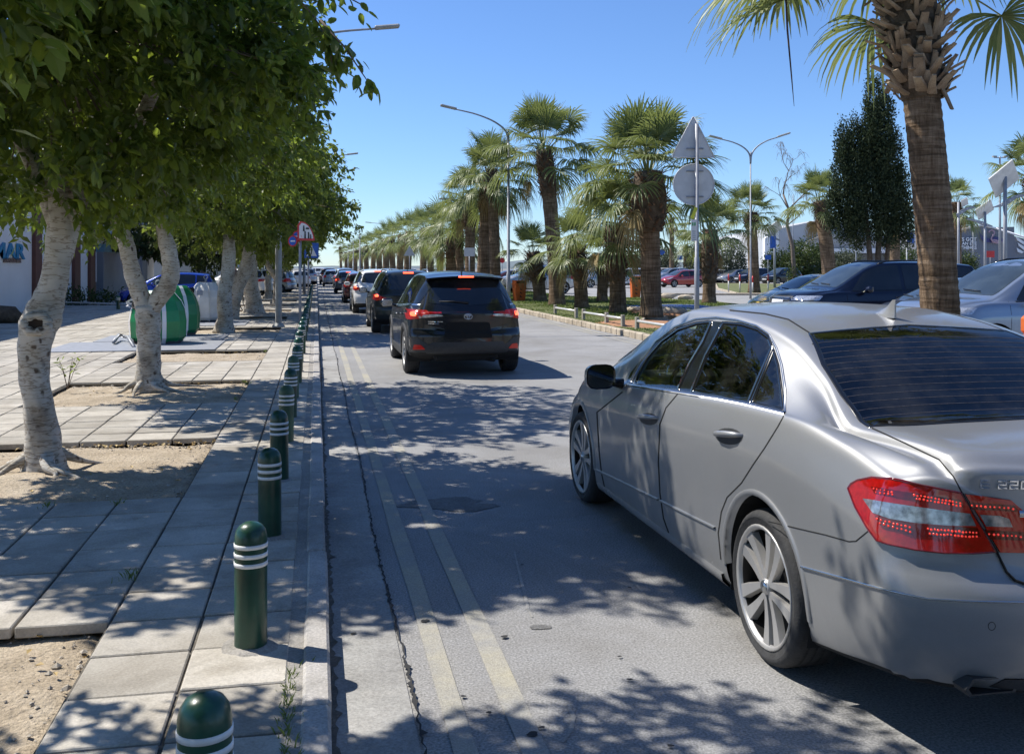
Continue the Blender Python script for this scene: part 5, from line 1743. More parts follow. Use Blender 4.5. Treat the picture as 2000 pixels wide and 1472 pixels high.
# ------------------------------------------------------------------ broad-leaved street trees
def leaf_template(near):
    if near:
        v = [(0,0,0), (-.20,.18,.03), (-.27,.45,.05), (-.19,.76,.04), (0,1.0,-.03), (.19,.76,.04), (.27,.45,.05), (.20,.18,.03), (0,.25,-.01), (0,.5,-.015), (0,.78,-.02)]
        f = [(0,8,1), (1,8,9), (1,9,2), (2,9,10), (2,10,3), (3,10,4), (0,7,8), (7,9,8), (7,6,9), (6,10,9), (6,5,10), (5,4,10)]
    else:
        v = [(0,0,0), (-.25,.45,.04), (0,1,-.02), (.25,.45,.04)]
        f = [(0,3,1), (1,3,2)]
    return np.array(v, float), np.array(f)
LT_N = leaf_template(True); LT_F = leaf_template(False)
def scatter_leaves(P, D, size, tmpl, rs, tint):
    """P positions, D directions (n,3)"""
    n = len(P)
    D = D/np.linalg.norm(D, axis=1)[:, None]
    up = np.array([0, 0, 1.0])+rs.normal(0, .55, (n, 3))
    S = np.cross(D, up); S /= np.maximum(np.linalg.norm(S, axis=1), 1e-6)[:, None]
    N = np.cross(S, D)
    tv, tf = tmpl
    V = P[:, None, :]+size[:, None, None]*(tv[None, :, 0:1]*S[:, None, :]+tv[None, :, 1:2]*D[:, None, :]+tv[None, :, 2:3]*N[:, None, :])
    # tip droops
    V[:, :, 2] -= (size[:, None]*.12)*tv[None, :, 1]**2
    F = (tf[None]+(np.arange(n)*len(tv))[:, None, None]).reshape(-1, 3)
    C = np.repeat(tint, len(tv))
    return V.reshape(-1, 3), F, np.stack([C]*3, 1)
def crown_points(rs, centre, rad, n_clump, per, twig, lump=.14, inner=.55, flat=.75):
    """clump centres in the crown's volume, leaves along short twigs"""
    d = rs.normal(0, 1, (n_clump, 3)); d /= np.linalg.norm(d, axis=1)[:, None]
    ph = rs.uniform(0, 6.28, 6)
    lum = 1+lump*(np.sin(3.1*d[:, 0]+ph[0])*np.sin(2.7*d[:, 1]+ph[1])+.8*np.sin(6.3*d[:, 2]+ph[2]+3*d[:, 0])+.5*np.sin(9*d[:, 1]+ph[3]))
    r = lum*(1-inner*rs.uniform(0, 1, n_clump)**2.0)
    R3 = np.where(d[:, 2:3] < 0, np.array([[rad[0], rad[1], rad[2]*flat]]), np.array([rad]))
    c = np.array(centre)+d*r[:, None]*R3
    out = d*np.array([1, 1, .5])+np.array([0, 0, -.35])+rs.normal(0, .45, (n_clump, 3))
    out /= np.linalg.norm(out, axis=1)[:, None]
    t = rs.uniform(0, 1, (n_clump, per))
    P = c[:, None, :]+out[:, None, :]*(t*twig)[:, :, None]+rs.normal(0, .035, (n_clump, per, 3))
    D = out[:, None, :]*.55+rs.normal(0, .62, (n_clump, per, 3))+np.array([0, 0, -.28])
    cl = np.clip(rs.normal(.45, .18, n_clump), 0, 1)
    tint = np.clip(cl[:, None]+rs.normal(0, .22, (n_clump, per)), 0, 1)
    return P.reshape(-1, 3), D.reshape(-1, 3), tint.reshape(-1), c, out
def twigs(P0, P1, rad, name, parent, mat):
    mb = MB()
    for a, b in zip(P0, P1):
        m = (Vector(a)+Vector(b))/2+Vector((0, 0, .03))
        mb.tube([a, m, b], [rad, rad*.8, rad*.4], 4, caps=False)
    o = mb.build(name, [mat], parent); o['kind'] = 'stuff'; return o

def ficus(label, base, trunks, centre, rad, seed, n_clump, per, size, near, singles=0, group='street trees along the pavement', extra=None, mat=None, lump=.14, flat=.85, inner=.62, hollow=None):
    t = thing('street_tree', label, 'tree', base, 0, group)
    b = Vector(base); rs = np.random.RandomState(seed)
    mat = mat or M['fic_leaf']
    def nz(i, j): return 1+.05*math.sin(j*1.9+i*.7)+.04*math.sin(i*1.3+j*.9+seed)
    for k, (pts, rr) in enumerate(trunks):
        dense = catmull([tuple(Vector(p)-b)+(r,) for p, r in zip(pts, rr)], 6)
        mb = MB().tube([q[:3] for q in dense], [q[3] for q in dense], 20, noise=nz)
        mb.build('trunk' if k == 0 else 'limb', [M['bark']], t)
    # roots
    if near:
        r = random.Random(seed)
        r0 = trunks[0][1][0]
        for k in range(7):
            a = r.uniform(0, 6.28) if k > 3 else (k*1.6+.4)
            L = r.uniform(.25, .6)
            pts = [Vector((math.cos(a)*r0*.4, math.sin(a)*r0*.4, .14)), Vector((math.cos(a)*(r0+.05), math.sin(a)*(r0+.05), .055)), Vector((math.cos(a+.2)*(r0+L*.5), math.sin(a+.2)*(r0+L*.5), .012)), Vector((math.cos(a+r.uniform(-.3, .6))*(r0+L), math.sin(a+.3)*(r0+L), -.03))]
            q = catmull([tuple(x)+(w,) for x, w in zip(pts, (r0*.28, r0*.15, .018, .008))], 4)
            MB().tube([x[:3] for x in q], [x[3] for x in q], 8).build('root', [M['bark']], t)
    P, D, tint, c, out = crown_points(rs, Vector(centre)-b, rad, n_clump, per, .30 if near else .38, lump, inner, flat)
    if extra: 
        for (a0, a1, n, sz) in extra:
            a0 = np.array(Vector(a0)-b); a1 = np.array(Vector(a1)-b)
            u = rs.uniform(0, 1, n)
            pp = a0+(a1-a0)*u[:, None]+rs.normal(0, .035, (n, 3)); pp[:, 2] -= .03
            P = np.vstack([P, pp]); D = np.vstack([D, (a1-a0)*.6+rs.normal(0, .5, (n, 3))+np.array([0, 0, -.5])]); tint = np.append(tint, rs.uniform(.1, .6, n))
            MB().tube([a0, a0*.5+a1*.5+np.array([0, 0, .03]), a1], [.009, .006, .003], 6).build('branch', [M['twig']], t)
    sz = size*rs.uniform(.6, 1.2, len(P))
    if singles:
        # the leaves that show largest are pieces of their own
        camp = np.array([0, 0, CAM_H])-np.array(b)
        dist = np.linalg.norm(P-camp, axis=1); w = P+np.array(b)
        Z = w[:, 0]*SN+w[:, 1]*CS; X = w[:, 0]*CS-w[:, 1]*SN
        ok = (Z > .5) & (np.abs(X/np.maximum(Z, .1)) < .53) & ((w[:, 2]-CAM_H)/np.maximum(Z, .1) < .30)
        order = np.argsort(np.where(ok, dist, 99)/sz)[:singles*3]
        pick = order[::3][:singles]
        tv, tf = LT_N; meshes = []
        for q in range(5):
            meshes.append(npmesh('leaf', tv, tf, mat, np.full((len(tv), 3), q/4.0)))
        for i in pick:
            d = Vector(D[i]).normalized(); o = link('leaf', meshes[int(tint[i]*4.99)], t, Vector(P[i]))
            o.rotation_euler = (d.to_track_quat('Y', 'Z') @ mathutils_quat(rs)).to_euler(); o.scale = (sz[i],)*3
        keep = np.ones(len(P), bool); keep[pick] = False
        P, D, tint, sz = P[keep], D[keep], tint[keep], sz[keep]
    if near:
        dd = np.linalg.norm(P+np.array(b)-np.array([0, 0, CAM_H]), axis=1); cut = np.sort(dd)[int(len(dd)*.22)]
        sets = ((dd <= cut, LT_N), (dd > cut, LT_F))
    else: sets = ((np.ones(len(P), bool), LT_F),)
    Vs = []; Fs = []; Cs = []; off = 0
    for msk, tm_ in sets:
        V, F, C = scatter_leaves(P[msk], D[msk], sz[msk], tm_, rs, tint[msk]); Vs.append(V); Fs.append(F+off); Cs.append(C); off += len(V)
    o = link('foliage', npmesh('foliage', np.vstack(Vs), np.vstack(Fs), mat, np.vstack(Cs)), t); o['kind'] = 'stuff'
    k = min(len(c), 260 if near else 90)
    cc = np.array(Vector(centre)-b)
    twigs([x*.45+cc*.55 for x in c[:k]], c[:k]+out[:k]*.15, .008 if near else .012, 'twig', t, M['twig'])
    return t
from mathutils import Quaternion
def mathutils_quat(rs): return Quaternion((0, 1, 0), float(rs.normal(0, .7)))

def tp(px, py, Z): return at(px, py, Z)
# tree A: knobbly trunk with a hollow
ZA = 7.74
tA = [tp(88, 925, ZA), tp(86, 880, ZA), tp(77, 800, ZA), tp(66, 720, ZA), tp(72, 650, ZA), tp(86, 610, ZA), tp(100, 570, ZA), tp(114, 500, ZA), tp(125, 430, ZA), tp(118, 330, ZA)]
rA = [.185, .14, .115, .110, .136, .142, .108, .105, .118, .09]
baseA = tA[0].copy(); baseA.z = .075
treeA = ficus('nearest street tree whose pale knobbly trunk has a round hollow at knee to waist height', baseA,
    [(tA, rA), ([tp(128, 440, ZA), tp(170, 350, ZA), tp(260, 250, 7.6), tp(330, 120, 7.2)], [.10, .08, .06, .04]), ([tp(118, 440, ZA), tp(70, 330, 7.9), tp(0, 200, 8.1)], [.09, .07, .05])],
    (-2.12, 8.2, 3.75), (2.0, 1.85, 2.1), 21, 2500, 27, .098, True, 240,
    flat=.66, extra=[(at(560, -25, 6.2), at(655, 95, 6.1), 46, .08), (at(625, 40, 6.1), at(722, 165, 6.0), 44, .07), (at(600, -30, 6.2), at(716, 15, 6.1), 26, .08), (at(640, 70, 6.1), at(650, 140, 6.1), 12, .08)])
# ring of callus round the hollow
ctr = tp(72, 633, ZA-.16)
vd = (Vector((0, 0, CAM_H))-ctr).normalized()
q = (vd+Vector((-.25, 0, .15))).normalized().to_track_quat('Z', 'Y').to_matrix().to_4x4(); q.translation = ctr-baseA
mb = MB(); mb.tube([q @ Vector((math.cos(a)*.086, math.sin(a)*.066, .02)) for a in [2*PI*k/24 for k in range(25)]], [.034+.006*math.sin(k*1.7) for k in range(25)], 10)
mb.build('callus', [M['bark']], treeA)
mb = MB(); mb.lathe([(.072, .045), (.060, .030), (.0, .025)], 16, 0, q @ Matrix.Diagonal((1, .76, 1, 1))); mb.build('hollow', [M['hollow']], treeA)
# sprout of young leaves beside the trunk
def sprout(label, p, n, h, seed):
    t = thing('sapling', label, 'sapling', p); rs = np.random.RandomState(seed)
    V = []; P = []; D = []
    for k in range(5):
        a = rs.uniform(0, 6.28); e = Vector((math.cos(a)*.16, math.sin(a)*.16, h*rs.uniform(.6, 1)))
        MB().tube([(0, 0, 0), e*.5+Vector((0, 0, .05)), e], [.005, .004, .002], 5).build('stem', [M['twig']], t)
        for j in range(n): P.append(np.array(e*rs.uniform(.55, 1.05))+rs.normal(0, .02, 3)); D.append(rs.normal(0, 1, 3)+np.array([0, 0, .2]))
    v, f, c = scatter_leaves(np.array(P), np.array(D), rs.uniform(.05, .09, len(P)), LT_N, rs, rs.uniform(.2, 1, len(P)))
    o = link('foliage', npmesh('foliage', v, f, M['fic_leaf'], c), t); o['kind'] = 'stuff'
sprout('spindly sapling with few curled leaves right of the nearest trunk', gp(132, 760, .1), 5, .42, 5)
# tree B: forked trunk
ZB = 12.75
tB = [tp(291, 765, ZB), tp(290, 725, ZB), tp(291, 680, ZB), tp(290, 630, ZB), tp(288, 598, ZB)]
LB = [tp(287, 610, ZB), tp(272, 570, ZB), tp(258, 530, ZB), tp(247, 480, ZB), tp(228, 430, ZB), tp(200, 340, 12.9)]
RB = [tp(293, 612, ZB), tp(308, 585, ZB), tp(328, 556, ZB), tp(334, 530, ZB), tp(330, 495, ZB), tp(318, 440, ZB), tp(330, 330, 12.5)]
baseB = tB[0].copy(); baseB.z = .075
treeB = ficus('street tree with a trunk forked in a wide v, before the green containers', baseB,
    [(tB, [.22, .16, .145, .155, .155]), (LB, [.115, .115, .105, .10, .105, .08]), (RB, [.105, .11, .115, .11, .105, .09, .07])],
    (-2.1, 13.5, 3.95), (2.15, 2.25, 2.1), 22, 1500, 24, .11, True, 60, flat=.78)
# tree 0 stands left of the frame; its crown hangs into the top left corner and shades the foreground
base0 = Vector((-2.2, 3.1, .075))
ficus('tree standing beside the camera, only its large hanging leaves show in the top left corner', base0,
    [([base0, base0+Vector((.03, 0, .6)), base0+Vector((-.05, .05, 1.3)), base0+Vector((.02, .05, 2.2)), base0+Vector((0, 0, 3))], [.22, .15, .14, .13, .09])],
    (-2.05, 3.2, 4.0), (2.0, 1.9, 1.9), 27, 1700, 24, .10, True, 150)
# C..: farther trees
def far_tree(label, x, y, cz, rad, seed, lean=(0, 0), r0=.2, n=520, mat='fic_leaf_far', size=.17, fork=False):
    b = Vector((x, y, .08)); l = Vector((lean[0], lean[1], 0))
    tr = [([b+Vector((0, 0, -.03)), b+l*.15+Vector((.02, 0, .35)), b+l*.4+Vector((-.03, 0, .9)), b+l*.8+Vector((.02, 0, 1.6)), b+l+Vector((0, 0, 2.4))], [r0*1.35, r0*.95, r0*.85, r0*.8, r0*.7])]
    if fork: tr.append(([b+l*.4+Vector((0, 0, 1.0)), b+Vector((-.35, .1, 1.7)), b+Vector((-.6, .1, 2.5))], [r0*.6, r0*.5, r0*.45]))
    return ficus(label, b, tr, (x+lean[0], y, cz), rad, seed, int(n*1.6), 22, size, False, 0, mat=M[mat], lump=.2)
far_tree('street tree with an upright pale trunk right of the white container', -2.24, 24.9, 3.9, (2.3, 2.4, 1.75), 31, (.12, 0), .20, 800, size=.15)
far_tree('street tree with a leaning trunk in front of the bicycles', -2.75, 32.0, 4.0, (2.7, 2.6, 1.9), 32, (.7, 0), .27, 700)
far_tree('street tree with a dark thick stump like trunk right behind the leaning one', -2.1, 34.6, 3.8, (2.2, 2.2, 1.8), 33, (-.2, 0), .30, 600)
far_tree('dark dense street tree whose crown reaches out over the kerb', -1.7, 43.0, 4.1, (2.9, 3.4, 2.3), 34, (.2, 0), .2, 800, fork=True)
for i, y in enumerate((50.5, 58, 66, 75, 86, 99, 116, 140)):
    far_tree(['street tree %s beyond the dark dense one' % s for s in ('first', 'second', 'third', 'fourth', 'fifth', 'sixth', 'seventh', 'eighth')][i], -1.9-.4*(i % 2)-.010*y, y, 3.7+.2*(i % 3), (2.3, 3.0, 1.8), 40+i, (.1, 0), .19, 420, size=.24)
# trees and shrubs behind, at the left
far_tree('light green tree behind the blue hatchback', -7.2, 52, 3.3, (2.6, 2.6, 1.5), 61, (0, 0), .18, 420, 'bush', .2)
far_tree('leafy tree past the building end, left of the parked cars', -7.0, 64, 3.8, (3.2, 3.2, 2.0), 62, (0, 0), .2, 420, 'bush', .24)
far_tree('wide leafy tree at the far left end of the pavement', -8, 84, 4.3, (4.0, 4.0, 2.6), 63, (0, 0), .2, 420, 'bush', .3)

# ------------------------------------------------------------------ palms
def frond_mesh(elev, seed, droop, dead=False, plen=.95, blade=1.0, nseg=34):
    """fan leaf on its stalk; stalk leaves the origin at 'elev' in the +x direction"""
    r = random.Random(seed); V = []; F = []; C = []
    e = R(elev); d = Vector((math.cos(e), 0, math.sin(e))); sd = Vector((0, 1, 0)); up = d.cross(sd)*-1
    if up.z < 0: up = -up
    # stalk, bending under its load
    K = 6; pts = []
    for k in range(K+1):
        u = k/K; p = d*(plen*u); p.z -= droop*.22*plen*u*u; pts.append(p)
    w = .022
    for k in range(K+1):
        ww = w*(1-.55*k/K); p = pts[k]
        V += [p-sd*ww, p+sd*ww, p+up*ww*.5]; C += [.75]*3
        if k: 
            o = len(V)-6
            F += [(o, o+1, o+4), (o, o+4, o+3), (o+1, o+2, o+5), (o+1, o+5, o+4), (o+2, o, o+3), (o+2, o+3, o+5)]
    tip = pts[-1]; dd = (pts[-1]-pts[-2]).normalized(); uu = dd.cross(sd); uu = uu if uu.z > 0 else -uu
    # fan
    for i in range(nseg):
        th = R(-118+236*(i+.5)/nseg+r.uniform(-2, 2)); sp = abs(th)/R(118)
        L = blade*(1.0-.28*sp**2)*r.uniform(.88, 1.06)
        dr = dd*math.cos(th)+sd*math.sin(th)
        # shallow cup, the sides fold up a little
        dr = (dr+uu*(.10+.22*sp)).normalized()
        side = dr.cross(uu).normalized()
        da = (236/nseg)*PI/180
        st = [0, .25, .48, .68, .86, 1.0]
        tf_ = r.uniform(-.2, .2); dz = droop*r.uniform(.7, 1.4)
        o = len(V); tint = min(1, max(0, r.gauss(.42, .2)))
        for k, u in enumerate(st):
            s = L*u
            wd = min(.5*da*s*1.02, .024) if u <= .5 else .024*(1-(u-.5)/.5)**.8+.0012
            p = tip+dr*s
            sag = dz*max(0, u-.28)**1.7*L*.95+dz*.10*u*L
            p.z -= sag; p += sd*(tf_*.12*max(0, u-.5)*L)
            p -= dr*(sag*.35*u)
            fold = uu*(.010*(1 if u < .6 else .5))
            V += [p-side*wd+fold, p, p+side*wd+fold]
            tt = tint+(.45*max(0, u-.72)/.28 if not dead else 0); C += [min(1, tt)]*3
            if k:
                a = o+3*(k-1)
                F += [(a, a+1, a+4), (a, a+4, a+3), (a+1, a+2, a+5), (a+1, a+5, a+4)]
    me = npmesh('frond', np.array([tuple(v) for v in V]), np.array(F), M['frond_dead' if dead else 'frond'], np.repeat(np.array(C)[:, None], 3, 1))
    return me
FR = {}
for el in (80, 60, 40, 20, 0, -22, -45):
    FR[el] = [frond_mesh(el, 100+el+s*7, .16+.0052*(80-el)+.15*s, plen=1.02+.12*s, blade=1.0) for s in range(3)]
FR['dead'] = [frond_mesh(-62, 900+s, 1.2, True, .8, .85) for s in range(2)]
FRF = {}
for el in (80, 60, 40, 20, 0, -22, -45):
    FRF[el] = [frond_mesh(el, 300+el+s*7, .18+.0055*(80-el)+.18*s, plen=1.0, blade=1.0, nseg=20) for s in range(2)]
FRF['dead'] = FR['dead']

def boots(mb, r0f, z0, z1, n, seed, size=1.0, flare=.5):
    """cut leaf bases: short curved wedges standing off the trunk"""
    r = random.Random(seed)
    for k in range(n):
        u = (k+.5)/n; z = z0+(z1-z0)*u; a = k*2.399963+r.uniform(-.2, .2); rad = r0f(u)
        L = size*r.uniform(.07, .24); w = size*r.uniform(.020, .052); tl = R(r.uniform(14, 66)) if u > .12 else R(r.uniform(-50, 50))
        er = Vector((math.cos(a), math.sin(a), 0)); et = Vector((-math.sin(a), math.cos(a), 0))
        dd = (er*math.sin(tl)+Vector((0, 0, 1))*math.cos(tl)*(1 if r.random() < .93 else -1)+et*r.uniform(-.6, .6)).normalized()
        nn = et.cross(dd).normalized(); th = size*.016
        base = er*(rad-.02)+Vector((0, 0, z))
        p1 = base+dd*L*.55+er*L*.05; p2 = base+dd*L+er*L*r.uniform(.0, .3)
        vs = []
        for p, ww in ((base, w*1.35), (p1, w*.95), (p2, w*r.uniform(.55, .9))):
            vs += [p-et*ww, p+et*ww, p+et*ww*.7+nn*th, p-et*ww*.7+nn*th]
        fs = [(3, 2, 1, 0), (8, 9, 10, 11)]
        for q_ in (0, 4):
            for j in range(4): fs.append((q_+j, q_+(j+1) % 4, q_+4+(j+1) % 4, q_+4+j))
        mb.add(vs, fs, 0, False)
    return mb

def palm(label, x, y, ztop, rt, collar, cs=1.0, seed=0, nf=34, lean=(0, 0), z0=.12, near=1, rc=None, group='fan palms on the verge', boot='boot_dark', cr_n=None, low=-18, deadn=2):
    t = thing('palm_tree', label, 'palm tree', (x, y, z0), 0, group)
    H = ztop-z0; r = random.Random(seed); rc = rc or rt*1.25
    # trunk
    K = int(H/.045) if near >= 2 else (int(H/.12) if near == 1 else 10)
    seg = 40 if near >= 2 else (18 if near == 1 else 10)
    pts = []; rad = []
    L = Vector((lean[0], lean[1], 0))
    for k in range(K+1):
        u = k/K; pts.append(Vector((0, 0, H*u))+L*(u**1.5)); ring = .985+(.03 if k % 3 == 0 else (.012 if k % 3 == 1 else 0)) if near >= 2 else 1
        rad.append(rt*(1.0+.22*max(0, 1-u*7)**2)*(1-.10*u)*ring*(1+r.uniform(-.012, .012)))
    ph = r.uniform(0, 6)
    MB().tube(pts, rad, seg, noise=(lambda i, j: 1+.02*math.sin(j*2.1+ph)+r.uniform(-.012, .012)) if near else None).build('trunk', [M['palm_bark']], t)
    top = pts[-1]
    if collar > 0:
        mb = MB(); n = cr_n or (150 if near >= 1 else 45)
        prof = lambda u: (rt*.95+(rc-rt)*math.sin(PI*min(1, u*.75+.1)))
        # core of the collar
        core = [Vector((0, 0, -collar*(1-k/6)))+L*(1-collar/H*(1-k/6))**1.5+Vector((0, 0, H)) for k in range(7)]
        MB().tube(core, [prof(k/6)*.93 for k in range(7)], 14).build('collar_core', [M['bark_dark']], t)
        if near >= 2:
            one = []
            r2 = random.Random(seed+5)
            for q_ in range(6): one.append(boots(MB(), lambda u: .02, 0, .0001, 1, seed+q_*13+2, 1.25))
            # single cut stems that can be picked apart
            for k in range(260):
                u = (k+.5)/260; mbk_ = MB(); rad_ = prof(u); a = k*2.399963
                boots(mbk_, lambda uu: rad_, 0, .001, 1, seed*7+k, 1.32 if u > .2 else 1.5)
                me = mbk_.mesh('leaf_base', [M['boot']])
                o = link('leaf_base', me, t, core[0]*(1-u)+core[-1]*u); o.rotation_euler = (0, 0, a)
        else:
            boots(mb, prof, H-collar, H, n, seed, 1.0 if near else 1.2)
            mb.v = [(v[0]+L.x*(max(0, v[2])/H)**1.5, v[1]+L.y*(max(0, v[2])/H)**1.5, v[2]) for v in mb.v]
            o = mb.build('leaf_bases', [M[boot]], t); o['kind'] = 'stuff'
    src = FR if near else FRF
    els = [80, 60, 40, 20, 0, -22, -45]
    for k in range(nf):
        u = (k+.5)/nf
        want = 84-(84-low)*u**1.05+r.uniform(-9, 9)
        el = min(els, key=lambda e: abs(e-want))
        me = r.choice(src[el]); a = k*2.399963+r.uniform(-.25, .25)
        o = link('frond', me, t, top+Vector((math.cos(a), math.sin(a), 0))*rt*.3+Vector((0, 0, -.30*u*min(1, collar)))); o.rotation_euler = (r.uniform(-.25, .25), (el-want)*PI/180*.8, a); s = cs*r.uniform(.88, 1.12); o.scale = (s, s, s)
    for k in range(deadn):
        a = r.uniform(0, 6.28); o = link('dead_frond', r.choice(src['dead']), t, top+Vector((math.cos(a)*rt*.7, math.sin(a)*rt*.7, -.25*min(1, collar)))); o.rotation_euler = (0, r.uniform(-.2, .2), a); o.scale = (cs*.9,)*3
    return t
# the big one at the right
P1 = at(1842, 600, 12.75)
palm('tall thick fan palm with shaggy collar of cut stems, right of the cypress', P1.x, P1.y, 5.9, .242, 2.0, 1.42, 71, 36, (-.50, .14), near=2, rc=.37, boot='boot', group=None, low=-6, deadn=0)
hs = [at(1533, -40, 12.6)-P1, at(1538, 60, 12.5)-P1, at(1546, 150, 12.5)-P1, at(1551, 208, 12.5)-P1]
for h_ in hs: h_.z += P1.z-.12
big = [o for o in COL.objects if o.get('label', '').startswith('tall thick fan palm')][0]
MB().tube(hs, [.012, .014, .010, .003], 6).build('hanging_stem', [M['boot_dark']], big)
def pp(label, px, basepy, toppy, r_px, collar, seed, cs=1.0, nf=34, z=.12, near=1, lean=0, **k):
    Z = (CAM_H-z)*F_PX/(basepy-522) if basepy else k.pop('Z')
    k.pop('Z', None)
    p = at(px, 522, Z); zt = CAM_H+(522-toppy)/F_PX*Z
    return palm(label, p.x, p.y, zt, r_px/F_PX*Z, collar, cs, seed, nf, (lean*CS, -lean*SN), z, near, **k)
pp('fan palm with the thick shaggy dark brown collar left of the blank signs', 1272, 619, 335, 20, 1.9, 81, 1.32, 48, rc=.62, lean=-.1)
pp('fan palm with a mid height brown collar between the thin and the thickest trunk', 1207, 612, 440, 16, 1.9, 82, 1.02, 32, rc=.38, lean=-.12)
pp('fan palm with a narrow shaggy trunk left of the mid height one', 1136, 603, 480, 14, 1.3, 83, .85, 24, rc=.34, lean=-.2)
pp('small short fan palm standing back behind the verge palms', 1176, 590, 500, 11, .9, 84, .9, 20, rc=.3, lean=.1)
pp('tallest fan palm of the verge with a bare lower trunk and drooping crown', 1088, 597, 292, 15, 1.9, 85, 1.26, 38, rc=.42, lean=-.55)
pp('leaning short fan palm beside the left orange bin', 1055, 589, 492, 13, 1.4, 86, .86, 22, rc=.38, lean=-.35)
pp('fan palm with a dark shaggy trunk right behind the blank round sign', 1385, 593, 448, 13, 2.3, 87, .95, 28, rc=.40, lean=.05, low=-20)
pp('fan palm standing on the grass island beside the red and white posts', 1473, 571, 415, 11, 1.1, 88, 1.12, 30, rc=.48, near=1, lean=-.2, deadn=1)
pp('fan palm left of the cypress with a long trunk rising behind the navy suv', 1622, 577, 392, 14, 1.6, 89, 1.1, 30, rc=.42, lean=-.6)
pp('pale dry fan palm showing right behind the big trunk', 1868, 560, 395, 10, .8, 90, 1.2, 26, near=1, rc=.4, low=-50)
pp('fan palm cut by the right edge of the photo', 2018, 590, 345, 12, .9, 91, 1.2, 26, near=1, rc=.4)
pp('slim distant palm with a bare thin trunk behind the blank signs', 1312, 548, 425, 5, .8, 92, 1.2, 22, near=0)
pp('small distant palm in the car park between the thin trunk and the sign pole', 1340, 547, 482, 6, 1.2, 93, 1.4, 20, near=0)
pp('stout palm trunk showing below the cypress crown', 1748, 556, 425, 10, 1.2, 94, 1.3, 22, near=0)
# row along the verge to the left of the queue
row = [(943, 47, 352, 15, 'stout'), (918, 53, 385, 12, 'bare'), (968, 46, 330, 13, 'tall'), (880, 60, 455, 14, 'thick'), (860, 66, 440, 8, 'slender'), (842, 71, 450, 8, 'shaggy'), (826, 78, 445, 8, 'leafy'), (900, 56, 430, 10, 'leaning'),
       (795, 88, 452, 9, 'round topped'), (780, 97, 458, 8, 'narrow'), (768, 108, 462, 7, 'low'), (754, 118, 466, 8, 'wide'), (742, 130, 472, 7, 'pale'), (728, 142, 476, 6, 'dense'), (716, 156, 480, 6, 'small'), (705, 172, 484, 5, 'faint'), (694, 190, 488, 5, 'tiny'), (684, 212, 491, 5, 'hazy'), (676, 236, 493, 4, 'last low'), (666, 262, 482, 3, 'tall last')]
for i, (px_, Z, ty, rp, w) in enumerate(row):
    p = at(px_, 522, Z); zt = CAM_H+(522-ty)/F_PX*Z
    palm('%s fan palm in the receding row above the queue of cars' % w, p.x, p.y, zt, max(.2, rp*.85/F_PX*Z), 1.6, 1.15 if i < 8 else 1.3, 120+i, 28 if i < 4 else (24 if i < 9 else 18), (rng.uniform(-.3, .3), 0), .12, 1 if i < 4 else 0, rc=max(.3, rp/F_PX*Z*1.2), group='fan palms in the receding row', low=-40)

# ------------------------------------------------------------------ cypress, bare tree, shrubs
def tuft_tree(name, label, cat, base, blobs, seed, size, mat, trunks, per=26, group=None, tm='bark_dark', stretch=1.0):
    t = thing(name, label, cat, base, 0, group); rs = np.random.RandomState(seed)
    Ps = []; Ds = []; Ts = []
    for (c, rad, n) in blobs:
        d = rs.normal(0, 1, (n, 3)); d /= np.linalg.norm(d, axis=1)[:, None]
        rr = (1-.45*rs.uniform(0, 1, n)**2)*(1+.13*np.sin(5*d[:, 0]+seed)*np.sin(6*d[:, 2]+2))
        cc = np.array(c)+d*rr[:, None]*np.array(rad)
        tn = np.clip(rs.normal(.4, .25, n), 0, 1)
        P = cc[:, None, :]+rs.normal(0, 1, (n, per, 3))*np.array([size*.8, size*.8, size*1.0*stretch])
        D = d[:, None, :]*.5+rs.normal(0, .5, (n, per, 3))+np.array([0, 0, .8*stretch-.3])
        Ps.append(P.reshape(-1, 3)); Ds.append(D.reshape(-1, 3)); Ts.append(np.clip(np.repeat(tn, per)+rs.normal(0, .15, n*per), 0, 1))
    P = np.vstack(Ps); D = np.vstack(Ds); T = np.concatenate(Ts)
    V, F, C = scatter_leaves(P, D, size*rs.uniform(.6, 1.3, len(P)), LT_F, rs, T)
    o = link('foliage', npmesh('foliage', V, F, M[mat], C), t); o['kind'] = 'stuff'
    for pts, rr in trunks: MB().tube(pts, rr, 8).build('trunk', [M[tm]], t)
    return t
cb = at(1705, 522, 40); cb.z = 0
def cz(py): return CAM_H+(522-py)/F_PX*40
def cx(px): return (px-1705)/F_PX*40
def cb_(px, py, rx, rz, n): return ((cx(px)*CS, -cx(px)*SN+rng.uniform(-.3, .3), cz(py)), (rx, rx, rz), n)
plumes = []
for (px_, top_, bot_, wd_) in ((1704, 150, 260, 16), (1712, 185, 330, 22), (1690, 200, 330, 18), (1728, 215, 380, 22), (1745, 250, 420, 20), (1670, 235, 380, 20), (1652, 238, 330, 14), (1645, 290, 430, 18), (1664, 330, 470, 22), (1700, 300, 470, 26),
                               (1725, 330, 480, 24), (1755, 330, 470, 20), (1768, 400, 480, 14), (1636, 370, 450, 14), (1686, 400, 485, 20), (1742, 420, 485, 18), (1650, 420, 475, 18), (1715, 240, 420, 26), (1680, 270, 430, 22)):
    zz0, zz1 = cz(bot_), cz(top_); rr_ = wd_*40/F_PX
    plumes.append(((cx(px_)*CS, -cx(px_)*SN+rng.uniform(-.5, .5), (zz0+zz1)/2), (rr_, rr_, (zz1-zz0)/2), int(34+(zz1-zz0)*rr_*125)))
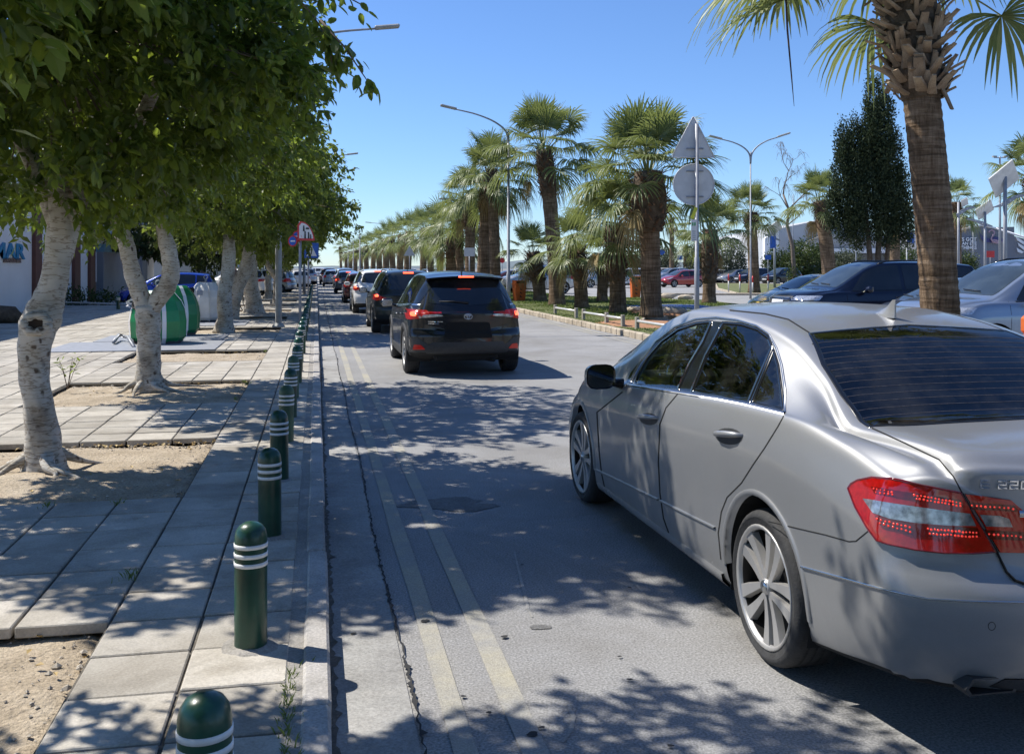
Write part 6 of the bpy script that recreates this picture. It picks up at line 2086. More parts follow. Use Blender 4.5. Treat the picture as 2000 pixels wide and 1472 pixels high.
tuft_tree('cypress_tree', 'dark green cypress with several pointed tops left of the big palm trunk', 'tree', cb,
    plumes,
    41, .11, 'cypress', [([(cx(1700)*CS, 0, 0), (cx(1698), 0, 2.2), (cx(1690), 0, 4)], [.14, .11, .07]), ([(cx(1718)*CS, 0, 0), (cx(1716), 0, 2.2), (cx(1722), 0, 4.2)], [.16, .12, .07]), ([(cx(1726)*CS, .1, 0), (cx(1738), 0, 2.6), (cx(1746), 0, 4)], [.10, .09, .05])], per=22, stretch=1.6)
# bare tree
def bare_tree(label, px, Z, seed):
    b = at(px, 522, Z); b.z = .1; t = thing('bare_tree', label, 'tree', b); r = random.Random(seed); k = Z/F_PX
    def pt(x, y): return Vector(((x-px)*k*CS, -(x-px)*k*SN+r.uniform(-.3, .3), CAM_H+(522-y)*k-b.z))
    main = [pt(1552, 556), pt(1549, 520), pt(1545, 480), pt(1540, 440), pt(1537, 410), pt(1530, 380)]
    MB().tube([main[0]-Vector((0, 0, .4))]+main, [.22, .2, .17, .15, .12, .10, .07], 8).build('trunk', [M['twig']], t)
    mb = MB()
    def grow(p, d, L, rad, lev):
        n = 4; q = [p]
        for i in range(n): 
            d = (d+Vector((r.uniform(-.25, .25), r.uniform(-.25, .25), r.uniform(-.05, .18)))).normalized(); q.append(q[-1]+d*L/n)
        mb.tube(q, [rad*(1-.6*i/n) for i in range(n+1)], 4, caps=False)
        if lev < 4:
            for i in range(3 if lev else 4):
                u = r.choice((2, 3, 4)); grow(q[u], (d+Vector((r.uniform(-1, 1), r.uniform(-1, 1), r.uniform(-.3, .9)))).normalized(), L*r.uniform(.5, .72), rad*.5, lev+1)
        else:
            for i in range(3): 
                e = q[-1]+Vector((r.uniform(-.4, .4), r.uniform(-.4, .4), -r.uniform(.1, .9))); mb.tube([q[-1], (q[-1]+e)/2+Vector((0, 0, .12)), e], [.012, .010, .006], 3, caps=False)
    grow(main[-1], Vector((-.2, 0, 1)), 1.9, .07, 1); grow(main[-2], Vector((.6, 0, .8)), 2.2, .07, 1); grow(main[-3], Vector((.9, 0, .5)), 2.4, .05, 2); grow(main[-2], Vector((-.6, 0, .8)), 1.7, .05, 2)
    o = mb.build('branches', [M['twig']], t); o['kind'] = 'stuff'
    v, f, c = scatter_leaves(np.array([[r.gauss(0, .25), r.gauss(0, .25), r.uniform(-.1, 1.6)] for _ in range(500)]), np.random.RandomState(2).normal(0, 1, (500, 3)), np.full(500, .22), LT_F, np.random.RandomState(3), np.random.RandomState(4).uniform(0, 1, 500))
    o = link('ivy', npmesh('ivy', v, f, M['bush'], c), t); o['kind'] = 'stuff'
bare_tree('bare leafless tree with hanging twigs and ivy at its foot, right of island palm', 1550, 74, 9)
def shrub(label, px, base, w_px, top, Z, seed, mat='bush', group='shrubs behind the car park', n=120):
    b = at(px, 522, Z); b.z = 0; k = Z/F_PX; h = CAM_H+(522-top)*k; w = w_px*k/2
    tuft_tree('shrub', label, 'shrub', b, [((0, 0, h*.55), (w, w, h*.45), n), ((w*.4, 0, h*.4), (w*.7, w*.7, h*.38), n//2), ((-w*.5, 0, h*.4), (w*.6, w*.6, h*.36), n//2)], seed, .055*math.sqrt(Z/40)*w+.12, mat, [([(0, 0, 0), (0, 0, h*.5)], [.12, .08])], per=18, group=group)
shrub('round bright green shrub left of the hangar, behind the bare tree', 1572, 520, 74, 470, 110, 51, n=170)
shrub('low green shrub at the left foot of the white hangar', 1515, 520, 46, 485, 112, 52)
shrub('grey green olive shrub between the sign pole and the island palm', 1428, 520, 50, 474, 105, 53, 'olive', n=150)
shrub('grey green shrub behind the shaggy palm trunk', 1372, 520, 60, 484, 115, 54, 'olive')
shrub('grey green shrub left of the thin palm trunk', 1300, 520, 46, 486, 118, 55, 'olive')
shrub('dry brownish shrub before the hangar doors, right of the slim trunk', 1655, 520, 60, 490, 112, 56, 'olive')
shrub('green shrub beneath the cypress, right side', 1765, 520, 60, 482, 105, 57)
shrub('small palm like shrub at the left foot of the grey hall', 1885, 520, 44, 492, 100, 58)
shrub('low shrub at the foot of the palms behind the red hatchback', 1250, 520, 60, 494, 120, 59, 'olive')
shrub('low shrub left of the mast pole behind the parked cars', 1110, 520, 70, 497, 125, 60, 'olive')
# hedge plants at the foot of the white building
def plant_bed(label, p, w, h, seed):
    t = tuft_tree('hedge_plant', label, 'plant', p, [((0, 0, h*.45), (w, .5, h*.5), 60)], seed, .16, 'bush', [], per=16)
    return t
plant_bed('low strappy plants at the foot of the brown pillars', Vector((-9.5, 43.5, .1)), 1.4, .55, 66)
# ------------------------------------------------------------------ street furniture
def text_mesh(s, size, depth, mat, name='lettering', bold=0.0, sx=1.0):
    cu = bpy.data.curves.new('lettering_curve', 'FONT'); cu.body = s; cu.size = size; cu.extrude = depth; cu.offset = bold; cu.align_x = 'LEFT'; cu.resolution_u = 3
    o = bpy.data.objects.new('tmp', cu); COL.objects.link(o)
    dg = bpy.context.evaluated_depsgraph_get()
    me = bpy.data.meshes.new_from_object(o.evaluated_get(dg))
    bpy.data.objects.remove(o); bpy.data.curves.remove(cu)
    me.materials.clear(); me.materials.append(mat); me.name = name
    if sx != 1.0: me.transform(Matrix.Diagonal((sx, 1, 1, 1)))
    return me
def face_mtx(right, up):
    r = Vector(right).normalized(); u = Vector(up).normalized(); n = r.cross(u)
    return Matrix((r, u, n)).transposed().to_4x4()

def street_lamp(label, x, y, h, arm, rz, group, r=.055, tall=1.0, wide=None):
    t = thing('street_lamp', label, 'street lamp', (x, y, .1), rz, group)
    rb = wide or r*1.6
    if wide:
        MB().tube([(0, 0, 0), (0, 0, .04), (0, 0, .12), (0, 0, h*.4)], [rb*2.0, rb*1.9, rb*1.02, rb], 8, smooth=False).build('pole', [M['pole_grey']], t)
        MB().tube([(0, 0, h*.4), (0, 0, h)], [rb*.9, rb*.5], 8, smooth=False).build('pole', [M['pole_grey']], t)
    else: MB().tube([(0, 0, 0), (0, 0, 1.3), (0, 0, 1.32), (0, 0, h)], [rb, rb, rb*.8, r*.8], 12).build('pole', [M['galv']], t)
    for i, a in enumerate(arm):
        pts = [Vector((0, 0, h-.6)), Vector((a[0]*.05, 0, h-.1)), Vector((a[0]*.25, 0, h+a[1]*.35)), Vector((a[0]*.6, 0, h+a[1]*.75)), Vector((a[0], 0, h+a[1]))]
        q = catmull([tuple(p) for p in pts], 5)
        MB().tube(q, [.045-.018*k/len(q) for k in range(len(q))], 8).build('arm', [M['galv']], t)
        s = 1 if a[0] > 0 else -1
        e = pts[-1]; sl = math.atan2(a[1]*.25, a[0]*.4)
        hd = MB().box((e.x+s*.30, 0, e.z+.02+.3*a[1]/abs(a[0])*.6), (.68, .24, .09), 0, Matrix.Rotation(-math.atan2(a[1]*.6, abs(a[0]))*s, 4, 'Y'), .03)
        hd.build('lamp_head', [M['pole_grey']], t)
    return t
street_lamp('lamp post standing on the pavement with an octagonal grey pole and flared foot', -.98, 26.4, 7.45, [(2.55, .55)], 0, None, wide=.085)
p = at(586, 522, 60); street_lamp('farther lamp post on the left pavement, its arm tip clear of the foliage', -.7, 58.5, 7.7, [(2.5, .55)], 0, 'lamps along the left pavement')
for i, y in enumerate((92, 126)): street_lamp('%s lamp post on the left pavement near the vanishing point' % ('first', 'second')[i], -.7, y, 7.7, [(2.5, .5)], 0, 'lamps along the left pavement')
p = at(993, 522, 40.3); street_lamp('tall grey lamp post on the verge with one arm reaching left', p.x, p.y, 7.3, [(-2.2, .75)], YAW*-.0, None)
for i, (px_, Z, ty) in enumerate(((963, 58, 400), (770, 110, 440), (703, 125, 457), (690, 160, 470), (680, 200, 480))):
    p = at(px_, 522, Z); street_lamp('%s lamp post over the receding palm row' % ('nearest', 'second', 'third', 'fourth', 'farthest')[i], p.x, p.y, CAM_H+(522-ty)/F_PX*Z-.2, [(-2.6, .35)], 0, 'lamps in the receding palm row')
p = at(1466, 522, 48.6); street_lamp('double armed grey lamp post behind the island palm', p.x, p.y, 7.35, [(-1.45, .62), (1.35, .72)], -YAW, None, r=.036)

def sign_back():
    p = at(1361, 522, 20.0); t = thing('traffic_sign', 'pole with a blank grey triangular sign over a round one, seen from behind', 'traffic sign', (p.x, p.y, .12), -YAW)
    k = 20/F_PX
    H = lambda py: CAM_H+(522-py)*k-.12
    MB().tube([(0, 0, -.1), (0, 0, H(503)), (0, 0, H(502)), (0, 0, H(242))], [.052, .052, .040, .038], 14).build('pole', [M['galv']], t)
    X = lambda px: (px-1361)*k
    tri = [(X(1357), H(228)), (X(1395), H(303)), (X(1396), H(307)), (X(1315), H(307)), (X(1314), H(303)), (X(1354), H(228))]
    F = face_mtx((1, 0, 0), (0, 0, 1))
    m = Matrix.Translation((0, .062, 0)) @ F
    s = MB().prism(tri, -.012, 0, m).build('triangle_plate', [M['alu']], t)
    rim = MB()
    for a, b in zip(tri, tri[1:]+tri[:1]): rim.tube([(a[0], .056, a[1]), (b[0], .056, b[1])], .010, 6)
    rim.build('rolled_edge', [M['alu']], s)
    c0 = (X(1356), H(360)); rr = 40*k
    disc = [(c0[0]+math.cos(a)*rr, c0[1]+math.sin(a)*rr) for a in [2*PI*j/40 for j in range(40)]]
    d = MB().prism(disc, -.012, 0, m).build('round_plate', [M['alu']], t)
    MB().tube([(q[0], .056, q[1]) for q in disc+disc[:1]], .011, 6).build('rolled_edge', [M['alu']], d)
    for py_ in (290, 334, 384): 
        b = MB().box((X(1358), .043, H(py_)), (.36, .018, .028), 0, None, .004); b.cyl((X(1345), .035, H(py_)), (X(1345), .03, H(py_)), .010, 6); b.cyl((X(1372), .035, H(py_)), (X(1372), .03, H(py_)), .010, 6); b.build('bracket', [M['galv']], t)
    # yellow parking tag and the small green and white notice
    MB().box((X(1355), -.045, H(416)), (.07, .006, .24), 0, Matrix.Rotation(R(20), 4, 'Y'), 0).build('yellow_tag', [simple('tag_yellow', (.55, .55, .05), .6)], t)
    n = MB().box((X(1354.5), -.045, H(450)), (.115, .010, .44), 0, None, .0).build('notice', [M['white_plastic']], t)
    g_ = simple('notice_green', (.05, .35, .12), .6)
    for dx in (-.025, 0.02): MB().box((X(1354.5)+dx, -.052, H(438)), (.028, .004, .07), 0).build('green_mark', [g_], n)
    for j in range(6): MB().box((X(1354.5), -.052, H(452+j*4)), (.07-.01*(j % 2), .003, .008), 0).build('printed_line', [M['plastic_dark']], n)
sign_back()
def plain_sign(label, px, base, top, Z, shape, w, mat, back=True):
    p = at(px, 522, Z); k = Z/F_PX; t = thing('traffic_sign', label, 'traffic sign', (p.x, p.y, .1), -YAW)
    H = lambda py: CAM_H+(522-py)*k-.1
    MB().tube([(0, 0, 0), (0, 0, H(top))], .03, 8).build('pole', [M['galv']], t)
    F = Matrix.Translation((0, -.035, 0)) @ face_mtx((1, 0, 0), (0, 0, 1))
    if shape == 'tri': poly = [(-w/2, H(top)-w*.85), (w/2, H(top)-w*.85), (0, H(top))]
    elif shape == 'arrow': poly = [(-w/2, H(top)-.4), (w*.3, H(top)-.4), (w/2, H(top)-.2), (w*.3, H(top)), (-w/2, H(top))]
    elif shape == 'round': poly = [(math.cos(a)*w/2, H(top)-w/2+math.sin(a)*w/2) for a in [2*PI*j/24 for j in range(24)]]
    else: poly = [(-w/2, H(top)-w*.8), (w/2, H(top)-w*.8), (w/2, H(top)), (-w/2, H(top))]
    MB().prism(poly, .01, 0, F).build('plate', [mat], t)
    return t
plain_sign('far grey triangular sign backs to the camera, over the olive suv', 800, 560, 480, 62, 'tri', .75, M['alu'])
plain_sign('grey rectangular sign pair seen from behind over the black suv', 917, 560, 484, 44, 'rect', .48, M['alu'])
plain_sign('blue arrow shaped sign on a pole left of the red hatchback', 1288, 545, 488, 78, 'arrow', .9, M['sign_blue'])
plain_sign('small blue square sign low behind the parked cars', 1328, 545, 499, 90, 'rect', .5, M['sign_blue'])
plain_sign('small blue square sign before the green shrubs', 1500, 545, 498, 90, 'rect', .55, M['sign_blue'])
plain_sign('tiny red ringed round sign between two palm trunks', 981, 545, 503, 80, 'round', .45, M['sign_red'])
plain_sign('small red board standing before the grey hall', 1934, 530, 490, 95, 'rect', .8, M['sign_red'])
# warning sign with red border, and the no-stopping disc beside it
p = at(586, 522, 21.6); t = thing('traffic_sign', 'white and red bordered warning sign bent beside round red and blue discs', 'traffic sign', (p.x, p.y, .1), R(-8))
k = 21.6/F_PX; H = lambda py: CAM_H+(522-py)*k-.1
MB().tube([(0, 0, 0), (0, 0, H(433))], .032, 10).build('pole', [M['galv']], t)
F = Matrix.Translation((.09, -.05, 0)) @ Matrix.Rotation(R(38), 4, 'Z') @ face_mtx((1, 0, 0), (0, 0, 1))
q_ = .80
arc = [(-.20*q_, H(470)), (.34*q_, H(470))]+[(q_*(.34-.50*(j/8)**1.6*.9), H(470)+q_*.53*math.sin(j/8*PI/2)) for j in range(1, 9)]+[(-.20*q_, H(440))]
pl = MB().prism(arc, .012, 0, F).build('warning_plate', [M['sign_red']], t)
c_ = Vector((sum(a[0] for a in arc)/len(arc), sum(a[1] for a in arc)/len(arc)))
MB().prism([tuple(c_+(Vector(a)-c_)*.80) for a in arc], .006, 0, Matrix.Translation((0, -.012, 0)) @ F).build('white_field', [M['white_plastic']], pl)
for dx, dz, w_, h_ in ((.02, H(466), .05, .20), (.13, H(466), .05, .18), (-.02, H(452), .05, .16), (.06, H(448), .12, .05), (.20, H(466), .04, .12)):
    MB().prism([(dx*q_, dz), ((dx+w_)*q_, dz), ((dx+w_*.8)*q_, dz+h_*q_), ((dx+w_*.1)*q_, dz+h_*q_)], .006, 0, Matrix.Translation((0, -.02, 0)) @ F).build('black_figure', [M['black']], pl)
for i, (pxx, pyy) in enumerate(((581, 462), (573, 471))):
    F2 = Matrix.Translation(((pxx-586)*k, -.04-.015*i, 0)) @ Matrix.Rotation(R(-28), 4, 'Z') @ face_mtx((1, 0, 0), (0, 0, 1))
    for rr, mt, dz in ((.125, 'sign_red', 0), (.095, 'sign_blue', -.012)):
        MB().prism([(math.cos(a)*rr, H(pyy)+math.sin(a)*rr) for a in [2*PI*j/24 for j in range(24)]], .010, 0, Matrix.Translation((0, dz, 0)) @ F2).build('disc', [M[mt]], t)
    MB().prism([(-.055, H(pyy)-.015), (.065, H(pyy)-.015), (.065, H(pyy)+.015), (-.055, H(pyy)+.015)], .006, 0, Matrix.Translation((0, -.022, 0)) @ F2).build('white_arrow', [M['white_plastic']], t)
# blue crossing sign further on
p = at(602, 522, 38.5); k = 38.5/F_PX; t = thing('traffic_sign', 'blue square pedestrian crossing sign with white triangle under the tree crown', 'traffic sign', (p.x, p.y, .1), R(24)); H = lambda py: CAM_H+(522-py)*k-.1
MB().tube([(0, 0, 0), (0, 0, H(488))], .03, 8).build('pole', [M['galv']], t)
F = Matrix.Translation((.12, -.04, 0)) @ face_mtx((1, 0, 0), (0, 0, 1))
MB().prism([(-.30, H(504)), (.30, H(504)), (.30, H(504)+.6), (-.30, H(504)+.6)], .01, 0, F).build('plate', [M['sign_blue']], t)
MB().prism([(-.22, H(504)+.08), (.22, H(504)+.08), (0, H(504)+.5)], .006, 0, Matrix.Translation((0, -.01, 0)) @ F).build('white_triangle', [M['white_plastic']], t)
mb = MB(); mb.prism([(-.03, H(504)+.14), (.0, H(504)+.14), (.02, H(504)+.36), (-.02, H(504)+.36)], .004, 0, Matrix.Translation((0, -.016, 0)) @ F)
mb.build('walker_figure', [M['black']], t)

# orange litter bins
def orange_bin(label, px, base, top, wpx, rz):
    Z = (CAM_H-.13)*F_PX/(base-522); p = at(px, 522, Z); k = Z/F_PX; h = (base-top)*k; w = wpx*k/2
    t = thing('litter_bin', label, 'litter bin', (p.x, p.y, .13), rz, None)
    mb = MB()
    a = [(-w*.82, -w*.82, 0), (w*.82, -w*.82, 0), (w*.82, w*.82, 0), (-w*.82, w*.82, 0)]; b = [(x*1.2, y*1.2, h*.80) for x, y, _ in a]
    mb.add(a+b, [(3, 2, 1, 0), (0, 1, 5, 4), (1, 2, 6, 5), (2, 3, 7, 6), (3, 0, 4, 7), (4, 5, 6, 7)])
    mb.build('bin_body', [M['orange']], t)
    MB().box((0, 0, h*.84), (w*2.15, w*2.15, h*.07), 0, None, .01).build('rim', [M['orange']], t)
    mb = MB()
    for sx in (-1, 1): mb.box((sx*w*.9, 0, h*.92), (w*.16, w*1.9, h*.16), 0, None, .01)
    mb.box((0, w*.9, h*.92), (w*1.8, w*.16, h*.16), 0, None, .01)
    mb.build('hood', [M['orange']], t)
    MB().box((0, 0, h*.99), (w*2.1, w*2.1, h*.05), 0, None, .012).build('lid', [M['orange']], t)
    MB().box((0, -w*.3, h*.91), (w*1.6, w*1.2, h*.10), 0).build('opening', [M['gap']], t)
    # black stencilled marks down the front
    for zz in (.58, .40, .22):
        F = Matrix.Translation((0, -w*(.82+.164*zz)-.006, h*zz)) @ face_mtx((1, 0, 0), (0, 0, 1))
        MB().prism([(-.05, -.03), (.05, -.05), (.06, -.01), (-.01, .01), (0, .05), (-.05, .05)], .004, 0, F).build('stencil_mark', [M['black']], t)
orange_bin('orange litter bin with black marks left of the leaning palm', 1014, 587, 548, 22, R(8))
orange_bin('orange litter bin half hidden behind the thickest shaggy palm trunk', 1241, 582, 540, 19, R(-5))
p = at(1990, 522, 9.0)
t = thing('orange_barrier', 'orange plastic barrier end peeking over the silver saloon roof at the right edge', 'barrier', (p.x+.45, p.y, .1), R(80))
MB().box((0, 0, .45), (1.3, .42, .92), 0, None, .05).build('body', [M['orange']], t)
MB().box((0, 0, 1.02), (1.05, .26, .26), 0, None, .07).build('top_ridge', [M['orange']], t)
MB().box((.0, -.12, 1.03), (.30, .06, .12), 0, None, .02).build('grip_slot', [M['gap']], t)

# red and white posts on the island
for i, (px_, by, ty) in enumerate(((1423, 570, 535), (1445, 571, 536), (1470, 572, 539), (1500, 571, 535))):
    Z = (CAM_H-.1)*F_PX/(by-522); p = at(px_, 522, Z); h = (by-ty)*Z/F_PX
    t = thing('marker_post', 'slim red and white post on the grass island, %s of the four' % ('leftmost', 'second', 'third', 'rightmost')[i], 'post', (p.x, p.y, .1), 0, 'marker posts on the grass island')
    MB().cyl((0, 0, 0), (0, 0, h*.62), .045, 8).build('white_shaft', [M['dirty_white']], t); MB().cyl((0, 0, h*.62), (0, 0, h), .047, 8).build('red_top', [M['sign_red']], t)
# boulders at the bay
for i, (px_, py_, s) in enumerate(((1292, 611, .30), (1312, 614, .34), (1240, 609, .22), (1338, 584, .26), (1305, 580, .3))):
    p = gp(px_, py_, .13); r = random.Random(i+3)
    bm = bmesh.new(); bmesh.ops.create_icosphere(bm, subdivisions=2, radius=s)
    for v in bm.verts: v.co *= 1+r.uniform(-.12, .12); v.co.z *= .55; v.co.x *= 1.6
    me = bpy.data.meshes.new('boulder'); bm.to_mesh(me); bm.free(); me.materials.append(M['kerb_tan'])
    tag(link('boulder', me, None, (p.x, p.y, .2)), ['tan stone at the left end of the blue bay', 'largest tan stone in front of the blue bay', 'small stone by the bare earth', 'small tan stone on the far edge of the blue bay', 'tan stone right of the thickest palm trunk'][i], 'stone')

# ------------------------------------------------------------------ recycling containers
def igloo(label, x, y, rz, col, h, w, stripe=True, litter=False):
    t = thing('recycling_container', label, 'recycling container', (x, y, .125), rz, None)
    prof = [(w*.40, .0), (w*.44, .06), (w*.49, .12), (w*.505, h*.42), (w*.475, h*.62), (w*.40, h*.80), (w*.28, h*.95), (w*.22, h)]
    seg = 12; A0 = R(15)
    mb = MB(); mb.lathe(prof, seg, 0, Matrix.Rotation(A0, 4, 'Z'), smooth=False)
    mb.add([Matrix.Rotation(A0, 4, 'Z') @ Vector((math.cos(2*PI*j/seg)*w*.22, math.sin(2*PI*j/seg)*w*.22, h)) for j in range(seg)], [tuple(range(seg))])
    mb.build('shell', [col], t)
    if stripe:
        for a in (R(-80), R(-12), R(190)):
            vs = []; fs = []
            for k_, (r_, z) in enumerate(prof):
                for e in (-.045, .045): vs.append((math.cos(a+e/ max(r_, .2)*.9)*(r_*1.0+.012), math.sin(a+e/max(r_, .2)*.9)*(r_*1.0+.012), z))
            for k_ in range(len(prof)-1): fs.append((2*k_, 2*k_+1, 2*k_+3, 2*k_+2))
            MB().add(vs, fs).build('white_stripe', [M['white_plastic']], t)
    else:
        for a in (R(-70), R(20)):
            MB().tube([(math.cos(a)*(r_+.004), math.sin(a)*(r_+.004), z) for r_, z in prof], .012, 5).build('seam_rib', [M['dirty_white']], t)
        F = Matrix.Translation((-.12, -w*.415, h*.74)) @ Matrix.Rotation(R(-22), 4, 'X') @ face_mtx((1, 0, 0), (0, 0, 1))
        MB().prism([(-.08, -.07), (.08, -.07), (.08, .07), (-.08, .07)], .006, 0, F).build('sticker', [M['wall_grey']], t)
    # throw-in hole with its rim, lifting eye, foot ring
    a = R(-150)
    F = Matrix.Translation((math.cos(a)*w*.42, math.sin(a)*w*.42, h*.76)) @ Vector((math.cos(a), math.sin(a), .35)).normalized().to_track_quat('Z', 'Y').to_matrix().to_4x4()
    MB().lathe([(.13, -.02), (.13, .045), (.10, .045), (.10, .0), (0, .0)], 18, 0, F).build('throw_in_hole', [M['gap']], t)
    mb = MB().cyl((0, 0, h), (0, 0, h+.10), .03, 8); mb.tube([(math.cos(q)*.055, 0, h+.15+math.sin(q)*.055) for q in [2*PI*j/12 for j in range(13)]], .014, 6)
    mb.build('lifting_eye', [M['galv']], t)
    MB().lathe([(w*.42, -.01), (w*.44, .05), (w*.36, .05)], 12, 0).build('foot_ring', [M['plastic_dark']], t)
    if litter:
        mb = MB(); r = random.Random(3)
        for k_ in range(5):
            c = Vector((-w*.47+r.uniform(-.04, .12), -.18+r.uniform(-.06, .06), h*.72+r.uniform(-.05, .10)))
            mb.add([c+Vector((r.uniform(-.09, .09), r.uniform(-.06, .06), r.uniform(-.07, .09))) for _ in range(5)], [(0, 1, 2), (1, 2, 3), (2, 3, 4), (0, 2, 4)])
        tag(link('plastic_bag', mb.mesh('plastic_bag', [M['white_plastic']]), None, (x, y, .125)), 'crumpled white plastic bag stuffed at the rim of the nearer green container', 'bag')
    return t
p = gp(304, 672, .12); igloo('green recycling container with white stripes behind the forked tree, the nearer one', p.x, p.y+.35, R(10), M['igloo_green'], 1.08, 1.12, True, True)
p = gp(338, 655, .12); igloo('green recycling container peeping out right of the nearer green one', p.x, p.y+.3, R(25), M['igloo_green'], 1.13, 1.10)
p = gp(399, 629, .12); igloo('white recycling container with a grey sticker right of the green ones', p.x, p.y+.4, R(0), M['dirty_white'], 1.12, 1.02, False)
p = gp(530, 575, .1); igloo('far green recycling container between the thin tree trunks', p.x, p.y, R(0), M['igloo_green'], 1.25, 1.0, False)
MB().tube([gp(222, 673, .12)+Vector((0, 0, .05)), gp(232, 665, .12)+Vector((0, 0, .12)), gp(250, 668, .12)+Vector((0, 0, .10)), gp(262, 678, .12)], .035, 8).build('hose', [M['galv']])
tag(bpy.data.objects['hose'], 'grey bent pipe lying at the foot of the nearer green container', 'pipe')
p = gp(10, 631, .1)
tag(MB().tube([p+Vector((-.8, 0, .0)), p+Vector((-.3, 0, .22)), p+Vector((.2, 0, .20)), p+Vector((.5, 0, .0))], [.22, .28, .25, .12], 10, noise=lambda i, j: 1+.12*math.sin(j*2.2+i)).build('tree_stump', [M['bark_dark']]), 'weathered tree stump lying before the white wall at the left edge', 'tree stump')

# ------------------------------------------------------------------ buildings at the left
BX = -10.25
def ypx(px, x=BX):
    a = (px-1000)/F_PX; return x*(CS-a*SN)/(SN+a*CS)
def zpx(px, py, x=BX):
    y = ypx(px, x); return CAM_H+(522-py)/F_PX*(x*SN+y*CS)
bl = thing('restaurant_building', 'white walled seafood restaurant with brown pillars at the left edge', 'building', (BX, 30, 0))
def bpart(name, x0, x1, y0, y1, z0, z1, mat, bev=0):
    return MB().box(((x0+x1)/2-BX, (y0+y1)/2-30, (z0+z1)/2), (x1-x0, y1-y0, z1-z0), 0, None, bev).build(name, [mat], bl)
bpart('wall', BX-6, BX, 18, ypx(171), 0, 5.3, M['wall_white'])
bpart('grey_wall', BX-6, BX+.05, ypx(200), ypx(271), 0, zpx(200, 492)+.0, M['wall_grey'])
bpart('fascia', BX-6, BX+.10, ypx(200), ypx(268), zpx(200, 492)+.003, zpx(200, 476), simple('fascia_blue', (.22, .42, .52), .6))
bpart('upper_wall', BX-6, BX, ypx(171)+.003, ypx(281), 3.4, 5.3, M['wall_white'])
bpart('door', BX-6, BX-.35, ypx(171)+.003, ypx(200)-.003, 0, 3.39, M['black'])
for a, b in ((62, 75), (140, 151), (171, 181)): bpart('pillar', BX-.05, BX+.14, ypx(a), ypx(b), 0, 5.35, M['brown_metal'], .01)
bpart('pillar', BX-.1, BX+.20, ypx(271)+.003, ypx(281), 0, 5.35, M['wall_grey'])
bpart('end_wall', BX-6, BX+.02, ypx(281)+.003, ypx(300), 0, 5.3, M['wall_white'])
bpart('cornice', BX-6.1, BX+.18, 17.9, ypx(300)+.1, 5.36, 5.55, M['wall_white'])
bpart('pipe', BX+.145, BX+.17, ypx(180), ypx(181.2), 1.0, 2.4, M['white_plastic'])
def wall_text(s, px0, px1, py0, py1, mat, bold, parent, x=BX):
    y0, y1 = ypx(px0, x), ypx(px1, x); z0 = zpx(px0, py1, x); z1 = zpx(px0, py0, x)
    me = text_mesh(s, 1.0, .02, mat, 'lettering', bold)
    xs = [v.co.x for v in me.vertices]; ys_ = [v.co.y for v in me.vertices]
    for v in me.vertices:
        u = (v.co.x-min(xs))/(max(xs)-min(xs)); w = (v.co.y-min(ys_))/(max(ys_)-min(ys_))
        v.co = Vector((x+.012+v.co.z-BX+.02, y0+(y1-y0)*u-30, z0+(z1-z0)*w))
    return link('lettering', me, parent)
wall_text('MAR', -14, 47, 472, 505, simple('sign_teal', (.02, .22, .42), .6), .03, bl)
wall_text('SEAFOOD BAR', 5, 39, 503, 513, simple('sign_brown', (.22, .15, .12), .6), .03, bl)
wall_text('M', 218, 231, 480, 492, M['black'], .04, bl, BX+.10)
wall_text('I', 266, 270, 482, 496, M['black'], .04, bl, BX+.10)
# dark crescent on the end wall
a0 = Vector((.04, ypx(287)-30, zpx(287, 420))); mb = MB()
vs = []
for k in range(13):
    u = k/12; z = zpx(290, 440)+(zpx(290, 520)-zpx(290, 440))*u; yy = ypx(282.5+6*u**2.2)-30; w = 1.1*math.sin(PI*min(1, .15+u*.85))**.7
    vs += [(.05, yy, z), (.05, yy+w, z)]
mb.add(vs, [(2*k, 2*k+1, 2*k+3, 2*k+2) for k in range(12)]); mb.build('dark_crescent', [M['black']], bl)
bl2 = thing('white_house', 'low white house with a balcony rail behind the blue hatchback', 'building', (-13, 78, 0))
MB().box((0, 6, 2.4), (14, 12, 4.8)).build('wall', [M['wall_white']], bl2)
MB().box((0, -.3, 4.95), (14.6, 13.2, .25)).build('roof', [M['wall_grey']], bl2)
for k in range(5):
    w = MB().box((-5+k*2.6, -.04, 2.6), (1.3, .12, 1.4)).build('window', [M['dirty_white']], bl2); MB().box((-5+k*2.6, -.12, 2.6), (1.1, .08, 1.2)).build('pane', [M['glass_dark']], w)
MB().box((2, -1.3, 3.1), (9, .06, .8), 0).build('balcony_rail', [M['alu']], bl2)
MB().box((3.0, -1.36, 3.6), (1.2, .05, .8), 0).build('yellow_banner', [P_yellow], bl2)
# far row of houses closing the left side
for i, (x, y, w, h, c_) in enumerate(((-24, 112, 16, 6, 'wall_white'), (-20, 160, 18, 7, 'wall_grey'), (-26, 220, 22, 8, 'wall_white'))):
    b = thing('town_house', ['pale town house nearest behind the left pavement trees', 'grey town house farther behind the left pavement trees', 'farthest white town house at the left of the street'][i], 'building', (x, y, 0))
    MB().box((0, 5, h/2), (w, 10, h)).build('wall', [M[c_]], b); MB().box((0, 5, h+.15), (w+.5, 10.5, .3)).build('roof', [M['kerb_tan']], b)
    for k in range(4):
        for z in (1.8, 4.6): MB().box((-w/2+2+k*(w-4)/3, -.03, z), (1.3, .1, 1.4)).build('window', [M['glass_dark']], b)

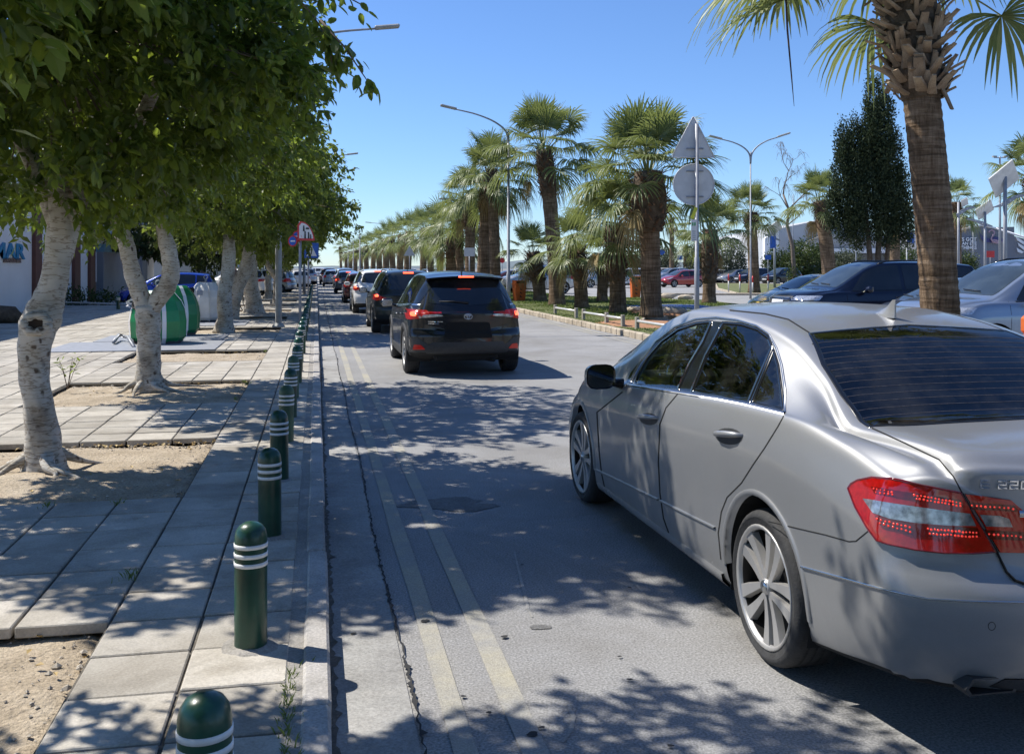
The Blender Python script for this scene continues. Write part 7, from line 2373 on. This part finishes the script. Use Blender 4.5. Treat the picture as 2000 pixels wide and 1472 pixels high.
# ------------------------------------------------------------------ hangars at the right
def corr(name, c, s=3.0):
    m, nt, b = newmat(name); v = tc(nt)
    w = nt.nodes.new('ShaderNodeTexWave'); w.inputs['Scale'].default_value = s; w.bands_direction = 'X'; nt.links.new(v, w.inputs['Vector'])
    nt.links.new(ramp(nt, noise(nt, v, .15, 4), [(.3, tuple(x*.9 for x in c)), (.7, c)]), b.inputs['Base Color']); b.inputs['Roughness'].default_value = .7
    bump(nt, b, w.outputs['Fac'], .4, .1); return m
M['hangar_white'] = corr('hangar_white', (.48, .49, .50)); M['hangar_grey'] = corr('hangar_grey', (.24, .25, .26)); M['hall_grey'] = corr('hall_grey', (.19, .20, .23), 1.0)
def front_poly(pxs, Z, dz=0.0): return [at(px, py, Z) for px, py in pxs]
FWD = Vector((SN, CS, 0))
def block(name, label, cat, pxs, Z, depth, mat, parent=None, org=None):
    pts = front_poly(pxs, Z); n = len(pts); o0 = org if org is not None else Vector((pts[0].x, pts[0].y, 0))
    vs = [p-o0 for p in pts]+[p+FWD*depth-o0 for p in pts]
    me = MB().add(vs, [tuple(range(n)), tuple(range(2*n-1, n-1, -1))]+[(i, n+i, n+(i+1) % n, (i+1) % n) for i in range(n)])
    return me.build(name, [mat], parent), o0
hg = thing('hangar', 'large white hangar with blue wing stripes beyond the car park', 'building', at(1495, 525, 170)); O = Vector(hg.location)
block('wall', '', '', [(1494, 524), (1494, 460), (1519, 447), (1615, 427), (1690, 448), (1745, 471), (1800, 478), (1800, 524)], 170, 50, M['hangar_white'], hg, O)
block('annex_gable', '', '', [(1574, 486), (1576, 472), (1615, 456), (1672, 463), (1745, 478), (1760, 486)], 168, 1.8, M['hangar_grey'], hg, O)
block('canopy', '', '', [(1583, 495), (1583, 486), (1760, 484), (1760, 494)], 164, 5.5, M['wall_white'], hg, O)
block('door', '', '', [(1597, 524), (1597, 496), (1755, 496), (1755, 524)], 167, 1.0, M['hangar_grey'], hg, O)
block('side_block', '', '', [(1494, 524), (1494, 466), (1513, 452), (1521, 452), (1521, 524)], 167.5, 1.5, M['wall_white'], hg, O)
st = simple('wing_blue', (.04, .05, .25), .6)
for i, q in enumerate(([(1592, 432), (1600, 437), (1618, 440), (1618, 444), (1604, 443)], [(1597, 441), (1606, 446), (1618, 447), (1618, 450), (1608, 450)], [(1601, 449), (1610, 452), (1618, 453), (1618, 456), (1610, 456)])):
    block('wing_stripe', '', '', q, 169.8, .15, st, hg, O)
hl = thing('grey_hall', 'dark grey gabled hall with white words and a pink bird mural at the right edge', 'building', at(1866, 525, 150)); O2 = Vector(hl.location)
block('wall', '', '', [(1860, 524), (1860, 452), (1917, 440), (1945, 446), (1980, 461), (2060, 482), (2060, 524)], 150, 40, M['hall_grey'], hl, O2)
block('upper_block', '', '', [(1862, 460), (1862, 446), (1981, 443), (1981, 470)], 158, 20, M['hangar_grey'], hl, O2)
rt = MB(); 
for a, b in (((1860, 452), (1917, 440)), ((1917, 440), (1945, 446)), ((1945, 446), (2060, 482))): rt.tube([at(*a, 149.8)-O2, at(*b, 149.8)-O2], .16, 4)
rt.build('roof_edge', [M['wall_white']], hl)
def far_text(s, px1, py0, py1, Z, parent, O, mat, wpx=None):
    me = text_mesh(s, 1.0, .02, mat, 'lettering', .035)
    xs = [v.co.x for v in me.vertices]; ys_ = [v.co.y for v in me.vertices]; W_ = max(xs)-min(xs); H_ = max(ys_)-min(ys_)
    w = wpx or (py1-py0)*W_/H_
    for v in me.vertices:
        u = (v.co.x-min(xs))/W_; q = (v.co.y-min(ys_))/H_; v.co = at(px1-w*(1-u), py1-(py1-py0)*q, Z-v.co.z*8)-O
    link('lettering', me, parent)
wp = M['wall_white']
far_text("HE'S GOT", 1907.5, 463.5, 471, 149.7, hl, O2, wp, 42); far_text('AN EYE', 1907.5, 472.2, 478.6, 149.7, hl, O2, wp, 29); far_text('4 THINGS', 1907.5, 479.8, 487.2, 149.7, hl, O2, wp, 38)
pink = simple('mural_pink', (.42, .28, .33), .7); mblue = simple('mural_blue', (.06, .06, .18), .7)
for q in ([(1912, 452), (1920, 462), (1932, 466), (1940, 468), (1938, 474), (1924, 473), (1916, 466)], [(1930, 470), (1944, 462), (1956, 466), (1968, 468), (1958, 473), (1940, 475)]): block('mural_wing', '', '', q, 149.7, .1, mblue, hl, O2)
nk = catmull([tuple(at(x, y, 149.6)-O2) for x, y in ((1931, 454), (1934, 450), (1939, 450), (1942, 453), (1940, 459), (1936, 466), (1939, 471), (1946, 473))], 4)
MB().tube(nk, .12, 6).build('mural_bird_neck', [pink], hl)
block('mural_bird_body', '', '', [(1937, 467), (1946, 468), (1958, 472), (1948, 476), (1938, 474)], 149.6, .1, pink, hl, O2)
for q in ([(1984, 462), (2000, 472), (2000, 478), (1988, 470)], [(1988, 474), (2004, 484), (2002, 490), (1990, 480)], [(1986, 484), (2000, 492), (1996, 495), (1988, 492)]): block('mural_feather', '', '', q, 149.7, .1, wp, hl, O2)

def solar_lamp(label, px, Z, top_py, pw, panel, arms):
    b = at(px, 522, Z); b.z = 0; t = thing('solar_lamp', label, 'solar street lamp', b, -YAW, None); k = Z/F_PX
    H = lambda py: CAM_H+(522-py)*k
    MB().tube([(0, 0, 0), (0, 0, H(top_py))], [pw, pw*.8], 10).build('pole', [M['galv']], t)
    (x0, y0), (x1, y1), wd = panel
    a = Vector(((x0-px)*k, 0, H(y0))); c = Vector(((x1-px)*k, 0, H(y1))); m = (a+c)/2; d = c-a
    ang = math.atan2(d.z, d.x)
    p_ = MB().box(m, (d.length, wd*1.0, .05), 0, Matrix.Rotation(-ang, 4, 'Y') @ Matrix.Rotation(R(-58), 4, 'X')).build('solar_panel', [M['dirty_white']], t)
    MB().box(m+Vector((0, 0, .04)), (d.length*.9, wd*.9, .03), 0, Matrix.Rotation(-ang, 4, 'Y') @ Matrix.Rotation(R(-58), 4, 'X')).build('cell_face', [M['glass_dark']], p_)
    for pts in arms:
        q = [Vector(((x-px)*k, 0, H(y))) for x, y, w in pts]; ws = [w*k for x, y, w in pts]
        vs = []; n = len(q)
        for e in (-.05, .05):
            for i in range(n): vs += [q[i]+Vector((0, e, ws[i])), q[i]+Vector((0, e, -ws[i]))]
        fs = []
        for i in range(n-1): fs += [(2*i, 2*i+2, 2*i+3, 2*i+1), (2*n+2*i, 2*n+2*i+1, 2*n+2*i+3, 2*n+2*i+2), (2*i, 2*n+2*i, 2*n+2*i+2, 2*i+2), (2*i+1, 2*i+3, 2*n+2*i+3, 2*n+2*i+1)]
        ar = MB().add(vs, fs).build('swept_arm', [M['galv']], t)
        for i in range(1, n-1): MB().cyl(q[i]+Vector((0, -.07, 0)), q[i]+Vector((0, .07, 0)), ws[i]*.35, 8).build('round_hole', [M['white_plastic']], ar)
    return t
solar_lamp('largest solar lamp with a tilted panel and swept arm at the right edge', 1963, 40, 345, .09, ((1938, 368), (1984, 330), 1.1), [[(1940, 405, 1), (1955, 401, 3), (1972, 392, 5), (1985, 384, 3), (2010, 380, 1)]])
solar_lamp('solar lamp with tilted panel before the grey hall gable', 1924, 62, 414, .09, ((1908, 420), (1938, 399), .9), [[(1888, 427, 1.5), (1905, 431, 2), (1918, 436, 4), (1928, 440, 3), (1938, 442, 1)]])
solar_lamp('solar lamp with a blue banner left of the hangar', 1513, 75, 450, .10, ((1500, 455), (1524, 438), .9), [[(1492, 457, 1), (1503, 461, 2.5), (1513, 465, 2.5), (1524, 470, 1)]])
p = at(1512, 522, 74.5); MB().box((p.x-.1, p.y, CAM_H+(522-473)*74.5/F_PX), (.45, .04, .9), 0, -YAW).build('banner', [M['sign_blue']]); tag(bpy.data.objects['banner'], 'blue banner hanging on the lamp left of the hangar', 'banner')
solar_lamp('solar lamp peeping out right of the big palm trunk', 1872, 58, 395, .08, ((1878, 398), (1890, 392), .5), [[(1868, 420, 2), (1878, 414, 4), (1888, 408, 3), (1904, 404, 1)]])
def mast(label, px, Z, top, r, head=True):
    b = at(px, 522, Z); b.z = 0; t = thing('light_mast', label, 'mast', b, -YAW); h = CAM_H+(522-top)*Z/F_PX
    MB().tube([(0, 0, 0), (0, 0, h)], [r, r*.6], 10).build('pole', [M['galv']], t)
    if head:
        for dx in (-.5, .5): MB().box((dx, 0, h), (.35, .3, .14)).build('floodlight', [M['pole_grey']], t)
        MB().box((0, 0, h-.1), (1.1, .08, .08)).build('cross_bar', [M['galv']], t)
mast('tall thin flood light mast behind the silver suv', 1953, 90, 306, .13); mast('thin distant mast with a flat head left of the solar panel', 1901, 130, 415, .12); mast('slim plain pole right of the island palm', 1672, 70, 455, .06, False)
mast('slim plain pole in front of the shrubs left of the hangar', 1549, 85, 380, .05, False)
b = at(1771, 522, 80); b.z = 0; t = thing('flag_pole', 'pole with a blue flag between cypress and big palm', 'flag', b)
MB().cyl((0, 0, 0), (0, 0, CAM_H+(522-450)*80/F_PX), .05, 8).build('pole', [M['dirty_white']], t)
vs = []; zt_ = CAM_H+(522-450)*80/F_PX
for k in range(7): vs += [(.06+k*.12, .10*math.sin(k*1.3), zt_-.05-.05*k), (.06+k*.12, .10*math.sin(k*1.3+.4), zt_-.9-.05*k)]
MB().add(vs, [(2*k, 2*k+1, 2*k+3, 2*k+2) for k in range(6)], 0, True).build('flag', [M['sign_blue']], t)
# far horizon: low wooded hills
hv = []; n = 160
for i in range(n+1):
    a = R(-75+150*i/n)-0; d = 1100
    h = 7+5*math.sin(i*.21)+4*mn.noise(Vector((i*.3, 0, 0)))+3*mn.noise(Vector((i*1.1, 5, 0)))
    x, y = math.sin(a)*d, math.cos(a)*d
    hv += [(x, y, -1), (x*1.05, y*1.05, max(3, h)), (x*1.5, y*1.5, -1)]
MB().add(hv, [f for i in range(n) for f in ((3*i, 3*i+3, 3*i+4, 3*i+1), (3*i+1, 3*i+4, 3*i+5, 3*i+2))], 0, True).build('hills', [M['hills']])['kind'] = 'structure'

# ------------------------------------------------------------------ person and bicycles
def skin_body(chain, edges, name, mat, parent, sub=1):
    me = bpy.data.meshes.new(name); me.from_pydata([c[0] for c in chain], edges, []); o = link(name, me)
    md = o.modifiers.new('skin', 'SKIN'); 
    for i, c in enumerate(chain): me.skin_vertices[0].data[i].radius = (c[1], c[2] if len(c) > 2 else c[1])
    me.skin_vertices[0].data[0].use_root = True
    s = o.modifiers.new('sub', 'SUBSURF'); s.levels = sub; s.render_levels = sub
    dg = bpy.context.evaluated_depsgraph_get(); m2 = bpy.data.meshes.new_from_object(o.evaluated_get(dg)); bpy.data.objects.remove(o)
    m2.materials.clear(); m2.materials.append(mat)
    for p_ in m2.polygons: p_.use_smooth = True
    return link(name, m2, parent)
def person():
    p = gp(458, 601, .1); t = thing('person', 'person seen from behind in a brown top and dark trousers by the bicycles', 'person', (p.x, p.y, .1), R(-15))
    skin_body([((0, 0, .95), .12, .10), ((0, 0, 1.15), .115, .09), ((0, .02, 1.38), .14, .10), ((0, .0, 1.50), .055), ((0, -.0, 1.58), .055), ((0, -.01, 1.66), .092, .10),
        ((.20, 0, 1.42), .052), ((.27, -.03, 1.16), .042), ((.25, .10, .93), .034), ((-.20, 0, 1.42), .052), ((-.28, .0, 1.16), .042), ((-.24, .14, .95), .034),
        ((.10, 0, .90), .085), ((.11, .02, .50), .06), ((.11, -.02, .10), .042), ((.12, .12, .04), .04), ((-.10, 0, .90), .085), ((-.12, -.02, .50), .06), ((-.14, -.05, .10), .042), ((-.15, .09, .04), .04),
        ((.24, .14, .86), .022), ((-.23, .18, .88), .022)],
        [(0, 1), (1, 2), (2, 3), (3, 4), (4, 5), (2, 6), (6, 7), (7, 8), (8, 20), (2, 9), (9, 10), (10, 11), (11, 21), (0, 12), (12, 13), (13, 14), (14, 15), (0, 16), (16, 17), (17, 18), (18, 19)], 'body', M['skin'], t)
    for sx in (-1, 1):
        for k in range(4):
            MB().tube([(sx*.24+(k-1.5)*.014, .15, .86), (sx*.24+(k-1.5)*.015, .165, .81), (sx*.235+(k-1.5)*.013, .155, .78+.004*abs(k-1.5))], [.008, .0075, .005], 5).build('finger', [M['skin']], t)
    skin_body([((0, 0, .92), .155, .13), ((0, 0, 1.15), .150, .12), ((0, .02, 1.38), .165, .12), ((0, 0, 1.46), .08), ((.20, 0, 1.42), .068), ((.275, -.03, 1.16), .056), ((.25, .09, .98), .045), ((-.20, 0, 1.42), .068), ((-.285, 0, 1.16), .056), ((-.24, .12, 1.0), .045)],
        [(0, 1), (1, 2), (2, 3), (2, 4), (4, 5), (5, 6), (2, 7), (7, 8), (8, 9)], 'jacket', M['cloth_brown'], t)
    skin_body([((0, 0, .95), .14, .12), ((.10, 0, .86), .105), ((.11, .02, .50), .08), ((.11, -.02, .12), .062), ((-.10, 0, .86), .105), ((-.12, -.02, .50), .08), ((-.14, -.05, .12), .062)],
        [(0, 1), (1, 2), (2, 3), (0, 4), (4, 5), (5, 6)], 'trousers', M['cloth_dark'], t)
    skin_body([((0, -.03, 1.60), .08, .08), ((0, -.03, 1.69), .105, .10), ((0, .0, 1.74), .07, .07)], [(0, 1), (1, 2)], 'hair', M['hair'], t)
    for x, y in ((.12, .0), (-.15, -.03)): MB().box((x, y+.05, .045), (.10, .27, .09), 0, None, .03).build('shoe', [M['black']], t)
person()
def bicycle(label, px, py, rz, mat):
    p = gp(px, py, .1); t = thing('bicycle', label, 'bicycle', (p.x, p.y, .1), rz, 'bicycles behind the leaning tree')
    for x in (-.52, .52):
        w = MB().tube([(x+math.cos(a)*.33, 0, .34+math.sin(a)*.33) for a in [2*PI*k/28 for k in range(29)]], .019, 6).build('wheel', [M['rubber']], t)
        mb = MB()
        for k in range(12): mb.tube([(x, 0, .34), (x+math.cos(k*PI/6)*.32, 0, .34+math.sin(k*PI/6)*.32)], .002, 3)
        o = mb.build('spokes', [M['galv']], w); o['kind'] = 'stuff'
    MB().tube([(-.52, 0, .34), (-.12, 0, .30), (-.22, 0, .78), (-.52, 0, .34)], .014, 6).build('rear_triangle', [mat], t)
    MB().tube([(-.12, 0, .30), (.38, 0, .74), (-.20, 0, .72)], .017, 6).build('frame', [mat], t)
    MB().tube([(.52, 0, .34), (.36, 0, .92)], .015, 6).build('fork', [mat], t)
    MB().tube([(.30, -.28, .98), (.40, -.18, .96), (.38, 0, .95), (.40, .18, .96), (.30, .28, .98)], .012, 6).build('handlebar', [M['black']], t)
    MB().box((-.24, 0, .86), (.26, .13, .06), 0, None, .02).build('saddle', [M['black']], t)
    MB().lathe([(.085, -.006), (.085, .006), (.0, .006)], 14, 0, Matrix.Translation((-.12, .05, .30)) @ Matrix.Rotation(R(90), 4, 'X')).build('chainring', [M['galv']], t)
bicycle('dark bicycle leaning left of the leaning tree trunk', 464, 607, R(70), M['black'])
bicycle('second dark bicycle standing right of the leaning tree trunk', 490, 602, R(115), M['plastic_dark'])

# ------------------------------------------------------------------ parked cars
PROTO = {}
NAMES = {'hatch': 'hatchback_car', 'sedan': 'saloon_car', 'suv': 'suv_car', 'big': 'suv_car'}
SPEC = {'hatch': HATCH, 'sedan': SEDAN, 'suv': SUV, 'big': BIG}
def repaint(root, old, new):
    for ch in root.children_recursive:
        if ch.type == 'MESH':
            for s in ch.material_slots:
                if s.material == old: s.link = 'OBJECT'; s.material = new
def park(kind, paint_, label, origin, rz, group='cars in the car park', scale=None):
    if kind not in PROTO:
        t, c = make_car(NAMES[kind], SPEC[kind], label, 'car', origin, rz, paint_, kind, group, False, 1, 'five', ('chrome',) if kind in ('sedan',) else (('rails', 'darkrails', 'nocladding') if kind == 'big' else ()))
        PROTO[kind] = (t, paint_); 
        if scale: t.scale = (scale,)*3
        return t
    src, old = PROTO[kind]
    t = dup(src, origin, rz, label, group, scale or 1.0)
    if paint_ != old: repaint(t, old, paint_)
    return t
# near row, noses towards the verge
park('big', P_lightblue, 'pale silver blue suv at the right edge, nose behind the big palm trunk', (13.25, 14.3, 0), R(90))
park('big', P_navy, 'navy blue suv with a horizontal grille and bright lamp glint', (14.15, 20.6, 0), R(90))
park('sedan', P_grey, 'dark grey low car between the navy suv and the big palm trunk', (14.3, 17.3, 0), R(90))
park('hatch', P_yellow, 'yellow small car with its roof showing left of the navy suv', (16.1, 27.2, 0), R(92))
park('hatch', P_blue, 'bright blue hatchback parked across the pavement behind the green containers', (-4.9, 44, 0), R(90), None)
for sx_, paintm, lab, px_, Z, kind, ang in (
    (0, P_white, 'white car partly hidden by the upright tree trunk and the person', 470, 56, 'suv', 60),
    (0, P_silver, 'pale silver car nose showing behind the stump like trunk', 515, 62, 'hatch', 75),
    (0, P_white, 'white car between thin trunks right of the grey lamp post', 574, 80, 'hatch', 20),
    (0, P_silver, 'silver car parked at the left kerb under the crossing sign', 597, 92, 'suv', 5),
    (0, P_white, 'white suv crossing near the vanishing point', 616, 150, 'suv', 70)):
    p = at(px_, 522, Z); rz = R(ang); c_ = Vector((-math.sin(rz), math.cos(rz), 0))*1.3; park(kind, paintm, lab, (p.x-c_.x, p.y-c_.y, .0), rz, 'cars at the far left of the street')
for x, y, paintm, kind, lab in ((1.4, 88, P_silver, 'hatch', 'silver hatchback far ahead in the queue'), (1.2, 99, P_darkred, 'suv', 'brownish red suv farthest left in the queue'), (2.2, 78, P_lightblue, 'suv', 'pale blue grey suv in the far part of the queue'),
                                (4.4, 60, P_silver, 'suv', 'silver suv showing its roof between the white suv and the palms')):
    t = park(kind, paintm, lab, (x, y, 0), 0, 'far cars in the queue')
# rows in the car park: (px centre, base y, kind, paint, heading)
rows = [(1060, 574, 'big', P_silver, 96, 'silver grey suv facing left behind the leaning short palm'), (1005, 566, 'sedan', P_darkred, 95, 'dark maroon car partly behind the black suv roof'), (1030, 560, 'hatch', P_navy, 97, 'dark blue car behind the silver suv, left side'),
    (1142, 560, 'hatch', P_white, 100, 'white car glimpsed between the narrow and the small palms'), (1185, 562, 'sedan', P_silver, 100, 'silver car glimpsed behind the mid height palm trunk'), (1228, 562, 'suv', P_white, 100, 'white car just left of the right orange bin'), (1255, 552, 'suv', P_navy, 98, 'dark blue suv above the right orange bin'),
    (1338, 561, 'hatch', P_red, 104, 'red hatchback facing left between the thick palm and the sign pole'), (1318, 553, 'suv', P_silver, 100, 'silver suv right behind the red hatchback'), (1420, 552, 'sedan', P_white, 108, 'white saloon left end of the row behind the island'),
    (1446, 553, 'sedan', P_silver, 108, 'white silver saloon with dark glass behind the second marker post'), (1478, 554, 'suv', P_navy, 108, 'dark blue suv behind the island palm'), (1535, 556, 'suv', P_black, 108, 'black suv with bright wheel left of the ivy covered trunk'),
    (1408, 546, 'hatch', P_silver, 105, 'silver hatchback in the second row behind the white saloon'), (1580, 550, 'big', P_navy, 108, 'dark suv right of the ivy covered trunk'), (1500, 548, 'hatch', P_grey, 106, 'grey hatchback in the second row behind the island palm'),
    (1640, 548, 'hatch', P_white, 108, 'white hatchback between slim palm trunk and navy suv roof'), (1672, 545, 'suv', P_black, 108, 'black suv roof seen over the navy suv'), (1700, 548, 'suv', P_white, 108, 'white suv roof seen over the navy suv bonnet'),
    (1115, 550, 'suv', P_white, 100, 'white suv roof between the tallest and the narrow palm trunks'), (1160, 551, 'hatch', P_red, 100, 'second red car, mostly hidden behind the short palm'), (1200, 550, 'sedan', P_white, 102, 'white saloon behind the mid height palm trunk'), (1230, 549, 'hatch', P_silver, 100, 'silver small car left of the thickest palm trunk'),
    (1288, 550, 'suv', P_white, 101, 'white suv right of the thickest palm trunk'), (1362, 552, 'sedan', P_silver, 103, 'silver saloon behind the sign pole'), (1395, 553, 'hatch', P_white, 106, 'white hatchback right of the shaggy palm behind the round sign'), (1560, 549, 'sedan', P_white, 107, 'white saloon in the second row right of the bare tree'),
    (1905, 552, 'sedan', P_black, 100, 'black car with roof bars right of the big palm trunk'), (1875, 545, 'hatch', P_silver, 100, 'silver car roof close right of the big palm trunk')]
far_paints = [P_white, P_silver, P_grey, P_navy, P_lightblue, P_black, P_white, P_darkred, P_silver]
cols = {id(P_white): 'white', id(P_silver): 'silver', id(P_grey): 'grey', id(P_navy): 'navy', id(P_lightblue): 'pale blue', id(P_black): 'black', id(P_darkred): 'maroon'}
def park_px(px, base, kind, pm, ang, lab, group='cars in the car park'):
    Z = CAM_H*F_PX/(base-522); p = at(px, 522, Z); rz = R(ang); d = Vector((-math.sin(rz), math.cos(rz), 0))*1.3
    park(kind, pm, lab, (p.x-d.x, p.y-d.y+.9, 0), rz, group)
for r_ in rows: park_px(*r_)
k = 0
ORD = ('first', 'second', 'third', 'fourth', 'fifth', 'sixth', 'seventh', 'eighth', 'ninth', 'tenth', 'eleventh', 'twelfth', 'thirteenth', 'fourteenth', 'fifteenth')
for row_y, n, x0, x1, kinds in ((539.5, 15, 770, 1590, None), (535.5, 13, 1030, 1730, None)):
    for i in range(n):
        px_ = x0+(x1-x0)*(i+.5)/n+rng.uniform(-6, 6); pm = far_paints[(k*5+i) % 9]; kd = ('hatch', 'suv', 'sedan')[(k+i) % 3]
        side = 'left of the island palm' if px_ < 1440 else 'right of the island palm'
        park_px(px_, row_y+rng.uniform(-.4, .4), kd, pm, 104+rng.uniform(-4, 4), '%s car, %s from the left in the %s row of distant parked cars' % (cols[id(pm)], ORD[i], ('nearer', 'farthest')[0 if row_y > 537 else 1]), 'distant cars in the far rows'); k += 1
# unseen trees, palms and flats added behind the camera to darken the cars' reflections
src_t = [o for o in COL.objects if o.name.startswith('street_tree') and o.parent is None and 37 < o.location.y < 60]
for i, y in enumerate((-3.5, -9, -15, -22, -30, -39)): dup(src_t[i % len(src_t)], (-2.6, y, .08), i*1.3, 'unseen street tree number %s added behind the camera for reflections' % ('one', 'two', 'three', 'four', 'five', 'six')[i], 'unseen trees added behind the camera')
src_p = [o for o in COL.objects if o.name.startswith('palm_tree') and o.parent is None and 55 < o.location.y < 130]
for i, (x, y) in enumerate(((9.5, -5), (11, -12), (9, -20), (10.5, -29), (9.5, -40), (12, -52))): dup(src_p[i % len(src_p)], (x, y, .1), i*1.1, 'unseen palm number %s added behind the camera for reflections' % ('one', 'two', 'three', 'four', 'five', 'six')[i], 'unseen palms added behind the camera')
b_ = thing('apartment_block', 'unseen pale block of flats added behind the camera for reflections', 'building', (2, -95, 0))  # block is unseen, added to be mirrored in the cars
MB().box((0, -6, 7), (60, 12, 14)).build('wall', [M['kerb_tan']], b_)
for k_ in range(12):
    for z_ in (2, 5.4, 8.8, 12): MB().box((-27+k_*4.9, .02, z_), (1.8, .12, 1.6)).build('window', [M['glass_dark']], b_)
